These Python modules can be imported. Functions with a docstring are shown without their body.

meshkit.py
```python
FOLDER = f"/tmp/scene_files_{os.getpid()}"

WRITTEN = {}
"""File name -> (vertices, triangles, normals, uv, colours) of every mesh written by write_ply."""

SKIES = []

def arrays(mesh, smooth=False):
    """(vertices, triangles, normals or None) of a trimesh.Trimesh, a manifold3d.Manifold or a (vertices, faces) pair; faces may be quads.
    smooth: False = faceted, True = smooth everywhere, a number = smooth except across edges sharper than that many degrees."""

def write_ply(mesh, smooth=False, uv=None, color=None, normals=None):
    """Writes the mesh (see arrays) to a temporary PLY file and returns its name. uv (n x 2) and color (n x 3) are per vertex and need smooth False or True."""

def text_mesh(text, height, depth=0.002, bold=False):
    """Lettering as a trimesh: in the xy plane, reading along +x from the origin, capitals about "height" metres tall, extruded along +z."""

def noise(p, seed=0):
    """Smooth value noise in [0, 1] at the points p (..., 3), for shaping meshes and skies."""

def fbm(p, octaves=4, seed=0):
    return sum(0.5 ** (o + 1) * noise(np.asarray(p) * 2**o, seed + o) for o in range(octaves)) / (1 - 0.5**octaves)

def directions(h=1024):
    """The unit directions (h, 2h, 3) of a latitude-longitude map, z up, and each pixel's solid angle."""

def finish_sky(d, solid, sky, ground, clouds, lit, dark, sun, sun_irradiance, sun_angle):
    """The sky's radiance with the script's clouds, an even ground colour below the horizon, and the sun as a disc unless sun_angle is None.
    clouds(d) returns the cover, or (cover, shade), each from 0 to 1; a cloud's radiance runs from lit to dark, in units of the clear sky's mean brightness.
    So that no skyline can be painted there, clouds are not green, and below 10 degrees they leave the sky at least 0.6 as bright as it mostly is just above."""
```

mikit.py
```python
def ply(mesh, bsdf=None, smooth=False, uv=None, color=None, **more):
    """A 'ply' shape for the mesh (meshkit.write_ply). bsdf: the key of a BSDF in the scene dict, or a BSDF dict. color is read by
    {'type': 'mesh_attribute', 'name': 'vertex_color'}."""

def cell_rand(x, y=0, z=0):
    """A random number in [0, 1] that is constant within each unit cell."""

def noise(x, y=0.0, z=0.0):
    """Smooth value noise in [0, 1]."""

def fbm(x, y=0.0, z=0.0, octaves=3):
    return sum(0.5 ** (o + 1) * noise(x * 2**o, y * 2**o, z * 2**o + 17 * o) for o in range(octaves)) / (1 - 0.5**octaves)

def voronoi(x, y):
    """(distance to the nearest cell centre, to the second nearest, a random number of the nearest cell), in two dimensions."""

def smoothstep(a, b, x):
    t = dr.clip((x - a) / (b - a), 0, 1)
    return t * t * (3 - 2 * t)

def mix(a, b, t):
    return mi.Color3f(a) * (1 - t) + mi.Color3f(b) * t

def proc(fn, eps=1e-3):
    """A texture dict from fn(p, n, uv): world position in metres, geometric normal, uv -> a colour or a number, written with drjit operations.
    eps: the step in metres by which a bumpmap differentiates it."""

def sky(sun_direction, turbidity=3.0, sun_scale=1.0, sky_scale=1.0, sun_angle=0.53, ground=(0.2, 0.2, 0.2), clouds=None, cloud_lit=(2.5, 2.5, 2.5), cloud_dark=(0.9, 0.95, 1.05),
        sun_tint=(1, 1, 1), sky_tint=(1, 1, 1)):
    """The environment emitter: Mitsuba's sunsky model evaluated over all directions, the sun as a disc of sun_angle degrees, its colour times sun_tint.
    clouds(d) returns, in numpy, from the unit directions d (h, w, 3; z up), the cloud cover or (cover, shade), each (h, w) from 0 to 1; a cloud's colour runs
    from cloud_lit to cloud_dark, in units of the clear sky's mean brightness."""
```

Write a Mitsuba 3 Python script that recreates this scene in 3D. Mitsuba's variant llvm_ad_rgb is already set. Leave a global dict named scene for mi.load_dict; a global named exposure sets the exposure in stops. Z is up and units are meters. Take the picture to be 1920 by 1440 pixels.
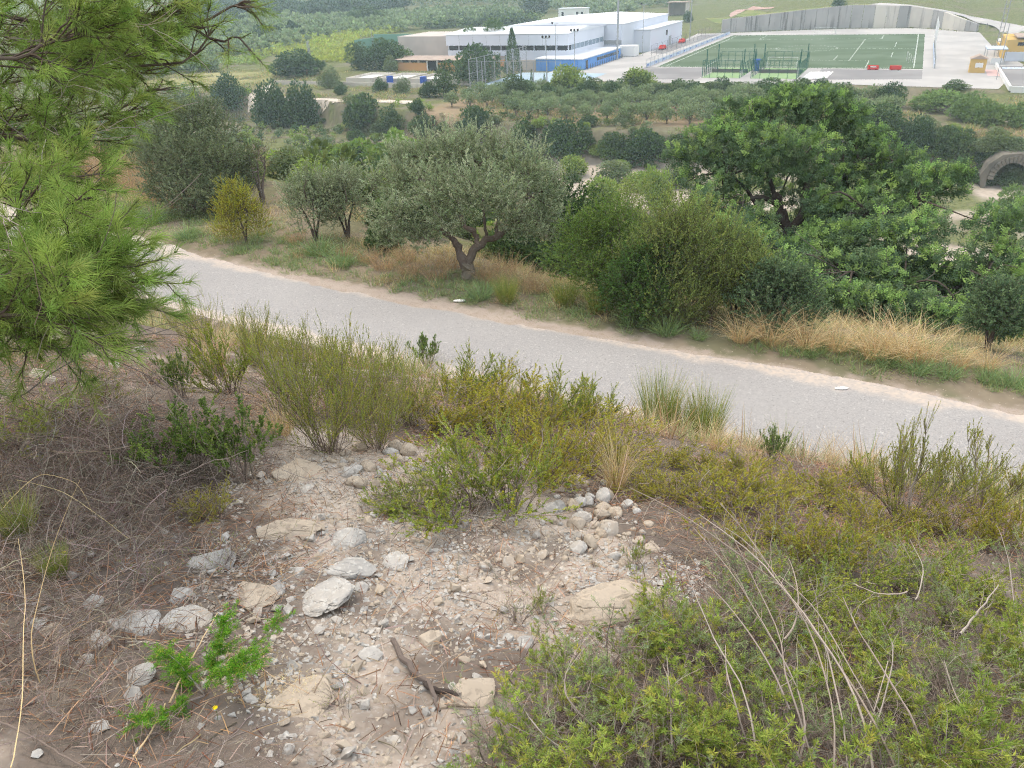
import math
import numpy as np
import trimesh
import drjit as dr
import mitsuba as mi
import mikit
import meshkit
from shapely.geometry import Polygon

T = mi.ScalarTransform4f
scene, labels = {}, {}

# ---------------------------------------------------------------- camera, sky, exposure
EYE_Z = 7.0                      # the eye stands 7 m above the lane (lane = z 0), 1.6 m above the bank
FOCAL, PITCH, ROLL = 1450.0, math.radians(28.0), math.radians(-2.5)
CF = np.array([0, math.cos(PITCH), -math.sin(PITCH)])
_U = np.array([0, math.sin(PITCH), math.cos(PITCH)])
_R = np.array([1.0, 0, 0])
CR = _R * math.cos(ROLL) + _U * math.sin(ROLL)
CU = _U * math.cos(ROLL) - _R * math.sin(ROLL)
EYE = np.array([0, 0, EYE_Z])
scene['camera'] = {
    'type': 'perspective', 'fov': 2 * math.degrees(math.atan(960 / FOCAL)), 'fov_axis': 'x',
    'near_clip': 0.05, 'far_clip': 9000.0,
    'to_world': T().look_at(origin=EYE.tolist(), target=(EYE + CF).tolist(), up=CU.tolist()),
}
exposure = 2.42
scene['sky'] = mikit.sky((-0.25, 0.35, 0.9), turbidity=3, sun_scale=0.3, sun_angle=25, sky_scale=1.0,
                         clouds=lambda d: (np.ones(d.shape[:2]), 0.35 * meshkit.fbm(d * 2.0, 3, 5)),
                         cloud_lit=(3.44, 3.55, 3.80), cloud_dark=(1.84, 1.93, 2.10), ground=(0.16, 0.15, 0.11))


# ---------------------------------------------------------------- helpers
def rgb(r, g, b):
    """sRGB 0..255 to linear."""
    c = np.array([r, g, b]) / 255.0
    return np.where(c <= 0.04045, c / 12.92, ((c + 0.055) / 1.055) ** 2.4)


def numbered(name):
    if name not in scene and name not in labels:
        return name
    k = 1
    while f'{name}_{k:03d}' in scene or f'{name}_{k:03d}' in labels:
        k += 1
    return f'{name}_{k:03d}'


_count = {}


def key_for(name, parent=None):
    base = f'{parent}__{name}' if parent else name
    n = _count.get(base, 0)
    _count[base] = n + 1
    return base if n == 0 else f'{base}_{n:03d}'


def tag(key, label=None, category=None, group=None, kind=None):
    d = {}
    if label: d['label'] = label
    if category: d['category'] = category
    if group: d['group'] = group
    if kind: d['kind'] = kind
    labels[key] = d
    return key


def thing(name, label, category, group=None):
    """The key that the keys of a thing's parts start with."""
    return tag(key_for(name), label, category, group)


def obj(name, mesh, bsdf, parent=None, smooth=False, color=None, **more):
    key = key_for(name, parent)
    scene[key] = mikit.ply(mesh, bsdf, smooth=smooth, color=color, **more)
    return key


def solo(name, mesh, bsdf, label, category, group=None, smooth=False, color=None):
    return tag(obj(name, mesh, bsdf, None, smooth, color), label, category, group)


def struct(name, mesh, bsdf, smooth=False, color=None):
    k = obj(name, mesh, bsdf, None, smooth, color)
    return tag(k, kind='structure')


def ray(px, py):
    """Direction of sight through a point of the 1920 x 1440 picture (one unit of depth)."""
    return CF + ((px - 960) / FOCAL) * CR - ((py - 720) / FOCAL) * CU


def at(px, py, z):
    d = ray(px, py)
    return EYE + d * ((z - EYE_Z) / d[2])


def deep(px, py, t):
    return EYE + ray(px, py) * t


class Soup:
    """Collects triangles with a colour per vertex."""

    def __init__(self):
        self.v, self.f, self.c, self.n = [], [], [], 0

    def add(self, v, f, c):
        v = np.asarray(v, float).reshape(-1, 3)
        c = np.asarray(c, float)
        if c.ndim == 1:
            c = np.broadcast_to(c, v.shape)
        self.v.append(v); self.c.append(np.clip(c, 0.002, 0.95)); self.f.append(np.asarray(f, int).reshape(-1, 3) + self.n)
        self.n += len(v)
        return self

    def tris(self):
        return sum(len(x) for x in self.f)

    def mesh(self):
        return np.vstack(self.v), np.vstack(self.f), np.vstack(self.c)

    def shape(self, bsdf, smooth=False):
        v, f, c = self.mesh()
        return mikit.ply((v, f), bsdf, smooth=smooth, color=c)

    def put(self, name, bsdf, parent=None, smooth=False):
        key = key_for(name, parent)
        scene[key] = self.shape(bsdf, smooth)
        return key


def unit(a):
    return a / np.maximum(np.linalg.norm(a, axis=-1, keepdims=True), 1e-9)


def rand_dirs(rng, n):
    return unit(rng.normal(size=(n, 3)))


def any_perp(d, rng=None):
    a = rand_dirs(rng, len(d)) if rng is not None else np.where(np.abs(d[:, 2:]) < 0.9, [[0, 0, 1.0]], [[1.0, 0, 0]])
    return unit(np.cross(d, a))


def tubes(soup, P, Rad, col, sides=3):
    """N polylines P (N,K,3) as tapered tubes with radii Rad (N,K); col (N,3) or (3,)."""
    P = np.asarray(P, float)
    N, K = P.shape[:2]
    if N == 0: return
    Rad = np.broadcast_to(Rad, (N, K))
    t = unit(np.gradient(P, axis=1))
    whole = np.abs(unit(P[:, -1] - P[:, 0]) + 1e-6)
    ref = np.eye(3)[np.argmin(whole, axis=1)][:, None]          # one reference axis for each line, so that its tube never twists
    a = np.cross(t, ref)
    a = unit(a)
    b = np.cross(t, a)
    ang = np.arange(sides) * 2 * np.pi / sides
    v = P[:, :, None] + Rad[:, :, None, None] * (np.cos(ang)[:, None] * a[:, :, None] + np.sin(ang)[:, None] * b[:, :, None])
    i, k, s = np.meshgrid(np.arange(N), np.arange(K - 1), np.arange(sides), indexing='ij')
    q = lambda kk, ss: (i * K + kk) * sides + ss % sides
    f = np.stack([q(k, s), q(k, s + 1), q(k + 1, s + 1), q(k, s), q(k + 1, s + 1), q(k + 1, s)], -1).reshape(-1, 3)
    c = np.broadcast_to(np.asarray(col, float).reshape(-1, 1, 1, 3) if np.ndim(col) == 2 else np.asarray(col, float), (N, K, sides, 3)).reshape(-1, 3)
    soup.add(v.reshape(-1, 3), f, c)


def strips(soup, P, W, side, col):
    """Flat tapered strips along polylines P (N,K,3), half widths W (N,K), side vectors (N,3). The last point is a tip."""
    P = np.asarray(P, float)
    N, K = P.shape[:2]
    if N == 0: return
    W = np.broadcast_to(W, (N, K))
    s = side[:, None] * W[..., None]
    v = np.stack([P[:, :-1] - s[:, :-1], P[:, :-1] + s[:, :-1]], 2).reshape(N, -1, 3)
    v = np.concatenate([v, P[:, -1:]], 1)
    M = v.shape[1]
    f = []
    for k in range(K - 2):
        f += [[2 * k, 2 * k + 1, 2 * k + 3], [2 * k, 2 * k + 3, 2 * k + 2]]
    f.append([2 * K - 4, 2 * K - 3, 2 * K - 2])
    f = (np.array(f)[None] + (np.arange(N) * M)[:, None, None]).reshape(-1, 3)
    c = np.repeat(col, M, axis=0) if np.ndim(col) == 2 else col
    soup.add(v.reshape(-1, 3), f, c)


def leaves(soup, pos, d, nrm, L, W, col, fold=0.25, wide=0.45):
    """Diamond leaves (2 triangles, folded along the midrib)."""
    N = len(pos)
    if N == 0: return
    L = np.broadcast_to(L, N)[:, None]; W = np.broadcast_to(W, N)[:, None]
    side = unit(np.cross(d, nrm))
    up = np.cross(side, d)
    m = pos + d * L * wide
    v = np.stack([pos, m + side * W + up * W * fold, pos + d * L, m - side * W + up * W * fold], 1)
    f = (np.array([[0, 1, 2], [0, 2, 3]])[None] + (np.arange(N) * 4)[:, None, None]).reshape(-1, 3)
    soup.add(v.reshape(-1, 3), f, np.repeat(col, 4, axis=0) if np.ndim(col) == 2 else col)


def pick(rng, palette, n, jit=0.12, weights=None):
    """n colours drawn from a palette with a little variation."""
    pal = np.asarray(palette, float)
    i = rng.choice(len(pal), n, p=weights)
    j = rng.choice(len(pal), n, p=weights)
    a = rng.random((n, 1)) * 0.5
    c = pal[i] * (1 - a) + pal[j] * a
    return c * (1 + jit * rng.normal(size=(n, 1))) * (1 + 0.3 * jit * rng.normal(size=(n, 3)))


def grow(rng, base, d0, length, K, wander=0.15, tropism=(0, 0, 0.0)):
    """Polylines (N,K,3) from base points in directions d0 with random wander and a pull towards 'tropism'."""
    N = len(base)
    P = np.zeros((N, K, 3)); P[:, 0] = base
    d = unit(np.asarray(d0, float)).copy()
    step = (np.broadcast_to(length, N) / (K - 1))[:, None]
    for k in range(1, K):
        d = unit(d + wander * rng.normal(size=(N, 3)) + np.asarray(tropism))
        P[:, k] = P[:, k - 1] + d * step
    return P


def sprout(rng, P, n, t0=0.2, t1=1.0, angle=0.7, power=1.0):
    """n points on the polylines P with directions leaving them: (positions, directions, tangent, parent, t)."""
    N, K = P.shape[:2]
    i = rng.integers(0, N, n)
    t = t0 + (t1 - t0) * rng.random(n) ** power
    x = t * (K - 1)
    k = np.minimum(x.astype(int), K - 2)
    fr = (x - k)[:, None]
    a, b = P[i, k], P[i, k + 1]
    tan = unit(b - a)
    per = any_perp(tan, rng)
    ang = angle * (0.6 + 0.8 * rng.random(n))[:, None]
    return a + (b - a) * fr, unit(tan * np.cos(ang) + per * np.sin(ang)), tan, i, t


def grid_mesh(X, Y, Z):
    ny, nx = X.shape
    v = np.stack([X, Y, Z], -1).reshape(-1, 3)
    i = np.arange(ny * nx).reshape(ny, nx)
    a, b, c, d = i[:-1, :-1], i[:-1, 1:], i[1:, 1:], i[1:, :-1]
    f = np.stack([np.stack([a, b, c], -1), np.stack([a, c, d], -1)], 2).reshape(-1, 3)
    return v, f


def boxm(x0, x1, y0, y1, z0, z1):
    m = trimesh.creation.box(extents=(x1 - x0, y1 - y0, z1 - z0))
    m.apply_translation(((x0 + x1) / 2, (y0 + y1) / 2, (z0 + z1) / 2))
    return m


def prism(pts, z0, z1):
    m = trimesh.creation.extrude_polygon(Polygon(pts), z1 - z0, engine='earcut')
    m.apply_translation((0, 0, z0))
    return m


def cat(*ms):
    return trimesh.util.concatenate([m if isinstance(m, trimesh.Trimesh) else trimesh.Trimesh(m[0], m[1], process=False) for m in ms])


# ---------------------------------------------------------------- the lie of the land
NX, NY = 0.5175, 0.8557            # across the lane, towards the valley
LANE = 14.0                        # distance of the lane's far edge from the eye, measured across
LANE_W = 2.85
_eu = np.array([-40, -20, -13, -8.4, -4.2, -1.0, 2.2, 5.0, 8.0, 10.5, 40])
_ee = np.array([2.2, 1.2, 0.55, -0.15, -0.33, -0.33, -0.12, 0.08, 0.2, 0.15, 0.1])


def lane_uv(x, y):
    u = NY * x - NX * y
    s = NX * x + NY * y - LANE
    return u, s - np.interp(u + 8.2, _eu, _ee)


_g = np.array([-60, -6, 0, 2.5, 5.0, 7.0, 9.0, 10.5, 11.1, 11.35, 14.0, 15.2, 16.5, 18.0])
_z = np.array([23, 7.0, 5.38, 4.68, 3.66, 2.28, 0.98, 0.20, 0.03, 0.0, 0.0, 0.03, -0.12, -0.55])
from scipy.interpolate import PchipInterpolator
_near = PchipInterpolator(_g, _z)

FA = np.array([42.5, 226.3]); E1 = np.array([0.895, -0.446]); E2 = np.array([0.446, 0.895])   # the sports ground's corner and axes
Z_FIELD, Z_GROVE, Z_RIVER = -17.6, -18.6, -24.0


def pitch_uv(x, y):
    return (x - FA[0]) * E1[0] + (y - FA[1]) * E1[1], (x - FA[0]) * E2[0] + (y - FA[1]) * E2[1]


def W2(u, v):
    """Sports ground coordinates to the world's x, y."""
    return FA + u * E1 + v * E2


_bu = np.array([-600, -300, -127, -64, -23, 7, 48, 64, 80, 120, 300, 600])
_bv = np.array([60, 0, -55, -64, -76, -85, -83, -76, -83, -90, -110, -160])


_wu = np.array([-30, -14, -7, 6, 21, 40, 60, 70, 75, 82, 95, 130, 400])
_wv = np.array([112, 117, 120, 126.6, 133, 138.5, 138.4, 131.5, 121, 115, 100, 92, 60])
_wh = np.array([0, 0.0, 4.4, 5.4, 6.6, 7.9, 7.0, 5.6, 4.2, 2.0, 1.0, 1.0, 1.0])


def sstep(a, b, x):
    t = np.clip((x - a) / (b - a), 0, 1)
    return t * t * (3 - 2 * t)


def ground(x, y, fine=True):
    x = np.asarray(x, float); y = np.asarray(y, float)
    u, s = lane_uv(x, y)
    g = s + LANE
    bench = np.clip((-u - 10) * 0.45, 0, 5)
    gg = np.where(g > 15.2, np.maximum(15.2, g - bench), g)
    z = np.where(gg < 18, _near(np.clip(gg, -60, 18)), -0.55 - 0.335 * (gg - 18))
    if np.any(g > 16.5):
        p = np.stack([x, y, 0 * x], -1)
        away = sstep(17, 30, g)
        z = z + away * (1.6 * (meshkit.fbm(p / 14.0, 3, 3) - 0.5) + 0.5 * (meshkit.fbm(p / 3.0, 3, 8) - 0.5))
        bed = Z_RIVER + 0.5 * (meshkit.fbm(p / 6.0, 3, 4) - 0.5)
        z = np.where(g > 20, np.logaddexp(z * 1.2, bed * 1.2) / 1.2, z)
        pu, pv = pitch_uv(x, y)
        D = pv - np.interp(pu, _bu, _bv)
        D = D + 2.2 * (meshkit.fbm(p / 9.0, 2, 6) - 0.5)
        bank = sstep(-3.0, 0.8, D)
        z_lower = Z_GROVE + 0.35 * (meshkit.fbm(p / 8.0, 2, 7) - 0.5)
        z_up = np.where(pu > -10, Z_FIELD, -18.0)
        terrace = sstep(-36, -30, pv)
        z_p = z_lower + (z_up - z_lower) * terrace
        far = np.hypot(x, y)
        z_p = z_p + np.clip(far - 345, 0, None) * 0.02 * sstep(20, -60, pu - 0.1 * pv) + np.clip(far - 900, 0, None) * 0.05
        # the raised ground behind the retaining wall of the football pitch
        back = pv - np.interp(pu, _wu, _wv)
        z_p = z_p + sstep(3.0, 6.5, back) * np.interp(pu, _wu, _wh) + 0.035 * np.clip(back - 6, 0, 260) * sstep(-25, 5, pu)
        z = np.where(g > 25, z * (1 - bank) + z_p * bank, z)
    # rough ground close to the eye
    if fine and np.any(g < 40):
        q = np.stack([x, y, 0 * x], -1)
        rough = (0.16 * (meshkit.fbm(q / 1.1, 3, 11) - 0.5) + 0.03 * (meshkit.fbm(q / 0.16, 3, 12) - 0.5)) * sstep(11.2, 10.2, g) * sstep(40, 20, np.abs(u))
        rough = rough + 0.06 * (meshkit.fbm(q / 0.4, 3, 13) - 0.5) * sstep(14.15, 14.6, g) * sstep(40, 20, np.abs(u))
        z = z + rough
    return z


def spot(px, py, near=0.5, far=1500.0, first=170):
    """Where the line of sight through a picture point meets the ground."""
    d = ray(px, py)
    t = np.geomspace(near, far, first)
    for n in (40, 30):
        P = EYE + d * t[:, None]
        h = P[:, 2] - ground(P[:, 0], P[:, 1])
        k = int(np.argmax(h < 0)) if (h < 0).any() else len(t) - 1
        k = max(k, 1)
        a, b = t[k - 1], t[k]
        if n == 30:
            f = np.clip(h[k - 1] / max(h[k - 1] - h[k], 1e-9), 0, 1)
            return EYE + d * (a + (b - a) * f)
        t = np.linspace(a, b, n)


def picture(P):
    w = np.asarray(P, float) - EYE
    z = w @ CF
    return 960 + FOCAL * (w @ CR) / z, 720 - FOCAL * (w @ CU) / z


def height_for(p, hp):
    """Height of an upright thing at p whose top stands hp picture points above its foot."""
    y0 = picture(p)[1]
    lo, hi = 0.0, 40.0
    for _ in range(40):
        m = (lo + hi) / 2
        q = p + np.array([0, 0, m])
        if (q - EYE) @ CF > 0.3 and y0 - picture(q)[1] < hp: lo = m
        else: hi = m
    return (lo + hi) / 2


def on_ground(x, y):
    return np.array([x, y, float(ground(x, y))])
# ---------------------------------------------------------------- materials
VC = {'type': 'mesh_attribute', 'name': 'vertex_color'}
scene['mat_leaf'] = {'type': 'principledthin', 'base_color': VC, 'roughness': 0.5, 'diff_trans': 0.55, 'spec_trans': 0.0, 'eta': 1.4}
scene['mat_wood'] = {'type': 'twosided', 'bsdf': {'type': 'diffuse', 'reflectance': VC}}
scene['mat_plain'] = {'type': 'twosided', 'bsdf': {'type': 'diffuse', 'reflectance': VC}}


def stone_colour(p, n, uv):
    a = mikit.fbm(p.x * 9, p.y * 9, p.z * 9, 4)
    b = mikit.fbm(p.x * 60 + 7, p.y * 60, p.z * 60, 3)
    c = mikit.noise(p.x * 2.1 + 3, p.y * 2.1, p.z * 2.1)
    col = mikit.mix((0.44, 0.42, 0.39), (0.45, 0.385, 0.315), mikit.smoothstep(0.45, 0.75, c))
    col = mikit.mix(col, (0.27, 0.265, 0.255), mikit.smoothstep(0.52, 0.74, a) * 0.7)
    return mikit.mix(col, (0.56, 0.55, 0.52), mikit.smoothstep(0.52, 0.72, b) * 0.6)


scene['mat_stone'] = {'type': 'bumpmap', 'arbitrary': mikit.proc(lambda p, n, uv: mikit.fbm(p.x * 40, p.y * 40, p.z * 40, 4) * 0.006, 2e-3),
                      'bsdf': {'type': 'diffuse', 'reflectance': mikit.proc(stone_colour)}}


def stone_warm(p, n, uv):
    b = mikit.fbm(p.x * 45 + 7, p.y * 45, p.z * 45, 3)
    a = mikit.fbm(p.x * 8, p.y * 8, p.z * 8, 3)
    col = mikit.mix((0.46, 0.38, 0.29), (0.42, 0.37, 0.31), a)
    return mikit.mix(col, (0.30, 0.25, 0.20), mikit.smoothstep(0.52, 0.75, b) * 0.7)


scene['mat_stone_warm'] = {'type': 'bumpmap', 'arbitrary': mikit.proc(lambda p, n, uv: mikit.fbm(p.x * 50, p.y * 50, p.z * 50, 3) * 0.003, 2e-3),
                           'bsdf': {'type': 'diffuse', 'reflectance': mikit.proc(stone_warm)}}

scene['mat_paper'] = {'type': 'twosided', 'bsdf': {'type': 'diffuse', 'reflectance': {'type': 'rgb', 'value': [0.78, 0.77, 0.74]}}}
# leaf palettes (linear albedo)
P_ROSE = [rgb(130, 153, 71), rgb(147, 168, 78), rgb(111, 136, 68), rgb(168, 179, 90), rgb(185, 175, 87)]
P_HEATH = [rgb(164, 168, 62), rgb(184, 180, 64), rgb(146, 158, 64), rgb(192, 176, 74), rgb(158, 146, 80)]
P_BROOM = [rgb(152, 164, 80), rgb(134, 150, 74), rgb(172, 176, 86), rgb(180, 170, 110)]
P_DARK = [rgb(98, 124, 68), rgb(112, 138, 74), rgb(130, 150, 78), rgb(88, 112, 66)]
P_TWIG = [rgb(150, 138, 128), rgb(128, 116, 106), rgb(172, 160, 150), rgb(112, 98, 90)]
P_STRAW = [rgb(223, 202, 156), rgb(206, 181, 135), rgb(235, 218, 181), rgb(189, 160, 116)]
P_RUST = [rgb(178, 152, 122), rgb(160, 134, 106), rgb(196, 172, 140)]
P_GRASS = [rgb(146, 162, 100), rgb(128, 148, 94), rgb(164, 174, 116), rgb(172, 168, 120)]
P_BLUEGRASS = [rgb(140, 166, 116), rgb(122, 152, 108), rgb(158, 178, 128)]
P_OLIVE = [rgb(153, 168, 127), rgb(132, 149, 110), rgb(177, 188, 151), rgb(117, 134, 95), rgb(197, 205, 173)]
P_CAROB = [rgb(110, 134, 96), rgb(96, 120, 88), rgb(127, 148, 105), rgb(85, 107, 81)]
P_CAROB_TIP = [rgb(172, 200, 112), rgb(154, 186, 104), rgb(138, 170, 98)]
P_PINE = [rgb(139, 168, 83), rgb(121, 150, 74), rgb(159, 186, 96), rgb(108, 134, 69), rgb(175, 186, 108)]
P_BARK = [rgb(92, 82, 74), rgb(78, 68, 62), rgb(108, 98, 90)]


# ---------------------------------------------------------------- plants
def woody_shrub(rng, h=0.5, r=0.4, n_stem=14, n_branch=140, branch=0.16, n_leaf=36, L=0.022, W=0.0016, pal=P_ROSE, leaf_angle=0.75,
                lean=0.8, up=0.12, dead=0.1, stem_r=0.0035, n_dead=25, tip_weight=1.0, t0=0.3):
    """(wood, foliage): stems from one foot, side shoots pulled upward, narrow leaves round every shoot."""
    wood, fol = Soup(), Soup()
    az = rng.random(n_stem) * 2 * np.pi
    base = np.stack([np.cos(az), np.sin(az), 0 * az], 1) * (r * 0.25 * rng.random(n_stem) ** 0.5)[:, None]
    tilt = lean * rng.random(n_stem) ** 0.7
    d0 = np.stack([np.cos(az) * np.sin(tilt), np.sin(az) * np.sin(tilt), np.cos(tilt)], 1)
    ln = h * (0.65 + 0.45 * rng.random(n_stem)) * (1 + 0.25 * tilt)
    S = grow(rng, base, d0, ln, 7, 0.16, (0, 0, 0.05))
    S[:, 0, 2] -= 0.05
    tubes(wood, S, stem_r * np.linspace(1.3, 0.5, 7)[None] * (0.6 + 0.8 * rng.random((n_stem, 1))), pick(rng, P_TWIG, n_stem))
    p, d, tan, i, t = sprout(rng, S, n_branch, t0, 1.0, 0.7, 0.8)
    d = unit(d + np.array([0, 0, up * 4]))
    B = grow(rng, p, d, branch * (0.5 + rng.random(n_branch)), 5, 0.12, (0, 0, up))
    tubes(wood, B, stem_r * 0.42 * np.linspace(1, 0.45, 5)[None], pick(rng, P_TWIG, n_branch))
    alive = B[rng.random(len(B)) > dead]
    if n_leaf:
        q, ld, lt, li, tt = sprout(rng, alive, len(alive) * n_leaf, 0.18, 1.0, leaf_angle, 1.0 / (1 + tip_weight * 0.5))
        n = len(q)
        branch_col = pick(rng, pal, len(alive), 0.16)
        col = branch_col[li] * 0.6 + 0.4 * pick(rng, pal, n, 0.1)
        leaves(fol, q, unit(ld + [0, 0, 0.15]), rand_dirs(rng, n), L * (0.6 + 0.6 * rng.random(n)), W * (0.8 + 0.5 * rng.random(n)), col)
    if n_dead:
        az = rng.random(n_dead) * 2 * np.pi
        tl = 0.5 + 0.9 * rng.random(n_dead)
        dd = np.stack([np.cos(az) * np.sin(tl), np.sin(az) * np.sin(tl), np.cos(tl)], 1)
        D = grow(rng, base[rng.integers(0, n_stem, n_dead)], dd, r * (0.5 + 0.8 * rng.random(n_dead)), 6, 0.22)
        tubes(wood, D, 0.0018 * np.linspace(1, 0.4, 6)[None], pick(rng, P_TWIG, n_dead))
        p, d, *_ = sprout(rng, D, n_dead * 4, 0.3, 1, 0.7)
        D2 = grow(rng, p, d, 0.1 * (0.5 + rng.random(len(p))), 4, 0.2)
        tubes(wood, D2, 0.0009 * np.linspace(1, 0.5, 4)[None], pick(rng, P_TWIG, len(p)))
    return wood, fol


def grass_tuft(rng, n=160, h=0.25, r=0.06, w=0.002, lean=0.7, droop=0.16, pal=P_GRASS, K=5, heads=0.0):
    s = Soup()
    az = rng.random(n) * 2 * np.pi
    base = np.stack([np.cos(az), np.sin(az), 0 * az], 1) * (r * rng.random(n) ** 0.5)[:, None]
    az2 = az + rng.normal(size=n) * 0.7
    tl = lean * rng.random(n) ** 0.8
    d = np.stack([np.cos(az2) * np.sin(tl), np.sin(az2) * np.sin(tl), np.cos(tl)], 1)
    P = np.zeros((n, K, 3)); P[:, 0] = base; P[:, 0, 2] -= 0.02
    out = np.stack([np.cos(az2), np.sin(az2), 0 * az2], 1)
    ln = h * (0.45 + 0.75 * rng.random(n))
    for k in range(1, K):
        d = unit(d + droop * out * (k / K) - np.array([0, 0, droop * 0.8 * k / K]) + 0.05 * rng.normal(size=(n, 3)))
        P[:, k] = P[:, k - 1] + d * (ln / (K - 1))[:, None]
    strips(s, P, w * np.linspace(1, 0.5, K)[None] * (0.7 + 0.6 * rng.random((n, 1))), unit(np.cross(rand_dirs(rng, n), [0, 0, 1.0])), pick(rng, pal, n, 0.14))
    m = int(n * heads)
    if m:
        i = rng.choice(n, m, replace=False)
        q, dd, *_ = sprout(rng, P[i][:, -3:], m * 10, 0.0, 1.0, 0.35)
        leaves(s, q, dd, rand_dirs(rng, len(q)), 0.03 * (0.5 + rng.random(len(q))), 0.0012, pick(rng, P_STRAW, len(q)))
    return s


def dead_tangle(rng, n=60, r=0.5, h=0.25, twig=0.45, rad=0.0016, pal=P_TWIG, sub=5, flat=0.35):
    s = Soup()
    a = rng.random(n) * 2 * np.pi
    rr = r * rng.random(n) ** 0.5
    base = np.stack([rr * np.cos(a), rr * np.sin(a), h * rng.random(n) ** 1.5 * (1 - rr / r * 0.7)], 1)
    d = rand_dirs(rng, n); d[:, 2] = np.abs(d[:, 2]) * flat + 0.05
    P = grow(rng, base, d, twig * (0.4 + 0.8 * rng.random(n)), 7, 0.2, (0, 0, -0.02))
    P[..., 2] = np.maximum(P[..., 2], 0.0)
    tubes(s, P, rad * np.linspace(1.2, 0.5, 7)[None] * (0.6 + 0.9 * rng.random((n, 1))), pick(rng, pal, n, 0.2))
    q, dd, *_ = sprout(rng, P, n * sub, 0.15, 1, 0.7)
    B = grow(rng, q, dd, twig * 0.35 * (0.3 + rng.random(len(q))), 5, 0.2, (0, 0, -0.02))
    B[..., 2] = np.maximum(B[..., 2], 0.0)
    tubes(s, B, rad * 0.5 * np.linspace(1, 0.5, 5)[None], pick(rng, pal, len(q), 0.2))
    return s


def in_ellipsoid(rng, n, shell=0.5):
    d = rand_dirs(rng, n)
    return d * (1 - shell * rng.random(n) ** 1.3)[:, None], d


def limbs(soup, rng, paths, sides=7, col=P_BARK, K=10):
    """Smooth tapered limbs: each path is (points, radius at start, radius at end)."""
    for pts, r0, r1 in paths:
        pts = np.asarray(pts, float)
        tt = np.linspace(0, 1, len(pts)); x = np.linspace(0, 1, K)
        c = np.stack([PchipInterpolator(tt, pts[:, k])(x) for k in range(3)], 1)
        c[1:-1] += rng.normal(size=(K - 2, 3)) * r0 * 0.22
        rad = np.linspace(r0, r1, K) * (1 + 0.13 * rng.normal(size=K))
        tubes(soup, c[None], rad[None], pick(rng, col, 1, 0.05), sides)


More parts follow.
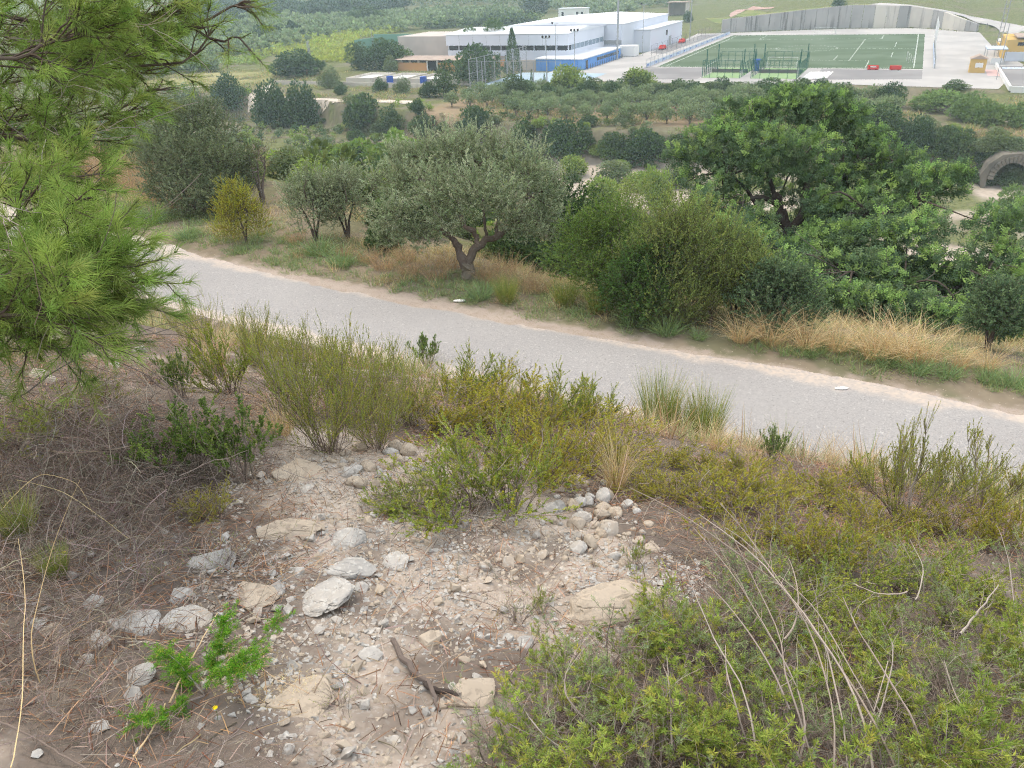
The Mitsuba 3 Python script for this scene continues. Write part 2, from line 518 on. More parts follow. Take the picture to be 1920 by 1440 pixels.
def connect(soup, rng, targets, origins, r0=0.03, r1=0.008, sag=0.1, col=P_BARK):
    """Boughs from the nearest of 'origins' to every target point."""
    for p in targets:
        o = origins[int(np.argmin(np.linalg.norm(origins - p, axis=1) + rng.random(len(origins)) * 0.3))]
        m = (o + p) / 2 + rng.normal(size=3) * 0.12 * np.linalg.norm(p - o) + [0, 0, sag * np.linalg.norm(p - o)]
        limbs(soup, rng, [([o, m, p], r0, r1)], sides=4, col=col, K=7)


def leafy_crown(fol, wood, rng, clumps, n_shoot, shoot=0.4, n_leaf=24, L=0.055, W=0.007, pal=P_OLIVE, up=0.5, angle=0.8, shell=0.55, twig_r=0.003, leaf_fold=0.25,
                tip_pal=None, tip_share=0.0, t0=0.1):
    """Leafy shoots through ellipsoid clumps [(centre, radii, weight)], each shoot with its own tint."""
    w = np.array([c[2] * np.prod(c[1]) ** (2 / 3) for c in clumps]); w = w / w.sum()
    idx = rng.choice(len(clumps), n_shoot, p=w)
    C = np.array([c[0] for c in clumps])[idx]; Rr = np.array([c[1] for c in clumps])[idx]
    q, d = in_ellipsoid(rng, n_shoot, shell)
    pos = C + q * Rr
    sd = unit(d * 0.8 + rand_dirs(rng, n_shoot) * 0.55 + np.array([0, 0, up]))
    ln = shoot * (0.5 + 0.8 * rng.random(n_shoot))
    S = grow(rng, pos - sd * ln[:, None] * 0.5, sd, ln, 5, 0.12)
    if twig_r:
        tubes(wood, S[:, ::2], twig_r * np.linspace(1, 0.4, 3)[None], pick(rng, P_BARK, n_shoot))
    p, ld, tan, i, t = sprout(rng, S, n_shoot * n_leaf, t0, 1.0, angle)
    n = len(p)
    sc = pick(rng, pal, n_shoot, 0.14)
    if tip_pal is not None:
        k = rng.random(n_shoot) < tip_share * np.clip(0.4 + d[:, 2], 0.05, 1.2)
        sc[k] = pick(rng, tip_pal, int(k.sum()), 0.1)
    col = sc[i] * 0.65 + 0.35 * pick(rng, pal, n, 0.12)
    leaves(fol, p, unit(ld), unit(rand_dirs(rng, n) + [0, 0, 0.8]), L * (0.6 + 0.7 * rng.random(n)), W * (0.7 + 0.6 * rng.random(n)), col, fold=leaf_fold)


def pine_branch_set(wood, fol, rng, mains, n_sub=9, sub=0.55, n_twig=5, twig=0.28, needles=70, NL=0.085, NW=0.0009, pal=P_PINE, droop=-0.02):
    """Boughs (points, r0, r1) -> side boughs -> twigs ending in brushes of paired needles."""
    allt = []
    for pts, r0, r1 in mains:
        pts = np.asarray(pts, float)
        K = 12
        tt = np.linspace(0, 1, len(pts)); x = np.linspace(0, 1, K)
        c = np.stack([PchipInterpolator(tt, pts[:, k])(x) for k in range(3)], 1)
        c[1:-1] += rng.normal(size=(K - 2, 3)) * 0.012
        length = np.linalg.norm(np.diff(c, axis=0), axis=1).sum()
        tubes(wood, c[None], np.linspace(r0, r1, K)[None], pick(rng, P_BARK, 1, 0.05), 6)
        n = max(3, int(n_sub * length))
        p, d, tan, i, t = sprout(rng, c[None], n, 0.12, 0.97, 0.75)
        d = unit(d * [1, 1, 0.6] + [0, 0, 0.12])
        S = grow(rng, p, d, sub * (1.15 - 0.7 * t) * (0.6 + 0.6 * rng.random(n)), 7, 0.14, (0, 0, droop))
        tubes(wood, S, 0.0048 * np.linspace(1, 0.45, 7)[None], pick(rng, P_BARK, n), 4)
        q, dd, tn, ii, t2 = sprout(rng, S, n * n_twig, 0.25, 0.95, 0.65)
        Tw = grow(rng, q, dd, twig * (1.1 - 0.5 * t2) * (0.5 + 0.7 * rng.random(len(q))), 5, 0.12, (0, 0, 0.06))
        tubes(wood, Tw, 0.0024 * np.linspace(1, 0.5, 5)[None], pick(rng, P_BARK, len(q)))
        ends = S[:, 2:]
        allt.append(Tw)
        allt.append(ends)
        allt.append(c[None, -5:])
    allt = np.concatenate([a for a in allt])
    brush_col = pick(rng, pal, len(allt), 0.16)
    p, d, tan, i, t = sprout(rng, allt, len(allt) * needles, 0.3, 1.0, 0.62, 0.75)
    n = len(p)
    ln = NL * (0.7 + 0.45 * rng.random(n))
    d1 = unit(d + 0.15 * rng.normal(size=(n, 3)))
    P = np.stack([p, p + d1 * ln[:, None] * 0.5, p + unit(d1 + [0, 0, -0.12]) * ln[:, None]], 1)
    col = brush_col[i] * 0.7 + 0.3 * pick(rng, pal, n, 0.12)
    strips(fol, P, NW * np.array([[1, 0.9, 0.4]]), any_perp(d1, rng), col)
    return len(allt)
# ---------------------------------------------------------------- ground materials
def lane_s(p):
    return p.x * NX + p.y * NY - LANE


def bank_colour(p, n, uv):
    s = lane_s(p)
    big = mikit.fbm(p.x * 0.9 + 4, p.y * 0.9, 0.0, 3)
    mid = mikit.fbm(p.x * 4.5, p.y * 4.5 + 9, 0.0, 4)
    fine = mikit.fbm(p.x * 40, p.y * 40, p.z * 40, 3)
    grit = mikit.noise(p.x * 110, p.y * 110, p.z * 110)
    soil = mikit.mix((0.38, 0.315, 0.26), (0.48, 0.425, 0.37), mid)
    soil = mikit.mix(soil, (0.55, 0.52, 0.48), mikit.smoothstep(0.62, 0.85, grit) * 0.6)
    soil = mikit.mix(soil, (0.22, 0.175, 0.14), mikit.smoothstep(0.55, 0.8, fine) * 0.55)
    # the bare stony strip is trodden clear; needles and humus lie in drifts on both sides of it
    yy = p.y
    wob = 0.35 * (mid - 0.5) + 0.25 * (big - 0.5)
    right = dr.minimum(dr.minimum(0.0 + 0.75 * (yy - 1.2), 0.62), 0.62 - 0.9 * (yy - 2.6))
    left = -0.60 - 0.30 * (yy - 1.2)
    bare = mikit.smoothstep(-0.18, 0.18, p.x - left + wob) * mikit.smoothstep(-0.18, 0.18, right - p.x + wob) * mikit.smoothstep(4.6, 4.1, yy)
    # fallen needles, most of them to the left of the bare stony strip
    drift = mikit.smoothstep(0.40, 0.60, 0.55 * big + 0.45 * mid + 0.17 - 0.17 * bare)
    humus = mikit.mix((0.075, 0.060, 0.050), (0.165, 0.130, 0.108), fine)
    col = mikit.mix(soil, humus, drift * 0.85)
    # the trodden edge of the lane
    edge = mikit.mix((0.33, 0.27, 0.225), (0.45, 0.385, 0.33), mid)
    edge = mikit.mix(edge, (0.30, 0.23, 0.17), mikit.smoothstep(0.5, 0.75, fine) * 0.6)
    verge = mikit.mix((0.17, 0.14, 0.10), (0.27, 0.225, 0.165), mid)
    verge = mikit.mix(verge, (0.13, 0.14, 0.075), mikit.smoothstep(0.5, 0.65, big) * 0.6)
    k = mikit.smoothstep(0.05, 0.5, s + 0.7 * (mid - 0.5))
    edge = mikit.mix(edge, verge, k)
    return mikit.mix(col, edge, mikit.smoothstep(-3.2, -2.7, s + 0.3 * (mid - 0.5)))


scene['mat_bank'] = {'type': 'bumpmap', 'arbitrary': mikit.proc(lambda p, n, uv: mikit.fbm(p.x * 55, p.y * 55, p.z * 55, 4) * 0.006, 3e-3),
                     'bsdf': {'type': 'diffuse', 'reflectance': mikit.proc(bank_colour)}}


def lane_colour(p, n, uv):
    s = lane_s(p)
    a = mikit.fbm(p.x * 0.7, p.y * 0.7 + 3, 0.0, 4)
    g = mikit.noise(p.x * 42, p.y * 42)
    g2 = mikit.noise(p.x * 90 + 5, p.y * 90)
    w = mikit.noise(p.x * 26 + 9, p.y * 26 + 2)
    col = mikit.mix((0.315, 0.302, 0.293), (0.36, 0.346, 0.334), a)
    col = col * (0.90 + 0.20 * g) * (0.95 + 0.10 * g2)
    col = mikit.mix(col, (0.62, 0.60, 0.57), mikit.smoothstep(0.86, 0.95, w) * 0.35)
    col = mikit.mix(col, (0.17, 0.165, 0.16), mikit.smoothstep(0.86, 0.95, mikit.noise(p.x * 33 + 1, p.y * 33)) * 0.5)
    # pale dust carried in from the verges
    d = mikit.fbm(p.x * 2.2, p.y * 2.2, 0.0, 3)
    dust = mikit.smoothstep(-0.42, -0.05, s + 0.5 * (d - 0.5)) + mikit.smoothstep(-2.5, -2.8, s + 0.3 * (d - 0.5))
    grain = mikit.noise(p.x * 20, p.y * 20 + 4)
    return mikit.mix(col, (0.58, 0.485, 0.40), dr.clip(dust * (0.35 + 0.7 * grain), 0, 1) * 0.8)


scene['mat_lane'] = {'type': 'bumpmap', 'arbitrary': mikit.proc(lambda p, n, uv: mikit.noise(p.x * 60, p.y * 60) * 0.004, 4e-3),
                     'bsdf': {'type': 'diffuse', 'reflectance': mikit.proc(lane_colour)}}


def land_colour(p, n, uv):
    a = mikit.fbm(p.x * 0.05 + 3, p.y * 0.05, 0.0, 4)
    b = mikit.fbm(p.x * 0.35, p.y * 0.35 + 5, 0.0, 4)
    c = mikit.fbm(p.x * 2.2, p.y * 2.2, 0.0, 3)
    dry = mikit.mix((0.20, 0.175, 0.125), (0.15, 0.145, 0.09), b)
    green = mikit.mix((0.12, 0.14, 0.06), (0.18, 0.185, 0.085), c)
    col = mikit.mix(dry, green, mikit.smoothstep(0.42, 0.62, 0.5 * a + 0.5 * b + 0.16 * mikit.smoothstep(230.0, 330.0, p.y)))
    col = col * (0.8 + 0.4 * c)
    pu = (p.x - 42.5) * 0.895 - (p.y - 226.3) * 0.446
    pv = (p.x - 42.5) * 0.446 + (p.y - 226.3) * 0.895
    # the red earth of the grove
    soil = mikit.mix((0.36, 0.255, 0.175), (0.30, 0.23, 0.15), c)
    grove = mikit.smoothstep(-80, -77, pv) * mikit.smoothstep(-34, -39, pv) * mikit.smoothstep(-34, -28, pu) * mikit.smoothstep(66, 58, pu)
    col = mikit.mix(col, soil, grove * 0.8)
    # sand and gravel of the dry river
    sand = mikit.mix((0.42, 0.355, 0.29), (0.50, 0.435, 0.365), b) * (0.85 + 0.3 * c)
    river = mikit.smoothstep(-22.6, -23.4, p.z + 0.9 * (b - 0.5)) * mikit.smoothstep(0.66, 0.55, a) * mikit.smoothstep(4.0, 16.0, p.x + 14.0 * (b - 0.5))
    return mikit.mix(col, sand, river)


scene['mat_land'] = {'type': 'diffuse', 'reflectance': mikit.proc(land_colour)}

# ---------------------------------------------------------------- the ground
rng = np.random.default_rng(11)
gu = np.concatenate([np.arange(-46, -24, 0.25), np.arange(-24, -8, 0.08), np.arange(-8, 5, 0.06), np.arange(5, 14, 0.12)])
gs = np.concatenate([np.arange(-6, -1, 0.12), np.arange(-1, 5.2, 0.06), np.arange(5.2, 11.3, 0.09), np.arange(11.3, 14.0, 0.25), np.arange(14.0, 17, 0.07), np.arange(17, 21.01, 0.2)])
GU, GS = np.meshgrid(gu, gs)
es = np.interp(GU + 8.2, _eu, _ee)
SS = GS - LANE + es
X = NY * GU + NX * (SS + LANE); Y = -NX * GU + NY * (SS + LANE)
struct('hillside', grid_mesh(X, Y, ground(X, Y)), 'mat_bank', smooth=True)

lu = np.arange(-60, 30, 0.1)
ls = np.linspace(0, 1, 9)
LU, LS = np.meshgrid(lu, ls)
q = np.stack([LU, 0 * LU, 0 * LU], -1)
ea = -LANE_W + 0.25 * (meshkit.fbm(q / 1.2, 4, 21) - 0.5) + 0.12 * (meshkit.fbm(q / 0.25, 2, 22) - 0.5)
eb = 0.0 + 0.30 * (meshkit.fbm(q / 1.4, 4, 23) - 0.5) + 0.14 * (meshkit.fbm(q / 0.25, 2, 24) - 0.5)
SS = ea * (1 - LS) + eb * LS + np.interp(LU + 8.2, _eu, _ee)
X = NY * LU + NX * (SS + LANE); Y = -NX * LU + NY * (SS + LANE)
struct('lane', grid_mesh(X, Y, 0.012 + 0.035 * (1 - (2 * LS - 1) ** 2)), 'mat_lane', smooth=True)

# the wide land: a polar sheet round the hill, out to the horizon
az = np.radians(np.concatenate([np.arange(-180, -60, 6.0), np.arange(-60, 60, 0.3), np.arange(60, 180.1, 6.0)]))
rr = np.concatenate([np.geomspace(3, 60, 60)[:-1], np.linspace(60, 240, 181)[:-1], np.geomspace(240, 900, 110)[:-1], np.geomspace(900, 6000, 30)])
AZ, RR = np.meshgrid(az, rr)
X, Y = RR * np.sin(AZ), RR * np.cos(AZ)
Z = ground(X, Y, fine=False)
u_, s_ = lane_uv(X, Y)
sunk = sstep(6.9, 6.2, s_) * sstep(-45.5, -44, u_) * sstep(13.5, 12, u_) * sstep(-20, -18.5, s_)
Z = Z - 0.45 * sunk
struct('land', grid_mesh(X, Y, Z), 'mat_land', smooth=True)


# ---------------------------------------------------------------- stones
def rock_mesh(rng, size, n=18, rounded=0.0, sub=0):
    d = rand_dirs(rng, n) * (0.82 + 0.18 * rng.random((n, 1)))
    if rounded:
        d = np.vstack([d, rand_dirs(rng, int(30 * rounded))])
    m = trimesh.convex.convex_hull(d)
    if sub:
        m = m.subdivide_to_size(0.7 / sub)
        v = m.vertices
        o = rng.random(3) * 50
        crack = np.abs(meshkit.fbm(v * 1.7 + o + 9, 3) - 0.5)
        v = v * (1 + 0.22 * (meshkit.fbm(v * 2.2 + o, 4) - 0.5) - 0.10 * sstep(0.035, 0.0, crack))[:, None]
        if rounded:
            v = v * (1 - 0.25 * rounded) + unit(v) * 0.9 * 0.25 * rounded
        m = trimesh.Trimesh(v, m.faces, process=False)
    m.vertices *= np.asarray(size) / 2
    return m


def place_rock(px, py, wpx, hpx, rng, deep_=0.35, rounded=0.0, sub=0, n=18, flat=0.75, yaw=None, tilt=0.12):
    p = spot(px, py + hpx * 0.35)
    t = (p - EYE) @ CF
    w, h = wpx * t / FOCAL, hpx * t / FOCAL
    size = (w, w * (0.75 + 0.35 * rng.random()), max(h * 0.85, w * 0.3) * flat)
    if hpx < wpx * 0.42:
        size = (w, h * 1.5, h * 0.8)
    m = rock_mesh(rng, size, n, rounded, sub)
    a = rng.normal() * 0.35 if yaw is None else yaw
    M = trimesh.transformations.euler_matrix(rng.normal() * tilt, rng.normal() * tilt, a)
    m.apply_transform(M)
    z = float(ground(p[0], p[1]))
    m.apply_translation((p[0], p[1], z + size[2] * (0.5 - deep_)))
    return m


ROCKS = [  # picture place, width and height in picture points, material, label
    (655, 998, 68, 42, 0, 'large smooth whitish boulder alone on the bare ground below the green shrub', 'boulder'),
    (480, 1092, 104, 66, 1, 'tan flat rock with a sharp front edge at the left end of the stone ledge', 'rock'),
    (522, 1096, 46, 40, 0, 'white angular rock leaning on the right of the tan ledge rock', 'rock'),
    (600, 1090, 140, 84, 0, 'broad pale grey rock slab in the middle of the stone ledge', 'rock slab'),
    (650, 1056, 120, 48, 0, 'long thin pale slab at the back of the stone ledge', 'rock slab'),
    (742, 1046, 62, 34, 0, 'pale grey wedge-shaped rock at the right end of the stone ledge', 'rock'),
    (340, 1102, 52, 50, 0, 'grey domed rock behind the pair of long rocks at lower left', 'rock'),
    (262, 1150, 108, 46, 0, 'long flat grey-brown rock, left one of the touching pair', 'rock'),
    (350, 1147, 96, 48, 0, 'long rounded pale rock, right one of the touching pair', 'rock'),
    (174, 1121, 48, 32, 0, 'small white angular rock among dead twigs above the flat tan rock', 'rock'),
    (102, 1181, 84, 38, 1, 'flat-topped tan rock at far left among dead twigs', 'rock'),
    (72, 1162, 48, 22, 0, 'grey low rock just behind the flat-topped tan rock', 'rock'),
    (186, 1188, 56, 40, 0, 'broken grey rock between the tan rock and the long flat rock', 'rock'),
    (162, 1229, 32, 28, 0, 'small round pale stone below the broken grey rock', 'stone'),
    (266, 1254, 68, 48, 0, 'smooth grey rock left of the feathery bright green plant', 'rock'),
    (190, 1354, 44, 30, 0, 'half-buried whitish rock near the lower left corner', 'rock'),
    (475, 1157, 32, 30, 1, 'squarish tan stone below the stone ledge', 'stone'),
    (518, 1134, 30, 26, 0, 'white stone just below the white angular ledge rock', 'stone'),
    (806, 1190, 58, 40, 1, 'tan oblong rock left of the forked dead branch', 'rock'),
    (570, 1284, 130, 70, 1, 'wide half-buried beige rock beside the straw-coloured thistle', 'rock'),
    (694, 1216, 56, 34, 0, 'flat pale rock sunk in gravel above the dead branch', 'rock'),
    (888, 1278, 120, 100, 1, 'big flat beige rock right of the forked dead branch', 'rock'),
    (984, 1198, 36, 26, 0, 'grey rounded stone at the edge of the foreground rosemary', 'stone'),
    (952, 1190, 26, 22, 0, 'small grey stone left of the grey rounded stone', 'stone'),
    (400, 1042, 106, 56, 0, 'knobbly white rock outcrop under thin green stems', 'rock'),
    (575, 912, 38, 20, 0, 'flat white stone below the cobble heap on the left', 'stone'),
    (284, 944, 44, 26, 0, 'pale stone half under twigs below the leafy green shrub', 'stone'),
    (560, 872, 120, 56, 1, 'low bare sandstone hump left of the first cobble heap', 'rock'),
    (540, 985, 130, 44, 1, 'long low bedrock rib above the white boulder', 'rock'),
    (1160, 1118, 215, 80, 1, 'wide chalky bedrock hump in front of the foreground rosemary', 'bedrock'),
    (1090, 962, 42, 36, 0, 'round grey cobble on top of the second cobble heap', 'cobble'),
    (1222, 1021, 38, 28, 1, 'round orange-tan cobble at the right end of the second cobble heap', 'cobble'),
    (76, 690, 44, 44, 0, 'white upright rock under the pine boughs', 'rock'),
    (94, 706, 34, 30, 0, 'smaller white rock touching the upright one under the pine', 'rock'),
    (160, 716, 22, 18, 0, 'small white stone right of the rocks under the pine', 'stone'),
    (264, 648, 32, 32, 0, 'pale block beside the lane under the pine bough tip', 'rock'),
    (214, 680, 30, 16, 0, 'flat pale stone on needles right of the pine bough', 'stone'),
    (1124, 1281, 28, 40, 0, 'pointed pale stone near the bottom edge beside the rosemary', 'stone'),
    (852, 1400, 30, 26, 0, 'pale stone at the bottom edge left of the rosemary', 'stone'),
    (738, 1381, 30, 20, 0, 'flat white stone near the bottom edge centre', 'stone'),
]
rng = np.random.default_rng(21)
for px, py, w, h, kind, label, c in ROCKS:
    big = w > 60
    m = place_rock(px, py, w, h, rng, 0.38, rounded=0.7 if 'round' in label or 'smooth' in label else 0.15, sub=11 if w > 90 else 6 if big else 3, n=18 if big else 14,
                   flat=0.13 if w > 200 else 0.42 if w > 80 else 0.75)
    solo({'boulder': 'boulder', 'rock slab': 'rock_slab', 'cobble': 'cobble', 'stone': 'stone', 'bedrock': 'bedrock_hump'}.get(c, 'rock'), m,
         'mat_stone_warm' if kind else 'mat_stone', label, c, smooth=False)

# two heaps of rounded cobbles
for label, group, corners, n, smin, smax in [
        ('rounded beige cobble in the heap under the tall broom shrub', 'cobbles of the left heap', [(596, 822), (700, 830), (850, 838), (885, 885), (800, 920), (630, 895)], 80, 12, 42),
        ('rounded tan cobble in the heap right of the central green shrub', 'cobbles of the right heap', [(1040, 892), (1120, 885), (1200, 945), (1240, 1012), (1190, 1060), (1060, 1020), (990, 975)], 100, 11, 42)]:
    poly = Polygon(corners)
    k = 0
    while k < n:
        x, y = rng.uniform(*poly.bounds[0::2]), rng.uniform(*poly.bounds[1::2])
        from shapely.geometry import Point
        if not poly.contains(Point(x, y)): continue
        w = smin + (smax - smin) * rng.random() ** 2
        m = place_rock(x, y, w, w * (0.7 + 0.25 * rng.random()), rng, 0.1 + 0.35 * rng.random(), rounded=0.45 + 0.5 * rng.random(), sub=2, n=14, flat=0.9, yaw=rng.random() * 6, tilt=0.5)
        solo('cobble', m, 'mat_stone_warm' if rng.random() < 0.6 else 'mat_stone', label, 'cobble', group, smooth=40)
        k += 1

# single stones over the bare strip, then the gravel between them
BARE = Polygon([(440, 880), (560, 840), (720, 880), (860, 960), (1010, 985), (1230, 1030), (1330, 1070), (1220, 1180), (980, 1210), (900, 1300), (880, 1436), (560, 1436), (420, 1240), (350, 1140), (420, 1010)])
LEFT = Polygon([(40, 1060), (420, 900), (430, 1436), (40, 1436)])
k = 0
while k < 300:
    left = k % 9 == 0
    poly = LEFT if left else BARE
    x, y = rng.uniform(*poly.bounds[0::2]), rng.uniform(*poly.bounds[1::2])
    if not poly.contains(Point(x, y)): continue
    w = (10 + 24 * rng.random() ** 2.2) * (0.6 + 0.4 * (y - 800) / 600) * 1.25
    m = place_rock(x, y, w, w * (0.6 + 0.3 * rng.random()), rng, 0.2, n=13, flat=0.9, yaw=rng.random() * 6, tilt=0.4)
    if left:
        solo('stone', m, 'mat_stone', 'small pale stone among the dead twigs at lower left', 'stone', 'stones among the twigs')
    else:
        solo('stone', m, 'mat_stone_warm' if rng.random() < 0.35 else 'mat_stone', 'small angular pale stone lying on the bare stony strip', 'stone', 'stones of the bare strip')
    k += 1


def scatter(poly, n, rng, power=1.0):
    """World points under picture points of a polygon, even on the ground as seen from above the bank."""
    out = []
    while len(out) < n:
        x, y = rng.uniform(poly.bounds[0], poly.bounds[2], 400), rng.uniform(poly.bounds[1], poly.bounds[3], 400)
        import shapely
        ok = shapely.contains_xy(poly, x, y)
        for a, b in zip(x[ok], y[ok]):
            out.append((a, b))
    return np.array(out[:n])


_su, _ss = np.linspace(-24, 9, 331), np.linspace(-3, 20, 231)


def strew(n, u0, u1, g0, g1, rng, dens=None):
    """n points on the bank in lane coordinates (u, distance from the eye across)."""
    out = np.zeros((0, 2))
    while len(out) < n:
        p = np.stack([rng.uniform(u0, u1, 4 * n), rng.uniform(g0, g1, 4 * n)], 1)
        if dens is not None:
            p = p[rng.random(len(p)) < dens(p[:, 0], p[:, 1])]
        out = np.vstack([out, p])
    u, g = out[:n].T
    s = g + np.interp(u + 8.2, _eu, _ee)
    x, y = NY * u + NX * s, -NX * u + NY * s
    return np.stack([x, y, ground(x, y)], 1)


def pebble_mesh(rng, pts, sizes, kinds=14):
    """One mesh of many small hulls (real geometry too small to pick apart)."""
    V, F, o = [], [], 0
    base = [rock_mesh(rng, (1, 0.85, 0.65), 8) for _ in range(kinds)]
    for p, s in zip(pts, sizes):
        b = base[rng.integers(kinds)]
        a = rng.random() * 6.28
        c, sn = math.cos(a), math.sin(a)
        v = b.vertices * s
        v = np.stack([v[:, 0] * c - v[:, 1] * sn, v[:, 0] * sn + v[:, 1] * c, v[:, 2]], 1) + p
        V.append(v); F.append(b.faces + o); o += len(v)
    return np.vstack(V), np.vstack(F)


def bare_density(u, g):
    x = NY * u + NX * g; y = -NX * u + NY * g
    n = meshkit.fbm(np.stack([x * 1.6, y * 1.6, 0 * x], -1), 3, 31)
    strip = np.exp(-((x + 0.25 + 0.09 * (y - 2.5)) / 0.75) ** 2)
    return np.clip(strip * 1.1 + 0.12, 0, 1) * sstep(0.34, 0.62, n + 0.12 * strip)


def polygon_strew(corners, n, rng):
    """n ground points inside the patch of ground that a polygon of picture points encloses."""
    import shapely
    poly = Polygon([spot(*c)[:2] for c in corners]).buffer(0.05)
    out = np.zeros((0, 2))
    x0, y0, x1, y1 = poly.bounds
    while len(out) < n:
        q = np.stack([rng.uniform(x0, x1, 2 * n), rng.uniform(y0, y1, 2 * n)], 1)
        q = q[shapely.contains_xy(poly, q[:, 0], q[:, 1])]
        w = meshkit.fbm(np.column_stack([q * 2.6, 0 * q[:, 0]]), 3, 31)
        out = np.vstack([out, q[rng.random(len(q)) < sstep(0.22, 0.6, w)]])
    out = out[:n]
    return np.column_stack([out, ground(out[:, 0], out[:, 1])])


bare_px = list(BARE.exterior.coords)
pts = polygon_strew(bare_px, 8000, rng)
sz = 0.007 + 0.034 * rng.random(len(pts)) ** 2.6
tag(obj('gravel', pebble_mesh(rng, pts, sz), 'mat_stone'), 'loose pale gravel strewn over the bare stony strip', 'gravel', kind='stuff')
pts = polygon_strew(bare_px, 4500, rng)
sz = 0.007 + 0.030 * rng.random(len(pts)) ** 2.6
tag(obj('gravel', pebble_mesh(rng, pts, sz), 'mat_stone_warm'), 'loose tan gravel strewn over the bare stony strip', 'gravel', kind='stuff')
pts = strew(5000, -4.5, 2.5, 0.6, 5.6, rng, bare_density)
sz = 0.006 + 0.03 * rng.random(len(pts)) ** 3
tag(obj('gravel', pebble_mesh(rng, pts, sz), 'mat_stone'), 'sparse pale gravel between the twigs and bushes of the bank', 'gravel', kind='stuff')
pts = strew(2600, -30, 8, 14.0, 15.6, rng, lambda u, g: sstep(15.8, 14.3, g))
sz = 0.012 + 0.035 * rng.random(len(pts)) ** 4
tag(obj('verge_grit', pebble_mesh(rng, pts, sz), 'mat_stone_warm'), 'crumbs of stone and earth along the far edge of the lane', 'gravel', kind='stuff')
# ---------------------------------------------------------------- kinds of near plants (each built once, then set out as individuals)
KIND = {}


def kind(name, variants, h, parts):
    """Registers shape groups; parts(rng) returns a dict of part name -> (Soup, material)."""
    KIND[name] = [h, [], []]
    tops = []
    for k in range(variants):
        g = f'kind_{name}_{k}'
        d = {'type': 'shapegroup'}
        made = parts(np.random.default_rng(sum(map(ord, name)) * 7 + k))
        for pn, (sp, m) in made.items():
            if sp.n: d[pn] = sp.shape(m)
        tops.append(max(np.percentile(np.vstack(sp.v)[:, 2], 98) for sp, m in made.values() if sp.n))
        scene[g] = d
        allv = np.vstack([np.vstack(sp.v) for sp, m in made.values() if sp.n])
        allv = allv[allv[:, 2] > 0.02]
        KIND[name][2].append(allv[np.random.default_rng(k).integers(0, len(allv), 500)])
        KIND[name][1].append(g)
    KIND[name][0] = float(np.mean(tops))


def shrubby(**kw):
    def f(rng):
        w, fo = woody_shrub(rng, **kw)
        return {'stems': (w, 'mat_wood'), 'foliage': (fo, 'mat_leaf')} if fo.n else {'stems': (w, 'mat_wood')}
    return f


kind('rosemary', 3, 0.40, shrubby(h=0.40, r=0.34, n_stem=13, n_branch=170, branch=0.13, n_leaf=40, L=0.026, W=0.0020, pal=P_ROSE, tip_weight=2.0, n_dead=40))
kind('heath', 3, 0.45, shrubby(h=0.45, r=0.4, n_stem=26, n_branch=520, branch=0.11, n_leaf=36, L=0.0145, W=0.0028, pal=P_HEATH, leaf_angle=0.65, n_dead=30, lean=1.15, dead=0.08, up=0.08, t0=0.15))
kind('grey_rosemary', 2, 0.40, shrubby(h=0.42, r=0.34, n_stem=14, n_branch=150, branch=0.15, n_leaf=30, L=0.024, W=0.0017, pal=P_GRASS[:3] + P_OLIVE[:2], tip_weight=1.0, n_dead=70, dead=0.3))
kind('green_heath', 3, 0.45, shrubby(h=0.45, r=0.4, n_stem=26, n_branch=480, branch=0.12, n_leaf=36, L=0.017, W=0.0026, pal=P_ROSE[:4] + P_HEATH[:2], leaf_angle=0.65, n_dead=30, lean=1.1, up=0.09, t0=0.15, dead=0.08))
kind('broom', 3, 0.95, shrubby(h=0.95, r=0.5, n_stem=44, n_branch=800, branch=0.22, n_leaf=34, L=0.020, W=0.0032, pal=P_BROOM + P_HEATH[:3] + P_ROSE[:1], leaf_angle=0.5, lean=0.95, up=0.12, n_dead=50, dead=0.12, t0=0.12, tip_weight=0.4))
kind('leafy', 3, 0.42, shrubby(h=0.42, r=0.3, n_stem=22, n_branch=200, branch=0.1, n_leaf=28, L=0.018, W=0.0042, pal=P_DARK + P_ROSE[:2], leaf_angle=0.8, lean=0.35, up=0.2, n_dead=14, dead=0.05))
kind('open_shrub', 2, 0.9, shrubby(h=0.9, r=0.7, n_stem=22, n_branch=520, branch=0.2, n_leaf=34, L=0.020, W=0.0038, pal=P_HEATH[:3] + P_BROOM, leaf_angle=0.7, lean=1.0, up=0.14, n_dead=50, stem_r=0.007, dead=0.1, t0=0.45))
kind('twiggy', 3, 0.28, shrubby(h=0.28, r=0.22, n_stem=16, n_branch=90, branch=0.09, n_leaf=9, L=0.012, W=0.0016, pal=P_BROOM + P_DARK[:2], leaf_angle=0.6, lean=0.7, n_dead=16, dead=0.35, stem_r=0.0022))
kind('tangle', 3, 0.25, lambda rng: {'twigs': (dead_tangle(rng, 110, 0.6, 0.2, 0.36, 0.0021, P_TWIG + [rgb(140, 122, 108)], 6), 'mat_wood')})
kind('straw_thistle', 2, 0.2, lambda rng: {'stalks': (dead_tangle(rng, 170, 0.28, 0.2, 0.065, 0.0009, P_STRAW, 9, 1.0), 'mat_wood')})
kind('dry_tuft', 4, 0.85, lambda rng: {'blades': (grass_tuft(rng, 260, 0.85, 0.14, 0.0030, 0.7, 0.22, P_STRAW, 7, 0.35), 'mat_leaf')})
kind('rust_tuft', 3, 0.6, lambda rng: {'blades': (grass_tuft(rng, 200, 0.6, 0.2, 0.0030, 0.6, 0.14, P_RUST + P_STRAW[1:2], 6, 0.3), 'mat_leaf')})
kind('green_tuft', 4, 0.34, lambda rng: {'blades': (grass_tuft(rng, 240, 0.34, 0.12, 0.0036, 0.95, 0.2, P_BLUEGRASS + P_GRASS[:2], 5), 'mat_leaf')})
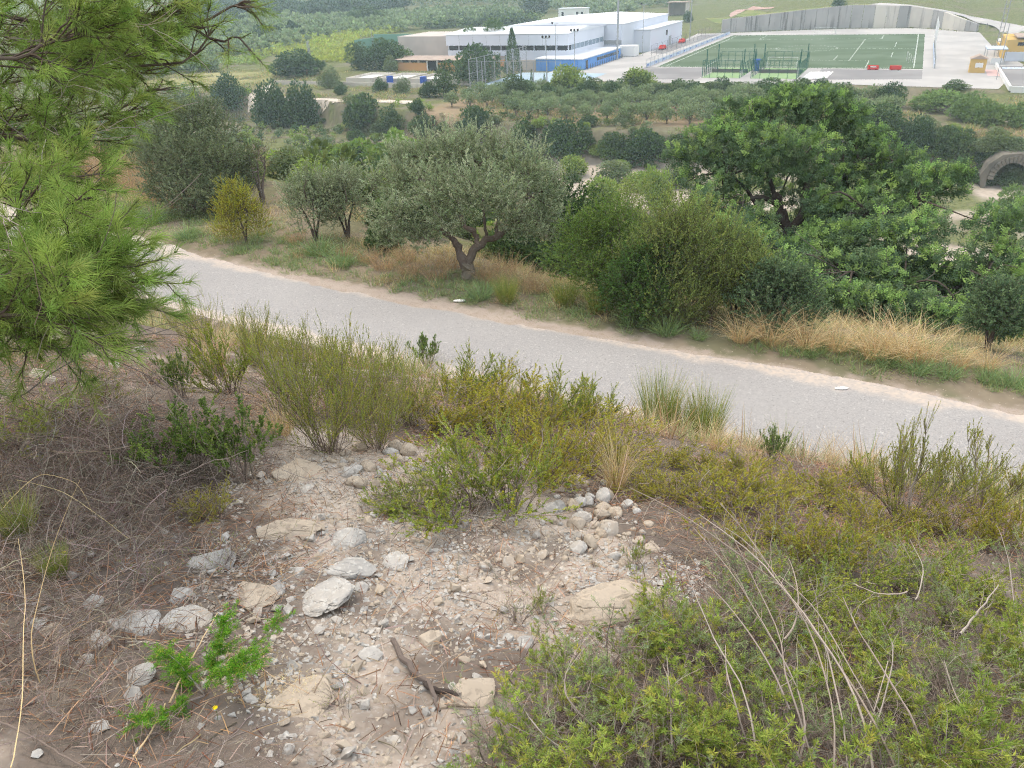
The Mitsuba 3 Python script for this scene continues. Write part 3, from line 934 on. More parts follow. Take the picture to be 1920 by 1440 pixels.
kind('rush', 3, 0.6, lambda rng: {'blades': (grass_tuft(rng, 620, 0.6, 0.13, 0.0022, 0.42, 0.05, P_BROOM + P_DARK[1:3], 5, 0.12), 'mat_leaf'),
                                 'dry_blades': (grass_tuft(rng, 260, 0.34, 0.14, 0.0014, 1.0, 0.2, P_STRAW[1:] + P_RUST, 5), 'mat_leaf')})


def foxtail(rng):
    w, f = Soup(), Soup()
    ends = np.array([[-0.10, 0.05, 0.30], [0.07, 0.02, 0.26], [-0.24, -0.02, 0.07], [0.03, -0.1, 0.06], [-0.03, 0.08, 0.33], [0.12, 0.06, 0.2]])
    S = np.stack([grow(rng, np.zeros((1, 3)), unit(e)[None] + [0, 0, 0.25], np.linalg.norm(e) * 1.08, 9, 0.1)[0] for e in ends])
    tubes(w, S, 0.002 * np.linspace(1, 0.5, 9)[None], pick(rng, P_TWIG, len(S)))
    p, d, *_ = sprout(rng, S, 240, 0.3, 1.0, 0.8)
    B = grow(rng, p, d, 0.045 * (0.5 + rng.random(240)), 4, 0.15)
    tubes(w, B, 0.0008, pick(rng, P_DARK, 240))
    q, ld, *_ = sprout(rng, B, 240 * 60, 0.0, 1.0, 1.0)
    leaves(f, q, ld, rand_dirs(rng, len(q)), 0.0135 * (0.6 + 0.6 * rng.random(len(q))), 0.0008, pick(rng, [rgb(96, 150, 44), rgb(120, 168, 56), rgb(80, 130, 44), rgb(170, 160, 70)], len(q), weights=[.35, .3, .25, .1]))
    return {'stems': (w, 'mat_wood'), 'foliage': (f, 'mat_leaf')}


kind('feathery', 1, 0.33, foxtail)
_turn = np.random.default_rng(77)


def set_out(name, kd, px, py, hp, label, cat_, group=None, wide=1.0, variant=None, at_point=None, sink=0.0):
    """Stands a plant of a kind at a picture point of the ground, hp picture points tall there."""
    _, groups, clouds_ = KIND[kd]
    vi = _turn.integers(len(groups)) if variant is None else variant
    g, V = groups[vi], clouds_[vi]
    turn = float(_turn.random() * 360)
    c_, s_ = math.cos(math.radians(turn)), math.sin(math.radians(turn))
    V = np.stack([V[:, 0] * c_ - V[:, 1] * s_, V[:, 0] * s_ + V[:, 1] * c_, V[:, 2]], 1) * ([wide, wide, 1] if kd in ('tangle', 'dry_tuft', 'rust_tuft', 'green_tuft', 'rush', 'straw_thistle') else [1, 1, 1])
    # the plant is moved back and scaled until it spans hp picture points above its front foot
    y_foot = py - 0.25 * hp
    s, p = 1.0, spot(px, y_foot, 0.5, 80, 60)
    loose = kd in ('tangle', 'dry_tuft', 'rust_tuft', 'green_tuft', 'rush', 'straw_thistle')
    k_ = np.array([1.0, 1.0, 1.0])
    for it in range(4):
        x, y = picture(p + V * k_ * s)
        s = float(s * np.clip(hp / max(np.percentile(y, 99.5) - np.percentile(y, 0.6), 1.0), 0.3, 3))
        x, y = picture(p + V * k_ * s)
        if not loose:
            q = np.clip(hp * wide * 1.3 / max(np.percentile(x, 99) - np.percentile(x, 1), 1.0), 0.6, 1.5)
            k_ = np.clip(k_ * [q, q, 1], [0.7, 0.7, 1], [1.9, 1.9, 1])
        y_foot = y_foot + (py - np.percentile(y, 99.5)) * 0.9
        p = spot(px, y_foot, 0.5, 80, 60)
    wide = wide * k_[0] if loose else k_[0]
    M = T().translate([float(p[0]), float(p[1]), float(p[2]) - sink]).rotate([0, 0, 1], turn).scale([float(s * wide), float(s * wide), float(s)])
    key = key_for(name)
    scene[key] = {'type': 'instance', 'to_world': M, 'kind': {'type': 'ref', 'id': g}}
    tag(key, label, cat_, group)
    return key


# ---- the rosemary mass of the lower right
rows = [
    ([(960, 1560), (1040, 1560), (1130, 1550), (1230, 1560), (1340, 1560), (1460, 1560), (1580, 1560), (1700, 1560), (1820, 1560), (1925, 1560)], 270, 'rosemary',
     'needle-leaved rosemary bush along the bottom edge'),
    ([(1010, 1425), (1085, 1420), (1165, 1425), (1250, 1430), (1350, 1430), (1460, 1430), (1570, 1430), (1680, 1430), (1790, 1430), (1900, 1430)], 215, 'rosemary',
     'rosemary bush one row back from the bottom edge'),
    ([(1140, 1330), (1225, 1320), (1310, 1310), (1400, 1300), (1500, 1320), (1600, 1320), (1700, 1320), (1800, 1320), (1900, 1320)], 190, 'rosemary',
     'rosemary bush in the middle of the lower right thicket'),
    ([(1270, 1225), (1360, 1230), (1470, 1225), (1560, 1230), (1650, 1225), (1740, 1230), (1830, 1225), (1920, 1230)], 155, 'green_heath',
     'dense heath bush in the right-hand thicket'),
    ([(1430, 1130), (1510, 1135), (1590, 1130), (1670, 1135), (1750, 1130), (1830, 1135), (1915, 1130)], 140, 'green_heath',
     'heath bush near the back of the right-hand thicket'),
    ([(1390, 1045), (1460, 1040), (1540, 1045), (1620, 1040), (1700, 1045), (1780, 1040), (1870, 1045)], 115, 'heath',
     'yellow-green heath bush behind the right-hand thicket'),
    ([(1215, 965), (1280, 970), (1350, 975), (1430, 970), (1510, 972), (1590, 975), (1900, 975)], 95, 'heath',
     'low yellow-green heath bush on the crest above the lane'),
]
r3 = np.random.default_rng(5)
ORD = 'first second third fourth fifth sixth seventh eighth ninth tenth eleventh'.split()
for pts, hp, kd, label in rows:
    for k, (x, y) in enumerate(pts):
        set_out({'rosemary': 'rosemary_bush', 'heath': 'heath_bush', 'green_heath': 'heath_bush'}[kd], 'grey_rosemary' if kd != 'heath' and (k * 7 + int(hp)) % 10 < 3 else kd, x + r3.normal() * 10, y + r3.normal() * 8, hp * r3.uniform(0.82, 1.18), f'{label}, {ORD[k]} from the left',
                'bush', label.replace('bush', 'bushes'), wide=r3.uniform(1.15, 1.5))

SHRUBS = [  # name, kind, place, height in picture points, width factor, label
    ('green_shrub', 'green_heath', 870, 990, 190, 1.2, 'large bright green shrub alone in the middle of the bare strip'),
    ('green_shrub', 'green_heath', 955, 965, 190, 0.9, 'green shrub with dark dead stems joined to the right of the central one'),
    ('green_shrub', 'green_heath', 765, 985, 100, 1.15, 'low green side bush at the left foot of the central shrub'),
    ('heath_bush', 'heath', 1010, 915, 150, 1.2, 'yellow-green heath bush right behind the central shrub'),
    ('heath_bush', 'heath', 830, 840, 140, 1.2, 'yellowish heath bush just right of the left cobble heap'),
    ('heath_bush', 'heath', 915, 835, 150, 1.2, 'yellow heath bush above the central green shrub'),
    ('heath_bush', 'heath', 1085, 905, 140, 1.2, 'golden-green heath bush above the right cobble heap'),
    ('heath_bush', 'heath', 1165, 880, 120, 1.1, 'yellow-green heath bush left of the rush clumps'),
    ('heath_bush', 'heath', 1000, 835, 130, 1.2, 'pale yellow-green heath bush between the lane and the central shrub'),
    ('heath_bush', 'heath', 1090, 825, 110, 1.2, 'heath bush at the lane edge left of the rush clumps'),
    ('heath_bush', 'heath', 400, 985, 85, 0.9, 'small bright yellow heath plant below the leafy green shrubs'),
    ('broom_shrub', 'broom', 615, 838, 213, 0.80, 'tallest grey-green broom shrub standing over the left cobble heap'),
    ('broom_shrub', 'broom', 705, 845, 170, 0.71, 'brownish broom shrub leaning right of the tallest one'),
    ('broom_shrub', 'broom', 560, 775, 165, 0.80, 'broom shrub behind and left of the tallest one'),
    ('broom_shrub', 'broom', 690, 775, 165, 0.80, 'yellowish broom shrub behind the tallest one'),
    ('broom_shrub', 'broom', 770, 800, 130, 0.80, 'broom shrub with dry grass stems at the lane side'),
    ('broom_shrub', 'broom', 478, 680, 109, 0.71, 'broom shrub against the lane, second from the pine'),
    ('broom_shrub', 'broom', 372, 655, 104, 0.71, 'broom shrub against the lane, nearest the pine'),
    ('broom_shrub', 'broom', 620, 720, 104, 0.89, 'wide broom shrub against the lane above the tallest broom'),
    ('broom_shrub', 'broom', 550, 700, 96, 0.89, 'low broom shrub against the lane between two taller ones'),
    ('green_shrub', 'green_heath', 430, 735, 120, 0.9, 'rounded green shrub on the bare ground left of the brooms'),
    ('leafy_shrub', 'leafy', 340, 735, 85, 0.7, 'small upright green shrub on the bare ground near the pine'),
    ('grey_shrub', 'twiggy', 290, 730, 60, 1.2, 'small grey twiggy shrub beside the upright green one'),
    ('leafy_shrub', 'leafy', 285, 890, 105, 0.9, 'left one of the dark green leafy shrubs'),
    ('leafy_shrub', 'leafy', 365, 885, 140, 0.9, 'middle one of the dark green leafy shrubs with tall shoots'),
    ('leafy_shrub', 'leafy', 450, 890, 145, 1.0, 'right one of the dark green leafy shrubs, yellow at the tips'),
    ('grey_shrub', 'twiggy', 398, 905, 34, 1.3, 'tiny silver-grey plant at the foot of the leafy shrubs'),
    ('spreading_shrub', 'green_heath', 120, 815, 100, 1.7, 'low spreading green shrub below the pine boughs'),
    ('spreading_shrub', 'green_heath', 30, 860, 90, 1.5, 'low spreading shrub at the left edge below the pine'),
    ('open_shrub', 'open_shrub', 1700, 965, 185, 0.95, 'open shrub with bare grey stems at the base beside the lane on the right'),
    ('open_shrub', 'open_shrub', 1840, 985, 190, 0.95, 'open yellow-green shrub at the right edge beside the lane'),
    ('small_shrub', 'leafy', 800, 690, 62, 0.7, 'lone dark leafy shrub standing up against the lane'),
    ('small_shrub', 'leafy', 1446, 862, 62, 0.7, 'small dark green plant on the dirt mound'),
    ('grey_shrub', 'twiggy', 945, 755, 90, 1.5, 'dark twiggy shrub against the lane in mid picture'),
    ('green_shrub', 'green_heath', 870, 745, 90, 1.2, 'green shrub against the lane left of the dark twiggy one'),
    ('green_shrub', 'green_heath', 1025, 790, 100, 1.2, 'green shrub against the lane right of the dark twiggy one'),
    ('green_shrub', 'green_heath', 1115, 800, 85, 1.2, 'grassy green shrub against the lane before the rush clumps'),
    ('twiggy_plant', 'twiggy', 970, 1185, 92, 1.0, 'brownish twiggy plant on the gravel left of the chalky bedrock'),
    ('twiggy_plant', 'twiggy', 640, 1345, 100, 1.2, 'thin dark twiggy plant right of the straw thistle'),
    ('twiggy_plant', 'twiggy', 410, 1075, 85, 1.2, 'thin green-stemmed plant in front of the knobbly white rock'),
    ('twiggy_plant', 'twiggy', 290, 1110, 90, 1.6, 'sparse dark twiggy plant above the domed grey rock'),
    ('twiggy_plant', 'twiggy', 540, 1010, 50, 1.5, 'sparse twiggy plant on the needles left of the white boulder'),
    ('rosemary_sprig', 'rosemary', 1190, 1066, 58, 0.7, 'small lone rosemary seedling below the right cobble heap'),
    ('rosemary_sprig', 'rosemary', 1015, 1150, 52, 0.35, 'single thin rosemary shoot on the chalky ground'),
    ('grey_shrub', 'twiggy', 1112, 1068, 26, 1.0, 'tiny grey tuft on the chalky ground'),
    ('feathery_plant', 'feathery', 385, 1360, 215, 1.0, 'feathery bright green plant with two tall plumes at lower left'),
    ('straw_thistle', 'straw_thistle', 455, 1335, 130, 1.0, 'straw-coloured dry thistle tangle right of the feathery plant'),
    ('straw_thistle', 'straw_thistle', 545, 1345, 95, 0.9, 'lower straw-coloured dry thistle beside the beige rock'),
    ('rush_clump', 'rush', 1235, 815, 140, 0.8, 'tall dark rush clump standing against the lane'),
    ('rush_clump', 'rush', 1320, 830, 120, 0.9, 'shorter rush clump with dry skirt right of the tall one'),
    ('rush_clump', 'rush', 1275, 830, 90, 1.3, 'low rush clump between two taller ones'),
    ('dry_grass_tuft', 'dry_tuft', 1558, 872, 70, 0.8, 'pale dry grass tuft on the dirt mound beside the lane'),
    ('dry_grass_tuft', 'dry_tuft', 1155, 915, 130, 0.5, 'tall straw grass tuft above the right cobble heap'),
    ('dry_grass_tuft', 'dry_tuft', 530, 820, 90, 1.0, 'grey dry grass tuft left of the tallest broom'),
    ('dry_grass_tuft', 'dry_tuft', 1345, 850, 70, 1.0, 'tan dry grass tuft at the right foot of the rush clumps'),
    ('dry_grass_tuft', 'dry_tuft', 790, 770, 90, 0.7, 'pale dry grass tuft in the broom row near the lane'),
    ('dry_grass_tuft', 'dry_tuft', 410, 690, 100, 0.6, 'pale dry grass tuft between the two brooms nearest the pine'),
    ('grass_tuft', 'rush', 40, 1020, 110, 1.0, 'green grass tuft among dead twigs at the left edge'),
    ('grass_tuft', 'rush', 110, 1095, 80, 1.0, 'thin green grass tuft lower among the dead twigs'),
]
SHRUBS += [
    ('heath_bush', 'heath', 1255, 900, 80, 1.3, 'heath bush at the foot of the tall rush clump'),
    ('heath_bush', 'heath', 1325, 905, 75, 1.3, 'heath bush at the foot of the shorter rush clump'),
    ('heath_bush', 'heath', 1450, 945, 70, 1.4, 'low heath bush below the left end of the dirt mound'),
    ('heath_bush', 'heath', 1690, 935, 70, 1.3, 'low heath bush in front of the open shrub'),
    ('rosemary_bush', 'rosemary', 1190, 1240, 120, 1.2, 'rosemary bush at the near side of the chalky bedrock'),
    ('rosemary_bush', 'rosemary', 1060, 1300, 130, 1.0, 'loose rosemary bush standing forward on the gravel'),
    ('green_shrub', 'green_heath', 790, 985, 110, 1.3, 'second low green side bush at the left of the central shrub'),
    ('heath_bush', 'heath', 1190, 935, 85, 1.2, 'heath bush between the right cobble heap and the rush clumps'),
    ('heath_bush', 'heath', 1390, 905, 75, 1.2, 'small heath bush right below the rush clumps'),
    ('heath_bush', 'heath', 1600, 935, 80, 1.2, 'heath bush at the right foot of the dirt mound'),
    ('heath_bush', 'green_heath', 1780, 940, 90, 1.2, 'green heath bush between the two open shrubs'),
    ('dry_grass_tuft', 'dry_tuft', 1410, 875, 60, 1.1, 'low straw grass tuft at the left end of the dirt mound'),
    ('dry_grass_tuft', 'dry_tuft', 1620, 880, 60, 1.0, 'low straw grass tuft at the right end of the dirt mound'),
    ('grey_shrub', 'twiggy', 1500, 905, 55, 1.7, 'grey twiggy mat on the slope of the dirt mound'),
    ('grey_shrub', 'twiggy', 1350, 935, 50, 1.6, 'grey twiggy mat below the rush clumps'),
    ('small_shrub', 'green_heath', 205, 760, 60, 1.3, 'small green bush at the edge of the pine shade'),
    ('grey_shrub', 'twiggy', 230, 690, 50, 1.5, 'grey dead bush beside the pine bough tip'),
]
for name, kd, px, py, hp, wd, label in SHRUBS:
    set_out(name, kd, px, py, hp, label, 'grass' if 'grass_tuft' in name else 'rushes' if 'rush' in name else 'plant' if 'plant' in name or 'thistle' in name or 'sprig' in name else 'shrub', wide=wd)

for x, y, s in [(60, 910, 110), (150, 940, 110), (250, 950, 90), (60, 1010, 130), (160, 1030, 120), (270, 1040, 100), (40, 1130, 130), (140, 1120, 90), (60, 1260, 150), (130, 1330, 150), (240, 1400, 150), (70, 1430, 170),
                (330, 1430, 140), (460, 1440, 130), (200, 1180, 90), (420, 1240, 90), (60, 820, 80), (560, 1440, 110), (330, 1260, 90), (700, 960, 60), (820, 990, 60), (960, 985, 60), (500, 830, 60)]:
    set_out('dead_twig_tangle', 'tangle', x, y + s * 0.5, s * (2.5 if x < 180 else 1.2), 'grey-brown tangle of dead twigs lying on the needle litter', 'dead twigs', 'tangles of dead twigs', wide=1.25)
r4 = np.random.default_rng(8)
for _ in range(44):
    x, y = r4.uniform(-20, 300), r4.uniform(850, 1440)
    if y < 1040 or x < 60 or (y > 1330 and x < 200):
        set_out('dead_brush', 'tangle', x, y + 60, r4.uniform(190, 320) * (0.5 + 0.5 * (y - 600) / 800), 'grey dry brush covering the ground at the left edge', 'dead brush', 'dry brush at the left edge', wide=r4.uniform(0.9, 1.3))
for x, y, s in [(1330, 1090, 80), (1400, 1110, 80), (1290, 1060, 60), (1420, 1000, 70), (1500, 920, 60), (1650, 1010, 70), (1560, 1440, 140), (1850, 1440, 150), (1330, 970, 70)]:
    set_out('dead_twig_tangle', 'tangle', x, y + s * 0.4, s * 1.8, 'pale grey tangle of dead twigs inside the right-hand bushes', 'dead twigs', 'dead twigs in the right-hand bushes', wide=0.9)


# ---- sticks, canes and branches that lie about
def stick(name, pts, r0, r1, label, cat_='dead branch', group=None, pal=P_TWIG, sides=6, twigs=0, seed=1):
    """pts: (picture x, picture y, height above the ground); laid over the ground."""
    rg = np.random.default_rng(seed)
    P = []
    for x, y, hgt in pts:
        p = spot(x, y)
        d = unit(EYE - p)
        P.append(p + d * (hgt / max(d[2], 0.2)) + [0, 0, r0 * 0.6])
    s = Soup()
    limbs(s, rg, [(P, r0, r1)], sides=sides, col=pal, K=14)
    if twigs:
        c = np.array(P); tt = np.linspace(0, 1, len(c)); x = np.linspace(0, 1, 14)
        c = np.stack([PchipInterpolator(tt, c[:, k])(x) for k in range(3)], 1)
        q, d, *_ = sprout(rg, c[None], twigs, 0.25, 1, 0.5)
        B = grow(rg, q, d, 0.16 * (0.3 + rg.random(twigs)), 6, 0.16)
        tubes(s, B, r1 * 0.6 * np.linspace(1, 0.5, 6)[None], pick(rg, pal, twigs))
    v, f, c = s.mesh()
    return tag(obj(name, (v, f), 'mat_wood', None, False, c), label, cat_, group)


# the forked branch: one mesh of its two arms
rg = np.random.default_rng(3)
s = Soup()
P = [spot(x, y) + [0, 0, 0.02] for x, y in [(738, 1208), (757, 1242), (782, 1272), (806, 1292), (818, 1318), (826, 1342)]]
limbs(s, rg, [(P, 0.0105, 0.005)], 8, [rgb(104, 92, 84), rgb(120, 110, 102)], 16)
P = [spot(x, y) + [0, 0, 0.018] for x, y in [(800, 1290), (815, 1300), (840, 1306), (866, 1312)]]
limbs(s, rg, [(P, 0.009, 0.008)], 8, [rgb(78, 70, 66)], 10)
P = [spot(x, y) + [0, 0, 0.01] for x, y in [(820, 1325), (860, 1328), (900, 1330)]]
limbs(s, rg, [(P, 0.004, 0.002)], 6, [rgb(120, 108, 96)], 8)
v, f, c = s.mesh()
solo('dead_branch', (v, f), 'mat_wood', 'dark forked dead branch lying on the gravel near the bottom centre', 'dead branch', color=c)
stick('stick', [(822, 1008, 0.02), (790, 1050, 0.03), (752, 1110, 0.02), (722, 1160, 0.02), (704, 1202, 0.0)], 0.0038, 0.002, 'thin straight pale stick slanting down from the central shrub', pal=P_STRAW[:1] + P_TWIG[2:3])
stick('stick', [(0, 1355, 0.03), (60, 1382, 0.03), (110, 1412, 0.03), (165, 1445, 0.02)], 0.0036, 0.0026, 'straight brown stick in the lower left corner', pal=P_TWIG[1:2])
stick('stick', [(318, 1320, 0.02), (352, 1250, 0.05), (380, 1200, 0.07), (408, 1150, 0.06)], 0.0035, 0.0015, 'straw-coloured stalk between the plumes of the feathery plant', pal=P_RUST)
stick('stick', [(250, 1420, 0.02), (285, 1370, 0.03), (310, 1320, 0.02)], 0.003, 0.002, 'short brown stick below the feathery plant', pal=P_RUST)
for k, pts in enumerate([
        [(1640, 1470, 0.1), (1600, 1300, 0.3), (1520, 1170, 0.42), (1440, 1070, 0.5), (1310, 965, 0.6)],
        [(1560, 1470, 0.1), (1555, 1300, 0.3), (1500, 1150, 0.4), (1420, 1030, 0.5), (1350, 945, 0.6)],
        [(1590, 1460, 0.1), (1575, 1330, 0.25), (1550, 1220, 0.35), (1538, 1200, 0.35), (1440, 1060, 0.45), (1360, 990, 0.5)],
        [(1690, 1470, 0.1), (1600, 1290, 0.3), (1480, 1120, 0.4), (1330, 1000, 0.5), (1180, 915, 0.5)],
        [(1530, 1450, 0.1), (1480, 1290, 0.3), (1460, 1190, 0.4), (1410, 1080, 0.45), (1370, 1000, 0.5)],
        [(1500, 1420, 0.1), (1490, 1280, 0.25), (1395, 1110, 0.35), (1300, 990, 0.4)],
        [(1620, 1450, 0.1), (1640, 1370, 0.2), (1672, 1250, 0.3), (1672, 1205, 0.35)],
        [(1610, 1430, 0.1), (1640, 1330, 0.2), (1665, 1240, 0.3)],
        [(1470, 1200, 0.3), (1495, 1150, 0.35), (1490, 1080, 0.4), (1478, 1048, 0.42)],
        [(1420, 1440, 0.1), (1395, 1300, 0.25), (1330, 1180, 0.3), (1290, 1080, 0.35)],
        [(1925, 1230, 0.3), (1905, 1150, 0.4), (1888, 1040, 0.45), (1868, 985, 0.45)],
        [(1800, 1190, 0.3), (1840, 1140, 0.35), (1872, 1098, 0.35)],
        [(1700, 1110, 0.3), (1660, 1115, 0.35), (1600, 1095, 0.3)],
        [(1715, 1125, 0.3), (1730, 1080, 0.35), (1705, 1010, 0.4)],
        [(1660, 1400, 0.1), (1610, 1280, 0.3), (1540, 1160, 0.4), (1460, 1080, 0.45)],
        [(1740, 1440, 0.1), (1700, 1330, 0.3), (1620, 1200, 0.4), (1580, 1120, 0.42)],
        [(1480, 1330, 0.2), (1420, 1210, 0.35), (1350, 1120, 0.4), (1270, 1060, 0.4)],
        [(1850, 1400, 0.1), (1800, 1320, 0.25), (1770, 1240, 0.3)],
        [(1400, 1390, 0.1), (1370, 1290, 0.25), (1360, 1210, 0.3)],
        [(1080, 1430, 0.1), (1040, 1395, 0.15), (995, 1350, 0.15), (965, 1300, 0.12)],
        [(1260, 1400, 0.1), (1255, 1300, 0.2), (1250, 1230, 0.25)],
        [(1120, 1370, 0.1), (1060, 1300, 0.2), (1062, 1260, 0.25)]]):
    thick = 0.0042 if k in (0, 3, 11) else 0.003
    stick('dead_cane', pts, thick, thick * 0.45, 'long grey dead cane leaning out of the right-hand bushes' if k < 10 else 'short bare grey stem sticking out of the green bushes', 'dead stem',
          'dead canes of the right-hand bushes' if k < 10 else 'bare stems in the green bushes', pal=P_TWIG[::2], sides=5, twigs=14 if k in (0, 1, 3, 5) else 3, seed=40 + k)
for k, pts in enumerate([
        [(20, 1440, 0.02), (40, 1330, 0.1), (46, 1150, 0.25), (34, 1010, 0.3)], [(75, 1280, 0.05), (60, 1180, 0.2), (95, 1040, 0.3), (150, 900, 0.4)],
        [(0, 960, 0.1), (80, 890, 0.25), (140, 905, 0.25), (175, 970, 0.1)], [(240, 1010, 0.05), (175, 960, 0.15), (110, 920, 0.2), (30, 900, 0.2)],
        [(590, 770, 0.2), (560, 720, 0.35), (520, 690, 0.35), (480, 692, 0.25)], [(1060, 900, 0.02), (1045, 840, 0.2), (1022, 765, 0.4)], [(1085, 900, 0.02), (1100, 820, 0.25), (1110, 770, 0.35)]]):
    stick('grass_stalk', pts, 0.0016, 0.0007, 'single long bent straw stalk of dry grass', 'grass stalk', 'lone straw stalks', pal=P_STRAW, sides=4, seed=80 + k)
for x, y in [(128, 1056), (411, 1351)]:
    rg = np.random.default_rng(x)
    s = Soup(); p = spot(x, y) + [0, 0, 0.05]
    tubes(s, np.array([[p - [0.005, 0, 0.06], p - [0, 0, 0.03], p]]), 0.0008, P_DARK[0])
    a = np.arange(12) / 12 * 2 * np.pi
    d = np.stack([np.cos(a), np.sin(a), 0.35 + 0 * a], 1)
    leaves(s, np.repeat(p[None], 12, 0), unit(d), np.repeat([[0, 0, 1.0]], 12, 0), 0.009, 0.0022, rgb(238, 214, 40))
    v, f, c = s.mesh()
    solo('flower', (v, f), 'mat_leaf', 'tiny yellow flower among the dead twigs' if x < 200 else 'tiny yellow flower below the feathery green plant', 'flower', color=c)

# ---- litter: fallen needles, chips of wood, short dead grass
rg = np.random.default_rng(61)


def litter_density(u, g):
    x = NY * u + NX * g; y = -NX * u + NY * g
    n = meshkit.fbm(np.stack([x * 1.3, y * 1.3, 0 * x], -1), 3, 33)
    right = np.minimum(np.minimum(0.75 * (y - 1.2), 0.62), 0.62 - 0.9 * (y - 2.6)); left = -0.60 - 0.30 * (y - 1.2)
    bare = sstep(-0.2, 0.2, x - left) * sstep(-0.2, 0.2, right - x) * sstep(4.6, 4.1, y)
    return np.clip(sstep(0.30, 0.60, n) * (1 - 0.75 * bare) + 0.08, 0, 1)


p = strew(60000, -6.5, 2.5, 0.4, 6.5, rg, litter_density)
n = len(p)
d = rand_dirs(rg, n); d[:, 2] *= 0.16; d = unit(d)
ln = 0.05 + 0.06 * rg.random(n)
P = np.stack([p + [0, 0, 0.004], p + d * ln[:, None] * 0.5 + [0, 0, 0.007], p + d * ln[:, None] + np.stack([0 * ln, 0 * ln, 0.004 + 0.0 * ln], 1)], 1)
P[..., 2] += 0.012 * rg.random((n, 1))
s = Soup()
strips(s, P, np.array([[0.0012, 0.0012, 0.0007]]), unit(np.cross(d, [0, 0, 1.0])), pick(rg, [rgb(140, 100, 76), rgb(104, 74, 58), rgb(178, 142, 112), rgb(76, 60, 52), rgb(160, 146, 134)], n, 0.15))
v, f, c = s.mesh()
tag(obj('needle_litter', (v, f), 'mat_wood', None, False, c), 'red-brown fallen pine needles matted over the bank', 'needle litter', kind='stuff')
p = strew(11000, -6.5, 2.5, 0.4, 7.5, rg, lambda u, g: np.clip(litter_density(u, g) * (0.35 + 0.75 * sstep(-0.6, -1.6, u)), 0, 1))
d = rand_dirs(rg, len(p)); d[:, 2] = np.abs(d[:, 2]) * 0.35; d = unit(d)
P = grow(rg, p + [0, 0, 0.004], d, 0.10 + 0.22 * rg.random(len(p)) ** 2, 5, 0.22, (0, 0, -0.05))
gz = ground(P[..., 0], P[..., 1]); P[..., 2] = np.maximum(P[..., 2], gz + 0.004)
s = Soup()
tubes(s, P, (0.0008 + 0.0012 * rg.random(len(p)) ** 3)[:, None] * np.linspace(1.2, 0.6, 5)[None], pick(rg, P_TWIG + P_RUST[:1], len(p), 0.18))
v, f, c = s.mesh()
tag(obj('twig_litter', (v, f), 'mat_wood', None, False, c), 'thin grey dead twigs strewn over the bank', 'twig litter', kind='stuff')
# low wispy growth between the bushes of the crest and the lane
p = strew(1300, -16, 7, 5.0, 10.3, rg, lambda u, g: 0.2 + 0.8 * sstep(0.4, 0.6, meshkit.fbm(np.stack([u * 0.9, g * 0.9, 0 * u], -1), 2, 5)))
s = Soup()
protos = [grass_tuft(rg, 36, 0.3, 0.07, 0.0032, 0.8, 0.18, P_GRASS + P_STRAW[1:3], 3).mesh() for _ in range(6)] + [grass_tuft(rg, 34, 0.34, 0.06, 0.003, 0.7, 0.2, P_STRAW + P_RUST, 3).mesh() for _ in range(4)]


def plant_stuff(s, protos, pts, rg, smin=0.6, smax=1.4):
    for q in pts:
        v, f, c = protos[rg.integers(len(protos))]
        a = rg.random() * 6.283; k = rg.uniform(smin, smax); ca, sa = math.cos(a) * k, math.sin(a) * k
        s.add(np.stack([v[:, 0] * ca - v[:, 1] * sa, v[:, 0] * sa + v[:, 1] * ca, v[:, 2] * k], 1) + q, f, c * rg.uniform(0.85, 1.15))


plant_stuff(s, protos, p, rg)
s.put('bank_grass', 'mat_leaf'); tag('bank_grass', 'thin mixed green and straw grass between the bushes of the bank', 'grass', kind='stuff')
# the far verge: turf, dry stalks
s = Soup()
green = [grass_tuft(rg, 34, 0.17, 0.11, 0.0048, 1.0, 0.2, P_BLUEGRASS + P_GRASS, 3).mesh() for _ in range(6)]
p = strew(1700, -34, 8, 14.3, 17.5, rg, lambda u, g: (0.2 + 0.8 * sstep(0.42, 0.58, meshkit.fbm(np.stack([u * 0.8, g * 0.8, 0 * u], -1), 2, 15))) * sstep(14.25, 14.8, g) * sstep(18, 15.5, g))
plant_stuff(s, green, p, rg, 0.6, 1.6)
s.put('verge_turf', 'mat_leaf'); tag('verge_turf', 'short blue-green grass along the far edge of the lane', 'grass', kind='stuff')
s = Soup()
dry = [grass_tuft(rg, 30, 0.34, 0.14, 0.0048, 0.8, 0.2, P_STRAW + P_GRASS[2:], 3).mesh() for _ in range(6)]
p = strew(1500, -40, 8, 14.6, 20.5, rg, lambda u, g: sstep(14.5, 15.6, g) * (0.08 + 0.92 * sstep(0.4, 0.58, meshkit.fbm(np.stack([u * 0.5, g * 0.5, 0 * u], -1), 2, 25))))
plant_stuff(s, dry, p, rg, 0.5, 1.3)
s.put('verge_dry_grass', 'mat_leaf'); tag('verge_dry_grass', 'brown and straw dry grass behind the turf of the far verge', 'grass', kind='stuff')

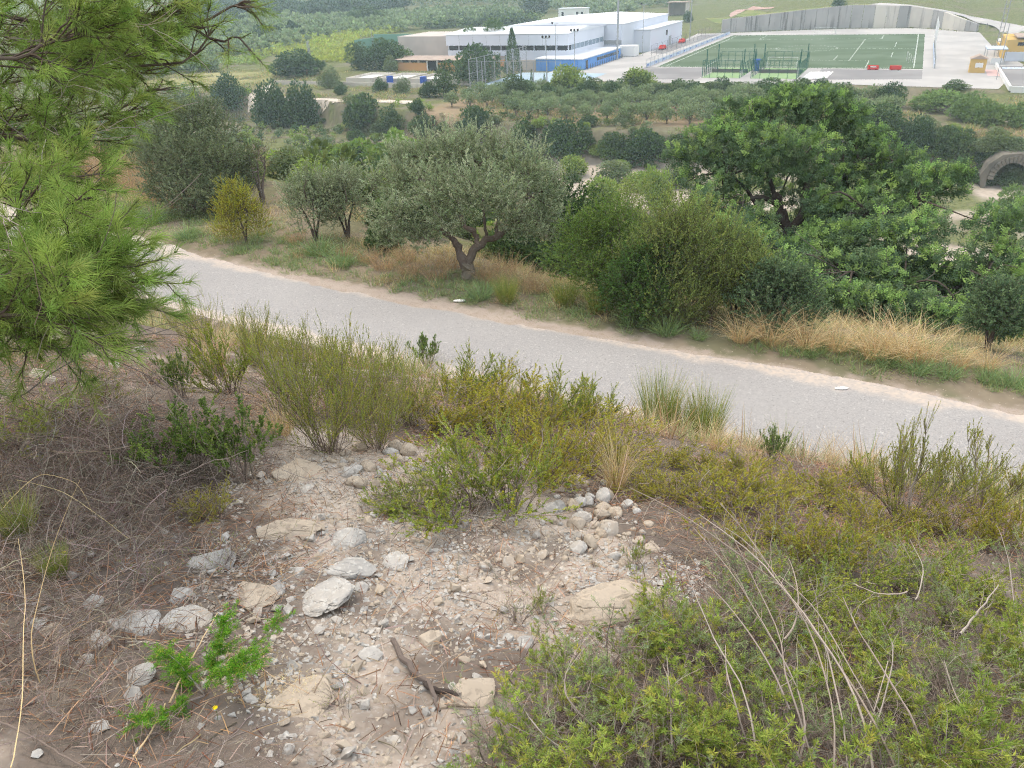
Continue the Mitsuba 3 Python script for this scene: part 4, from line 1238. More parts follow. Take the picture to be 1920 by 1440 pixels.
for x, y, hp, kd, label in [
        (1390, 640, 70, 'dry_tuft', 'leftmost of the tall golden dry grass tufts along the far verge'), (1445, 650, 95, 'dry_tuft', 'golden dry grass tuft bending left under the carob'),
        (1510, 655, 90, 'dry_tuft', 'golden dry grass tuft right of the one bending left'), (1570, 660, 75, 'dry_tuft', 'thin golden dry grass tuft in mid verge under the carob'),
        (1640, 672, 100, 'dry_tuft', 'big pale golden grass tuft on the right verge'), (1690, 678, 105, 'dry_tuft', 'tallest and palest grass tuft on the right verge'),
        (1735, 682, 90, 'dry_tuft', 'pale grass tuft just right of the tallest one'), (1800, 690, 60, 'dry_tuft', 'small straw grass tuft near the right edge of the verge'),
        (1850, 695, 55, 'dry_tuft', 'sparse straw grass tuft near the right edge of the verge'),
        (1185, 615, 50, 'green_tuft', 'blue-green grass tuft on the verge right of the olive'), (1250, 632, 48, 'green_tuft', 'green grass tuft on the verge in front of the bushy scrub'),
        (1310, 640, 32, 'green_tuft', 'low green grass tuft at the lane edge'), (1660, 690, 40, 'green_tuft', 'bright green grass tuft in front of the tallest pale tuft'),
        (1720, 705, 48, 'green_tuft', 'green grass tuft right of the bright one'), (1780, 715, 45, 'green_tuft', 'green grass tuft on the right verge near the edge'), (1850, 722, 42, 'green_tuft', 'green grass tuft at the right edge of the picture'),
        (1900, 728, 42, 'green_tuft', 'last green grass tuft on the right verge'), (1520, 672, 26, 'green_tuft', 'small green tuft in front of the golden tufts'),
        (900, 565, 45, 'green_tuft', 'wide green grass tuft at the foot of the olive'), (950, 570, 60, 'rush', 'bushy green rush right of the olive trunk'), (640, 500, 40, 'green_tuft', 'grey-green tuft below the two small olives'),
        (600, 480, 45, 'green_tuft', 'bright green tuft between the yellow bush and the small olives'),
        (290, 420, 36, 'green_tuft', 'pale green grass clump on the verge left of the yellow bush'), (350, 450, 34, 'green_tuft', 'grass clump at the lane edge below the dark olive'), (250, 410, 36, 'green_tuft', 'grass clump on the verge beside the pine tip'),
        (1060, 575, 60, 'rush', 'grey-green rush on the verge below the mastic bush'), (1120, 590, 60, 'rush', 'grey rush on the verge in front of the bushy scrub')]:
    set_out({'dry_tuft': 'dry_grass_tuft', 'green_tuft': 'grass_tuft', 'rush': 'rush_clump'}[kd], kd, x, y, hp, label, 'rushes' if kd == 'rush' else 'grass', wide=1.15)
for x, y, hp in [(720, 505, 60), (770, 515, 65), (820, 525, 60), (930, 535, 75), (980, 545, 80), (1010, 550, 70), (690, 490, 55), (840, 505, 70), (900, 520, 75), (950, 515, 70), (650, 480, 45), (555, 455, 45), (760, 490, 60)]:
    set_out('brown_grass_tuft', 'rust_tuft', x, y, hp * 0.72, 'reddish-brown dry grass tuft under the main olive tree', 'grass', 'brown grass tufts under the olive', wide=1.3)
for x, y, hp in [(180, 330, 70), (215, 345, 70), (250, 360, 70), (290, 375, 60), (150, 330, 70), (120, 320, 70), (270, 340, 60), (330, 390, 40)]:
    set_out('grey_grass_tuft', 'rust_tuft', x, y, hp, 'tall grey-pink dry weed tuft left of the dark olive', 'grass', 'dry weeds left of the dark olive', wide=0.9)
# a scrap of paper on the lane
m = trimesh.creation.icosphere(2, 1.0)
m.vertices = m.vertices * [0.13, 0.05, 0.012] + 0.012 * (meshkit.fbm(m.vertices * 2.3, 3, 4) - 0.5)[:, None]
p = spot(1577, 732); m.apply_translation(p + [0, 0, 0.05])
solo('paper_scrap', m, 'mat_paper', 'flat white scrap of paper lying on the lane', 'litter', smooth=True)
m = trimesh.creation.icosphere(2, 1.0); m.vertices = m.vertices * [0.16, 0.06, 0.03] + 0.03 * (meshkit.fbm(m.vertices * 2.3, 3, 9) - 0.5)[:, None]
p = spot(862, 566); m.apply_translation(p + [0, 0, 0.03])
solo('paper_scrap', m, 'mat_paper', 'crumpled whitish scrap on the verge below the olive trunk', 'litter', smooth=True)
# ---------------------------------------------------------------- the pine at the left
rg = np.random.default_rng(101)
wood, fol = Soup(), Soup()
TX, TY = -3.7, 3.3
tb = float(ground(TX, TY))
trunk = np.array([[TX, TY, tb - 0.2], [TX + 0.05, TY, tb + 1.5], [TX - 0.05, TY + 0.1, tb + 3.5], [TX, TY + 0.15, tb + 6.5]])
tr = Soup()
limbs(tr, rg, [(trunk, 0.13, 0.07)], 10, P_BARK, 24)


def tz(h): return np.array([TX, TY + 0.05, tb + h])


def bough(h, *pts):
    return [tz(h)] + [deep(x, y, t) for x, y, t in pts]


LOW = [
    (bough(0.5, (-60, 600, 3.1), (90, 580, 2.9), (150, 585, 2.85)), 0.015, 0.004),
    (bough(0.7, (-80, 560, 3.0), (80, 530, 2.8), (200, 515, 2.75)), 0.015, 0.004),
    (bough(0.9, (-60, 500, 3.1), (100, 470, 2.9), (175, 450, 2.85)), 0.015, 0.004),
    (bough(1.0, (-80, 430, 3.0), (60, 400, 2.9), (175, 370, 2.9)), 0.02, 0.004),
    (bough(0.4, (-60, 640, 3.0), (30, 630, 2.85), (85, 640, 2.8)), 0.018, 0.004),
    (bough(0.3, (-100, 620, 2.7), (0, 600, 2.6), (110, 560, 2.5)), 0.016, 0.004),
    (bough(1.1, (-90, 360, 3.3), (40, 345, 3.3), (130, 330, 3.3)), 0.015, 0.004),
]
HIGH = [
    (bough(2.3, (-60, 160, 3.9), (120, 130, 3.9), (300, 90, 3.9)), 0.011, 0.003),
    (bough(2.6, (-40, 60, 4.0), (160, 40, 4.0), (350, 20, 4.0)), 0.015, 0.004),
    (bough(2.9, (-40, -60, 4.1), (180, -60, 4.1), (380, -50, 4.1)), 0.015, 0.004),
    (bough(2.0, (-60, 220, 3.7), (90, 220, 3.7), (235, 215, 3.7)), 0.013, 0.004),
    (bough(1.8, (-60, 250, 3.5), (60, 260, 3.5), (160, 270, 3.5)), 0.012, 0.004),
    (bough(2.5, (-30, 110, 4.4), (130, 100, 4.4), (270, 150, 4.3)), 0.012, 0.004),
    (bough(2.2, (-60, 120, 3.3), (60, 90, 3.3), (170, 60, 3.3)), 0.012, 0.004),
    (bough(3.2, (-40, -140, 3.7), (120, -120, 3.7), (260, -60, 3.7)), 0.012, 0.004),
]
THIN = [
    (bough(2.5, (120, 60, 3.95), (345, 50, 3.95), (420, 78, 3.95), (470, 62, 3.95)), 0.014, 0.003),
    (bough(2.7, (140, 10, 4.0), (330, 50, 4.0), (440, 18, 4.0), (492, -8, 4.0)), 0.014, 0.003),
    (bough(2.4, (120, 130, 4.0), (330, 120, 4.0), (390, 60, 4.0), (430, 40, 4.0)), 0.010, 0.003),
    (bough(1.9, (60, 250, 3.8), (180, 240, 3.8), (260, 190, 3.8), (305, 150, 3.8)), 0.010, 0.003),
]
n1 = pine_branch_set(wood, fol, rg, LOW, n_sub=11, sub=0.46, n_twig=4, twig=0.20, needles=64, NL=0.068, NW=0.0009)
n2 = pine_branch_set(wood, fol, rg, HIGH, n_sub=12, sub=0.5, n_twig=5, twig=0.22, needles=54, NL=0.064, NW=0.0010)
n3 = pine_branch_set(wood, fol, rg, THIN, n_sub=3.0, sub=0.26, n_twig=2, twig=0.14, needles=18, NL=0.07, NW=0.0011)
# dead grey twigs inside
q = np.array([p[0][1] for p in LOW + HIGH for _ in range(5)])
D = grow(rg, q + rg.normal(size=q.shape) * 0.15, unit(rg.normal(size=q.shape) + [0.7, -0.2, -0.1]), 0.8, 9, 0.2)
tubes(wood, D, 0.003 * np.linspace(1, 0.4, 9)[None], pick(rg, [rgb(150, 140, 134), rgb(128, 118, 112)], len(D)))
p, d, *_ = sprout(rg, D, len(D) * 6, 0.2, 1, 0.7)
tubes(wood, grow(rg, p, d, 0.25 * (0.4 + rg.random(len(p))), 6, 0.2), 0.0013, pick(rg, P_TWIG, len(p)))
k = thing('pine_tree', 'pine tree with bright green needles whose boughs fill the upper left', 'tree')
tr.put('trunk', 'mat_wood', k); wood.put('boughs', 'mat_wood', k); fol.put('needles', 'mat_leaf', k)
print('pine', n1, n2, n3, fol.tris())


# ---------------------------------------------------------------- the main olive
def px3(pts, t0):
    """Points (x, y, depth offset) near the depth t0."""
    return [deep(x, y, t0 + (d[0] if d else 0)) for x, y, *d in pts]


rg = np.random.default_rng(102)
base = spot(876, 528); t0 = float((base - EYE) @ CF)
wood, fol, tr = Soup(), Soup(), Soup()
mm = t0 / FOCAL
limbs(tr, rg, [([base - [0, 0, 0.25], *px3([(876, 512), (876, 495)], t0)], 14 * mm, 11.5 * mm),
               (px3([(876, 508), (868, 480), (857, 462), (843, 442), (815, 425, 0.3)], t0), 9.5 * mm, 4.5 * mm),
               (px3([(877, 508), (885, 478), (897, 462), (914, 449), (936, 440), (953, 430)], t0), 10 * mm, 4.5 * mm),
               (px3([(898, 462), (893, 440), (880, 430), (868, 422, 0.4)], t0), 7 * mm, 4 * mm),
               (px3([(843, 442), (820, 400, -0.3), (800, 360, -0.4)], t0), 5 * mm, 3 * mm),
               (px3([(870, 424, 0.4), (860, 380, 0.5), (850, 330, 0.5)], t0), 5 * mm, 2.5 * mm),
               (px3([(912, 448), (908, 410), (905, 360), (900, 310)], t0), 3.5 * mm, 2 * mm),
               (px3([(930, 441), (935, 400, 0.2), (930, 350, 0.3)], t0), 3.5 * mm, 2 * mm),
               (px3([(953, 430), (975, 400, -0.2), (990, 370, -0.3)], t0), 4.5 * mm, 2.5 * mm)], 9, [rgb(104, 94, 86), rgb(120, 110, 100)], 12)
CL = []
for x, y, dz, rx, ry, w in [(760, 330, 0, 55, 50, 1), (740, 390, -0.6, 50, 42, 1), (800, 290, 0.4, 55, 42, 1.1), (860, 275, 0, 55, 40, 1.1), (925, 285, 0.3, 55, 42, 1.1), (985, 310, -0.3, 50, 45, 1), (1020, 350, 0.2, 45, 45, 0.9),
                            (1010, 400, 0, 45, 38, 0.8), (820, 350, -1.0, 60, 55, 1), (890, 345, -1.2, 60, 55, 1), (950, 370, -0.8, 55, 45, 0.9), (722, 430, 0, 36, 30, 0.9), (785, 432, -0.3, 48, 30, 0.9), (840, 405, -0.9, 40, 26, 0.8), (985, 420, -0.4, 45, 26, 0.8), (1030, 425, 0.2, 30, 24, 0.7), (870, 330, 1.3, 90, 60, 0.6), (760, 290, 0.5, 40, 35, 0.8), (1045, 390, 0.3, 25, 30, 0.6)]:
    CL.append((deep(x, y + 8, t0 + dz), np.array([rx, 0.9 * max(rx, ry), ry]) * mm * 1.0, w))
connect(wood, rg, np.array([c[0] for c in CL]), np.array(px3([(815, 425, .3), (953, 430), (868, 422, .4), (800, 360, -.4), (850, 330, .5), (900, 310), (990, 370, -.3)], t0)), 0.035, 0.012)
leafy_crown(fol, wood, rg, CL, 4000, shoot=0.42, n_leaf=24, L=0.066, W=0.0105, pal=P_OLIVE, up=0.75, angle=0.7, shell=0.75, twig_r=0.004)
UP = [(deep(x, y, t0 + dz), np.array([22, 22, 16]) * mm, 1) for x, y, dz in [(745, 282, 0.2), (800, 258, 0), (838, 248, 0.3), (880, 252, 0), (925, 258, 0.2), (960, 270, 0), (1000, 280, 0.2), (700, 330, 0), (1040, 330, 0)]]
leafy_crown(fol, wood, rg, UP, 260, shoot=0.7, n_leaf=34, L=0.06, W=0.008, pal=P_OLIVE[2:3] + P_OLIVE[4:] + P_OLIVE[:1], up=1.6, angle=0.55, shell=0.9, twig_r=0.004)
k = thing('olive_tree', 'big forked olive tree with a silvery round crown at the lane edge', 'tree')
tr.put('trunk', 'mat_wood', k); wood.put('boughs', 'mat_wood', k); fol.put('crown', 'mat_leaf', k)

# ---------------------------------------------------------------- the carob at the right
rg = np.random.default_rng(103)
wood, fol, tr = Soup(), Soup(), Soup()
t0 = 24.0; mm = t0 / FOCAL
foot = deep(1478, 470, t0); foot[2] = float(ground(foot[0], foot[1])) - 0.3
limbs(tr, rg, [([foot, deep(1478, 470, t0), deep(1468, 410, t0), deep(1452, 365, t0)], 15 * mm, 8 * mm),
               ([foot + [0.5, 0, 0], deep(1492, 450, t0), deep(1500, 400, t0), deep(1512, 350, t0 + 0.5), deep(1500, 300, t0 + 0.6)], 10 * mm, 5 * mm),
               ([deep(1452, 365, t0), deep(1440, 320, t0), deep(1425, 285, t0), deep(1410, 250, t0)], 5 * mm, 2 * mm),
               ([deep(1460, 385, t0), deep(1420, 370, t0 - 1), deep(1385, 380, t0 - 1.2), deep(1350, 395, t0 - 1.2)], 5 * mm, 2 * mm),
               ([deep(1470, 420, t0), deep(1425, 395, t0 - .5), deep(1395, 350, t0 - .5), deep(1360, 330, t0 - .6)], 4.5 * mm, 2 * mm),
               ([deep(1505, 420, t0), deep(1540, 380, t0), deep(1570, 330, t0), deep(1610, 300, t0)], 5 * mm, 2 * mm),
               ([deep(1500, 440, t0), deep(1560, 425, t0 - 1), deep(1640, 410, t0 - 1.5), deep(1720, 375, t0 - 1.5), deep(1780, 350, t0 - 1.5)], 6 * mm, 2.5 * mm),
               ([deep(1660, 415, t0 - 1), deep(1700, 392, t0 - 1.6), deep(1755, 378, t0 - 1.8)], 4 * mm, 2 * mm),
               ([deep(1510, 350, t0 + .5), deep(1540, 310, t0), deep(1580, 300, t0 - .5)], 4 * mm, 2 * mm),
               ([deep(1495, 455, t0), deep(1520, 500, t0 - 2), deep(1600, 520, t0 - 4), deep(1700, 540, t0 - 4.5)], 4 * mm, 2 * mm),
               ([deep(1650, 530, t0 - 4), deep(1740, 545, t0 - 4), deep(1850, 520, t0 - 4)], 5 * mm, 2 * mm)], 8, [rgb(66, 60, 56), rgb(80, 72, 66)], 12)
CL = []
for x, y, dz, rx, ry, w in [(1350, 270, -.5, 55, 40, 1), (1310, 300, -.6, 38, 30, .9), (1400, 235, 0, 55, 42, 1), (1470, 205, 0, 60, 36, 1), (1540, 215, .3, 60, 42, 1), (1590, 240, .2, 45, 40, 1), (1610, 290, 0, 50, 45, 1), (1660, 300, -.3, 45, 40, .9), (1690, 335, -.4, 40, 32, .9),
                            (1440, 280, -1.2, 60, 45, 1), (1520, 290, -1.2, 60, 45, 1), (1400, 320, -.9, 45, 30, .8), (1340, 345, -.8, 34, 26, .6), (1385, 405, -1.4, 36, 26, .6), (1545, 455, -1.5, 40, 40, .7), (1430, 470, -3, 44, 40, .8), (1370, 440, -2.5, 34, 40, .7), (1345, 500, -4, 34, 40, .7), (1400, 520, -4.5, 44, 36, .8), (1600, 400, -1.2, 40, 34, .8), (1290, 340, -.6, 26, 24, .5), (1320, 390, -1.5, 36, 34, .8), (1365, 375, .8, 40, 34, .8), (1410, 360, 1.6, 40, 30, .7), (1400, 430, .5, 40, 34, .8), (1360, 440, -3, 44, 40, .8), (1420, 480, -3.5, 44, 36, .8), (1545, 350, 1.0, 44, 34, .8), (1560, 430, .8, 46, 40, .8), (1600, 330, .8, 40, 30, .7), (1540, 400, 1.5, 46, 40, .8), (1640, 350, -.4, 40, 28, .7), (1520, 470, 1.2, 60, 36, .8), (1440, 440, 2.0, 60, 34, .7), (1430, 410, -1.6, 30, 24, .6), (1515, 445, -1.6, 34, 28, .7), (1470, 485, -3.2, 46, 30, .9), (1535, 380, -1.4, 34, 26, .6), (1480, 340, 1.2, 70, 45, .7), (1590, 350, -.2, 45, 40, .8), (1560, 400, -.6, 50, 40, .8),
                            (1730, 345, -1.4, 50, 30, 1), (1785, 340, -1.5, 40, 24, 1), (1650, 380, -1.3, 60, 28, .8), (1720, 395, -1.6, 50, 22, .6),
                            (1640, 440, -3, 60, 42, 1), (1700, 455, -3.4, 55, 45, 1), (1745, 430, -3, 40, 35, .9), (1580, 460, -2.5, 50, 45, .8), (1760, 500, -4, 45, 40, .9), (1640, 510, -4.5, 60, 36, .9),
                            (1860, 480, -3.5, 55, 45, 1), (1905, 430, -3.2, 45, 45, .9), (1850, 420, -3, 40, 28, .7), (1900, 530, -4, 50, 40, .9), (1830, 540, -4.2, 50, 30, .9),
                            (1470, 520, -4.5, 60, 45, 1), (1420, 560, -5, 50, 38, 1), (1520, 560, -5.5, 55, 40, 1), (1590, 570, -5.6, 50, 38, 1), (1660, 580, -5.6, 60, 36, 1), (1740, 590, -5.6, 60, 36, 1), (1500, 470, -3, 40, 34, .8), (1550, 510, -4, 45, 34, .8),
                            (1810, 600, -5.4, 55, 40, .9), (1880, 610, -5.4, 50, 40, .9)]:
    CL.append((deep(x, y, t0 + dz), np.array([rx, 0.85 * max(rx, ry), ry]) * (t0 + dz) / FOCAL, w))
org = np.array([deep(x, y, t0 + d) for x, y, d in [(1410, 250, 0), (1500, 300, .6), (1360, 330, -.6), (1350, 395, -1.2), (1610, 300, 0), (1780, 350, -1.5), (1720, 375, -1.5), (1640, 410, -1.5), (1580, 300, -.5), (1700, 540, -4.5), (1850, 520, -4), (1600, 520, -4), (1520, 500, -2)]])
connect(wood, rg, np.array([c[0] for c in CL]), org, 0.035, 0.012, col=[rgb(84, 76, 70)])
tgt = np.array([CL[i][0] + rg.normal(size=3) * 0.5 for i in rg.integers(0, len(CL), 90)])
connect(wood, rg, tgt, org, 0.016, 0.006, col=[rgb(96, 88, 82), rgb(120, 112, 106)])


def carob_crown(fol, wood, rg, clumps, n_shoot, size=1.0):
    """Rosettes of pinnate leaves with oval leaflets."""
    w = np.array([c[2] * np.prod(c[1]) ** (2 / 3) for c in clumps]); w /= w.sum()
    idx = rg.choice(len(clumps), n_shoot, p=w)
    C = np.array([c[0] for c in clumps])[idx]; Rr = np.array([c[1] for c in clumps])[idx]
    q, d = in_ellipsoid(rg, n_shoot, 0.6)
    pos = C + q * Rr
    sd = unit(d * 0.9 + rand_dirs(rg, n_shoot) * 0.5 + [0, 0, 0.55])
    m = 7
    ii = np.repeat(np.arange(n_shoot), m)
    per = any_perp(sd[ii], rg)
    ld = unit(sd[ii] * 0.75 + per * (0.5 + 0.6 * rg.random((len(ii), 1))))
    ln = size * 0.17 * (0.7 + 0.5 * rg.random(len(ii)))
    st = pos[ii] + sd[ii] * (0.16 * size * rg.random((len(ii), 1)) - 0.05)
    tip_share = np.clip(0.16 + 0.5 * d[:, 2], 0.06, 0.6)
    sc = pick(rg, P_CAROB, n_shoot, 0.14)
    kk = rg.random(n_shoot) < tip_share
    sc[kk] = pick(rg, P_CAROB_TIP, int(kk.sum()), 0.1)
    nrm = unit(np.cross(ld, any_perp(ld, rg)) + [0, 0, 0.9])
    side = unit(np.cross(ld, nrm))
    for j in range(3):
        for sg in (-1, 1):
            b = st + ld * (ln * (0.28 + 0.3 * j))[:, None]
            dd = unit(ld * 0.45 + side * sg + 0.12 * rg.normal(size=ld.shape))
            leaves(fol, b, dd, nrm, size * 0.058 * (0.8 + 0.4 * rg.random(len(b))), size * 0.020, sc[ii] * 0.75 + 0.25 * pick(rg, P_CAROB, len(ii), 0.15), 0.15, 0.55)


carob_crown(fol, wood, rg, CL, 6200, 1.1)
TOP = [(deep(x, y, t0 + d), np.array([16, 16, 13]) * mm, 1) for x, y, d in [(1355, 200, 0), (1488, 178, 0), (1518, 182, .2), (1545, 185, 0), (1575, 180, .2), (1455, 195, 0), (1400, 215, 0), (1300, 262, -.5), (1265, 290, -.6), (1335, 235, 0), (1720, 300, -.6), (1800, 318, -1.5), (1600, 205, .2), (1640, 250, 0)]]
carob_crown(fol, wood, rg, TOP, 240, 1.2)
k = thing('carob_tree', 'wide dark green carob tree with bright shoot tips beyond the lane', 'tree')
tr.put('trunk', 'mat_wood', k); wood.put('boughs', 'mat_wood', k); fol.put('crown', 'mat_leaf', k)
print('carob', fol.tris())


# ---------------------------------------------------------------- other trees and bushes on the slope below the lane
def tree_at(name, label, cat_, px, py, wpx, hpx, seed, pal, clump_n=9, shoots=700, shoot=0.3, n_leaf=16, L=0.05, W=0.012, up=0.5, angle=0.8, trunk_r=0.06, base_z=None, forks=3, low=0.0, t=None,
            group=None, bark=P_BARK, tip_pal=None, tip_share=0.0, spread=0.9, shell=0.7, depth=0.8):
    """A tree or bush whose foot is at a picture point, wpx wide and hpx tall in picture points."""
    rg = np.random.default_rng(seed)
    if t is None:
        foot = spot(px, py)
    else:
        foot = deep(px, py, t); foot[2] = float(ground(foot[0], foot[1]))
    dd = foot - EYE; tt = float(dd @ CF)
    if t is not None: foot_vis = deep(px, py, t)
    low_a = math.atan2(-dd[2], math.hypot(dd[0], dd[1]))
    H = hpx * tt / FOCAL / math.cos(low_a) + (0 if t is None else max(0, foot_vis[2] - foot[2]))
    Wd = wpx * tt / FOCAL
    tr, wood, fol = Soup(), Soup(), Soup()
    CL = []
    for i in range(clump_n):
        a = i * 2.4 + rg.random(); r = spread * math.sqrt((i + 0.4) / clump_n)
        zz = low + (1 - low) * (0.30 + 0.5 * (1 - r * r) * (0.75 + 0.5 * rg.random()) + 0.14 * rg.normal() * 0.6)
        c = foot + np.array([math.cos(a) * r * Wd * 0.34, math.sin(a) * r * Wd * 0.34 * depth, H * np.clip(zz, 0.12 + low, 0.84)])
        s_ = 0.9 + 0.5 * rg.random()
        CL.append((c, np.array([Wd * 0.21 * s_, Wd * 0.21 * s_ * depth, min(H * 0.22, Wd * 0.24) * s_]), 1.0))
    paths = []
    fk = []
    for i in range(forks):
        a = i * 2 * math.pi / forks + rg.random()
        m = foot + np.array([math.cos(a) * Wd * 0.05, math.sin(a) * Wd * 0.05, H * 0.2])
        e = foot + np.array([math.cos(a) * Wd * 0.16, math.sin(a) * Wd * 0.14, H * 0.45])
        paths.append(([foot - [0, 0, 0.2], m, e], trunk_r, trunk_r * 0.45)); fk += [m, e]
    limbs(tr, rg, paths, 6, bark, 8)
    connect(wood, rg, np.array([c[0] for c in CL]), np.array(fk), trunk_r * 0.5, trunk_r * 0.16, col=bark)
    leafy_crown(fol, wood, rg, CL, shoots, shoot=shoot, n_leaf=n_leaf, L=L, W=W, pal=pal, up=up, angle=angle, shell=shell, twig_r=0.004, tip_pal=tip_pal, tip_share=tip_share)
    k = thing(name, label, cat_, group)
    tr.put('trunk', 'mat_wood', k); wood.put('boughs', 'mat_wood', k)
    if fol.n: fol.put('crown', 'mat_leaf', k)
    return k


P_OLIVE_D = [c * 0.72 for c in P_OLIVE[:4]]
P_LIGHT = [rgb(142, 164, 84), rgb(158, 176, 92), rgb(122, 146, 78), rgb(170, 178, 104)]
P_MASTIC = [rgb(116, 138, 66), rgb(134, 150, 74), rgb(98, 120, 60), rgb(152, 158, 88)]
P_SCRUB = [rgb(100, 116, 68), rgb(116, 130, 76), rgb(84, 102, 62), rgb(132, 138, 88)]
P_YEL = [rgb(184, 190, 68), rgb(162, 174, 62), rgb(200, 198, 84), rgb(146, 128, 66)]
rg = np.random.default_rng(201)
wood, fol, tr = Soup(), Soup(), Soup()
foot = spot(375, 408); t0 = float((foot - EYE) @ CF) + 0.6; mm = t0 / FOCAL
for k in range(5):
    limbs(tr, rg, [([foot + [0.25 * k - .5, .4, -.2], deep(340 + 18 * k, 350, t0), deep(310 + 30 * k, 290, t0)], 0.07, 0.03)], 6, P_BARK, 8)
CL = [(deep(x, y, t0 + dz), np.array([rx, 0.9 * rx, ry]) * mm, 1.0) for x, y, dz, rx, ry in [
    (310, 250, 0, 48, 40), (360, 225, 0, 52, 36), (410, 245, 0, 46, 40), (290, 305, -.3, 40, 44), (345, 290, -.8, 56, 48), (405, 300, -.7, 52, 48), (440, 320, 0, 34, 42), (300, 350, -.5, 40, 38), (350, 360, -1.0, 52, 42), (410, 365, -.9, 50, 38),
    (440, 370, -.3, 30, 30), (375, 320, 1.2, 80, 70), (330, 200, .2, 30, 18), (385, 200, .2, 30, 18), (275, 280, 0, 24, 34), (455, 290, 0, 20, 26)]]
connect(wood, rg, np.array([c[0] for c in CL]), np.array([deep(310 + 30 * k, 290, t0) for k in range(5)]), 0.03, 0.01)
leafy_crown(fol, wood, rg, CL, 4200, shoot=0.42, n_leaf=20, L=0.075, W=0.012, pal=P_OLIVE_D, up=0.6, angle=0.75, shell=0.7, twig_r=0.004)
k = thing('olive_bush', 'large dark rounded olive bush by the lane at the left', 'tree')
tr.put('trunk', 'mat_wood', k); wood.put('boughs', 'mat_wood', k); fol.put('crown', 'mat_leaf', k)
tree_at('bare_tree', 'thin grey half-bare tree right of the dark olive bush', 'tree', 492, 380, 100, 130, 202, [rgb(128, 126, 104), rgb(110, 110, 88)], 8, 260, 0.5, 5, 0.05, 0.008, 0.4, trunk_r=0.06, bark=[rgb(120, 110, 104)])
tree_at('yellow_bush', 'bright yellow-green feathery bush at the far lane edge', 'bush', 462, 455, 105, 112, 203, P_YEL, 10, 1000, 0.34, 40, 0.034, 0.006, 1.1, 0.45, trunk_r=0.03, spread=1.0)
tree_at('young_olive', 'left one of two small slender olives beside the big one', 'tree', 592, 452, 150, 135, 204, P_OLIVE, 9, 1000, 0.42, 22, 0.06, 0.008, 0.8, 0.65, trunk_r=0.05, low=0.12)
tree_at('young_olive', 'right one of two small slender olives, touching the big olive', 'tree', 652, 446, 130, 125, 205, P_OLIVE, 8, 900, 0.42, 22, 0.06, 0.008, 0.8, 0.65, trunk_r=0.05, low=0.12)
tree_at('mastic_bush', 'glossy dark green bush right behind the main olive', 'bush', 1055, 505, 210, 170, 206, [rgb(64, 92, 50), rgb(76, 106, 54), rgb(54, 80, 46)], 13, 1500, 0.3, 18, 0.055, 0.014, 0.5, trunk_r=0.04)
tree_at('mastic_bush', 'yellow-green rounded bush between the olive and the tall scrub', 'bush', 1130, 565, 220, 175, 207, [rgb(112, 140, 68), rgb(128, 152, 76), rgb(96, 124, 62)], 14, 1900, 0.28, 20, 0.045, 0.011, 0.6, trunk_r=0.04, spread=1.0)
tree_at('tall_scrub', 'tall loose olive-green scrub tree left of the carob', 'tree', 1262, 590, 215, 195, 208, P_LIGHT + P_GRASS[:2] + P_SCRUB[3:], 18, 2500, 0.55, 26, 0.046, 0.010, 1.1, 0.6, trunk_r=0.035, spread=1.15, low=0.0)
tree_at('tall_scrub', 'second tall olive-green scrub tree touching the carob', 'tree', 1375, 596, 165, 180, 209, P_LIGHT + P_GRASS[:2] + P_SCRUB[3:], 12, 1300, 0.55, 26, 0.046, 0.010, 1.1, 0.6, trunk_r=0.035, spread=1.15, low=0.0)
tree_at('tall_scrub', 'thin pale scrub tree standing behind the rounded yellow-green bush', 'tree', 1185, 500, 110, 160, 210, P_LIGHT, 7, 560, 0.4, 18, 0.05, 0.01, 0.9, 0.6, trunk_r=0.04, low=0.15)
tree_at('cypress_bush', 'small bright yellow-green conifer on the verge at the carob foot', 'bush', 1332, 612, 46, 70, 211, [rgb(150, 166, 84), rgb(134, 152, 74)], 5, 240, 0.28, 34, 0.022, 0.003, 1.6, 0.4, trunk_r=0.02)
tree_at('dark_bush', 'dark green bush at the right edge under the carob boughs', 'bush', 1850, 655, 150, 120, 212, P_CAROB, 9, 700, 0.28, 16, 0.06, 0.016, 0.5, trunk_r=0.04)
tree_at('mastic_bush', 'dark green bush low between the rounded bush and the tall scrub', 'bush', 1200, 600, 170, 130, 213, [rgb(86, 116, 62), rgb(100, 130, 68), rgb(74, 102, 56)], 10, 1300, 0.28, 18, 0.05, 0.013, 0.5, trunk_r=0.03, low=-0.1)
tree_at('mastic_bush', 'dark green bush at the verge under the left of the carob', 'bush', 1450, 618, 190, 120, 214, P_CAROB, 11, 1200, 0.28, 16, 0.06, 0.016, 0.5, trunk_r=0.03, low=-0.1)
# ---------------------------------------------------------------- the sports ground across the river (built on its own axes u, v)
def solid(key_, rgbv, rough=None):
    scene[key_] = {'type': 'twosided', 'bsdf': {'type': 'diffuse', 'reflectance': {'type': 'rgb', 'value': [float(x) for x in rgbv]}}} if rough is None else \
        {'type': 'roughplastic', 'diffuse_reflectance': {'type': 'rgb', 'value': [float(x) for x in rgbv]}, 'alpha': rough}
    return key_


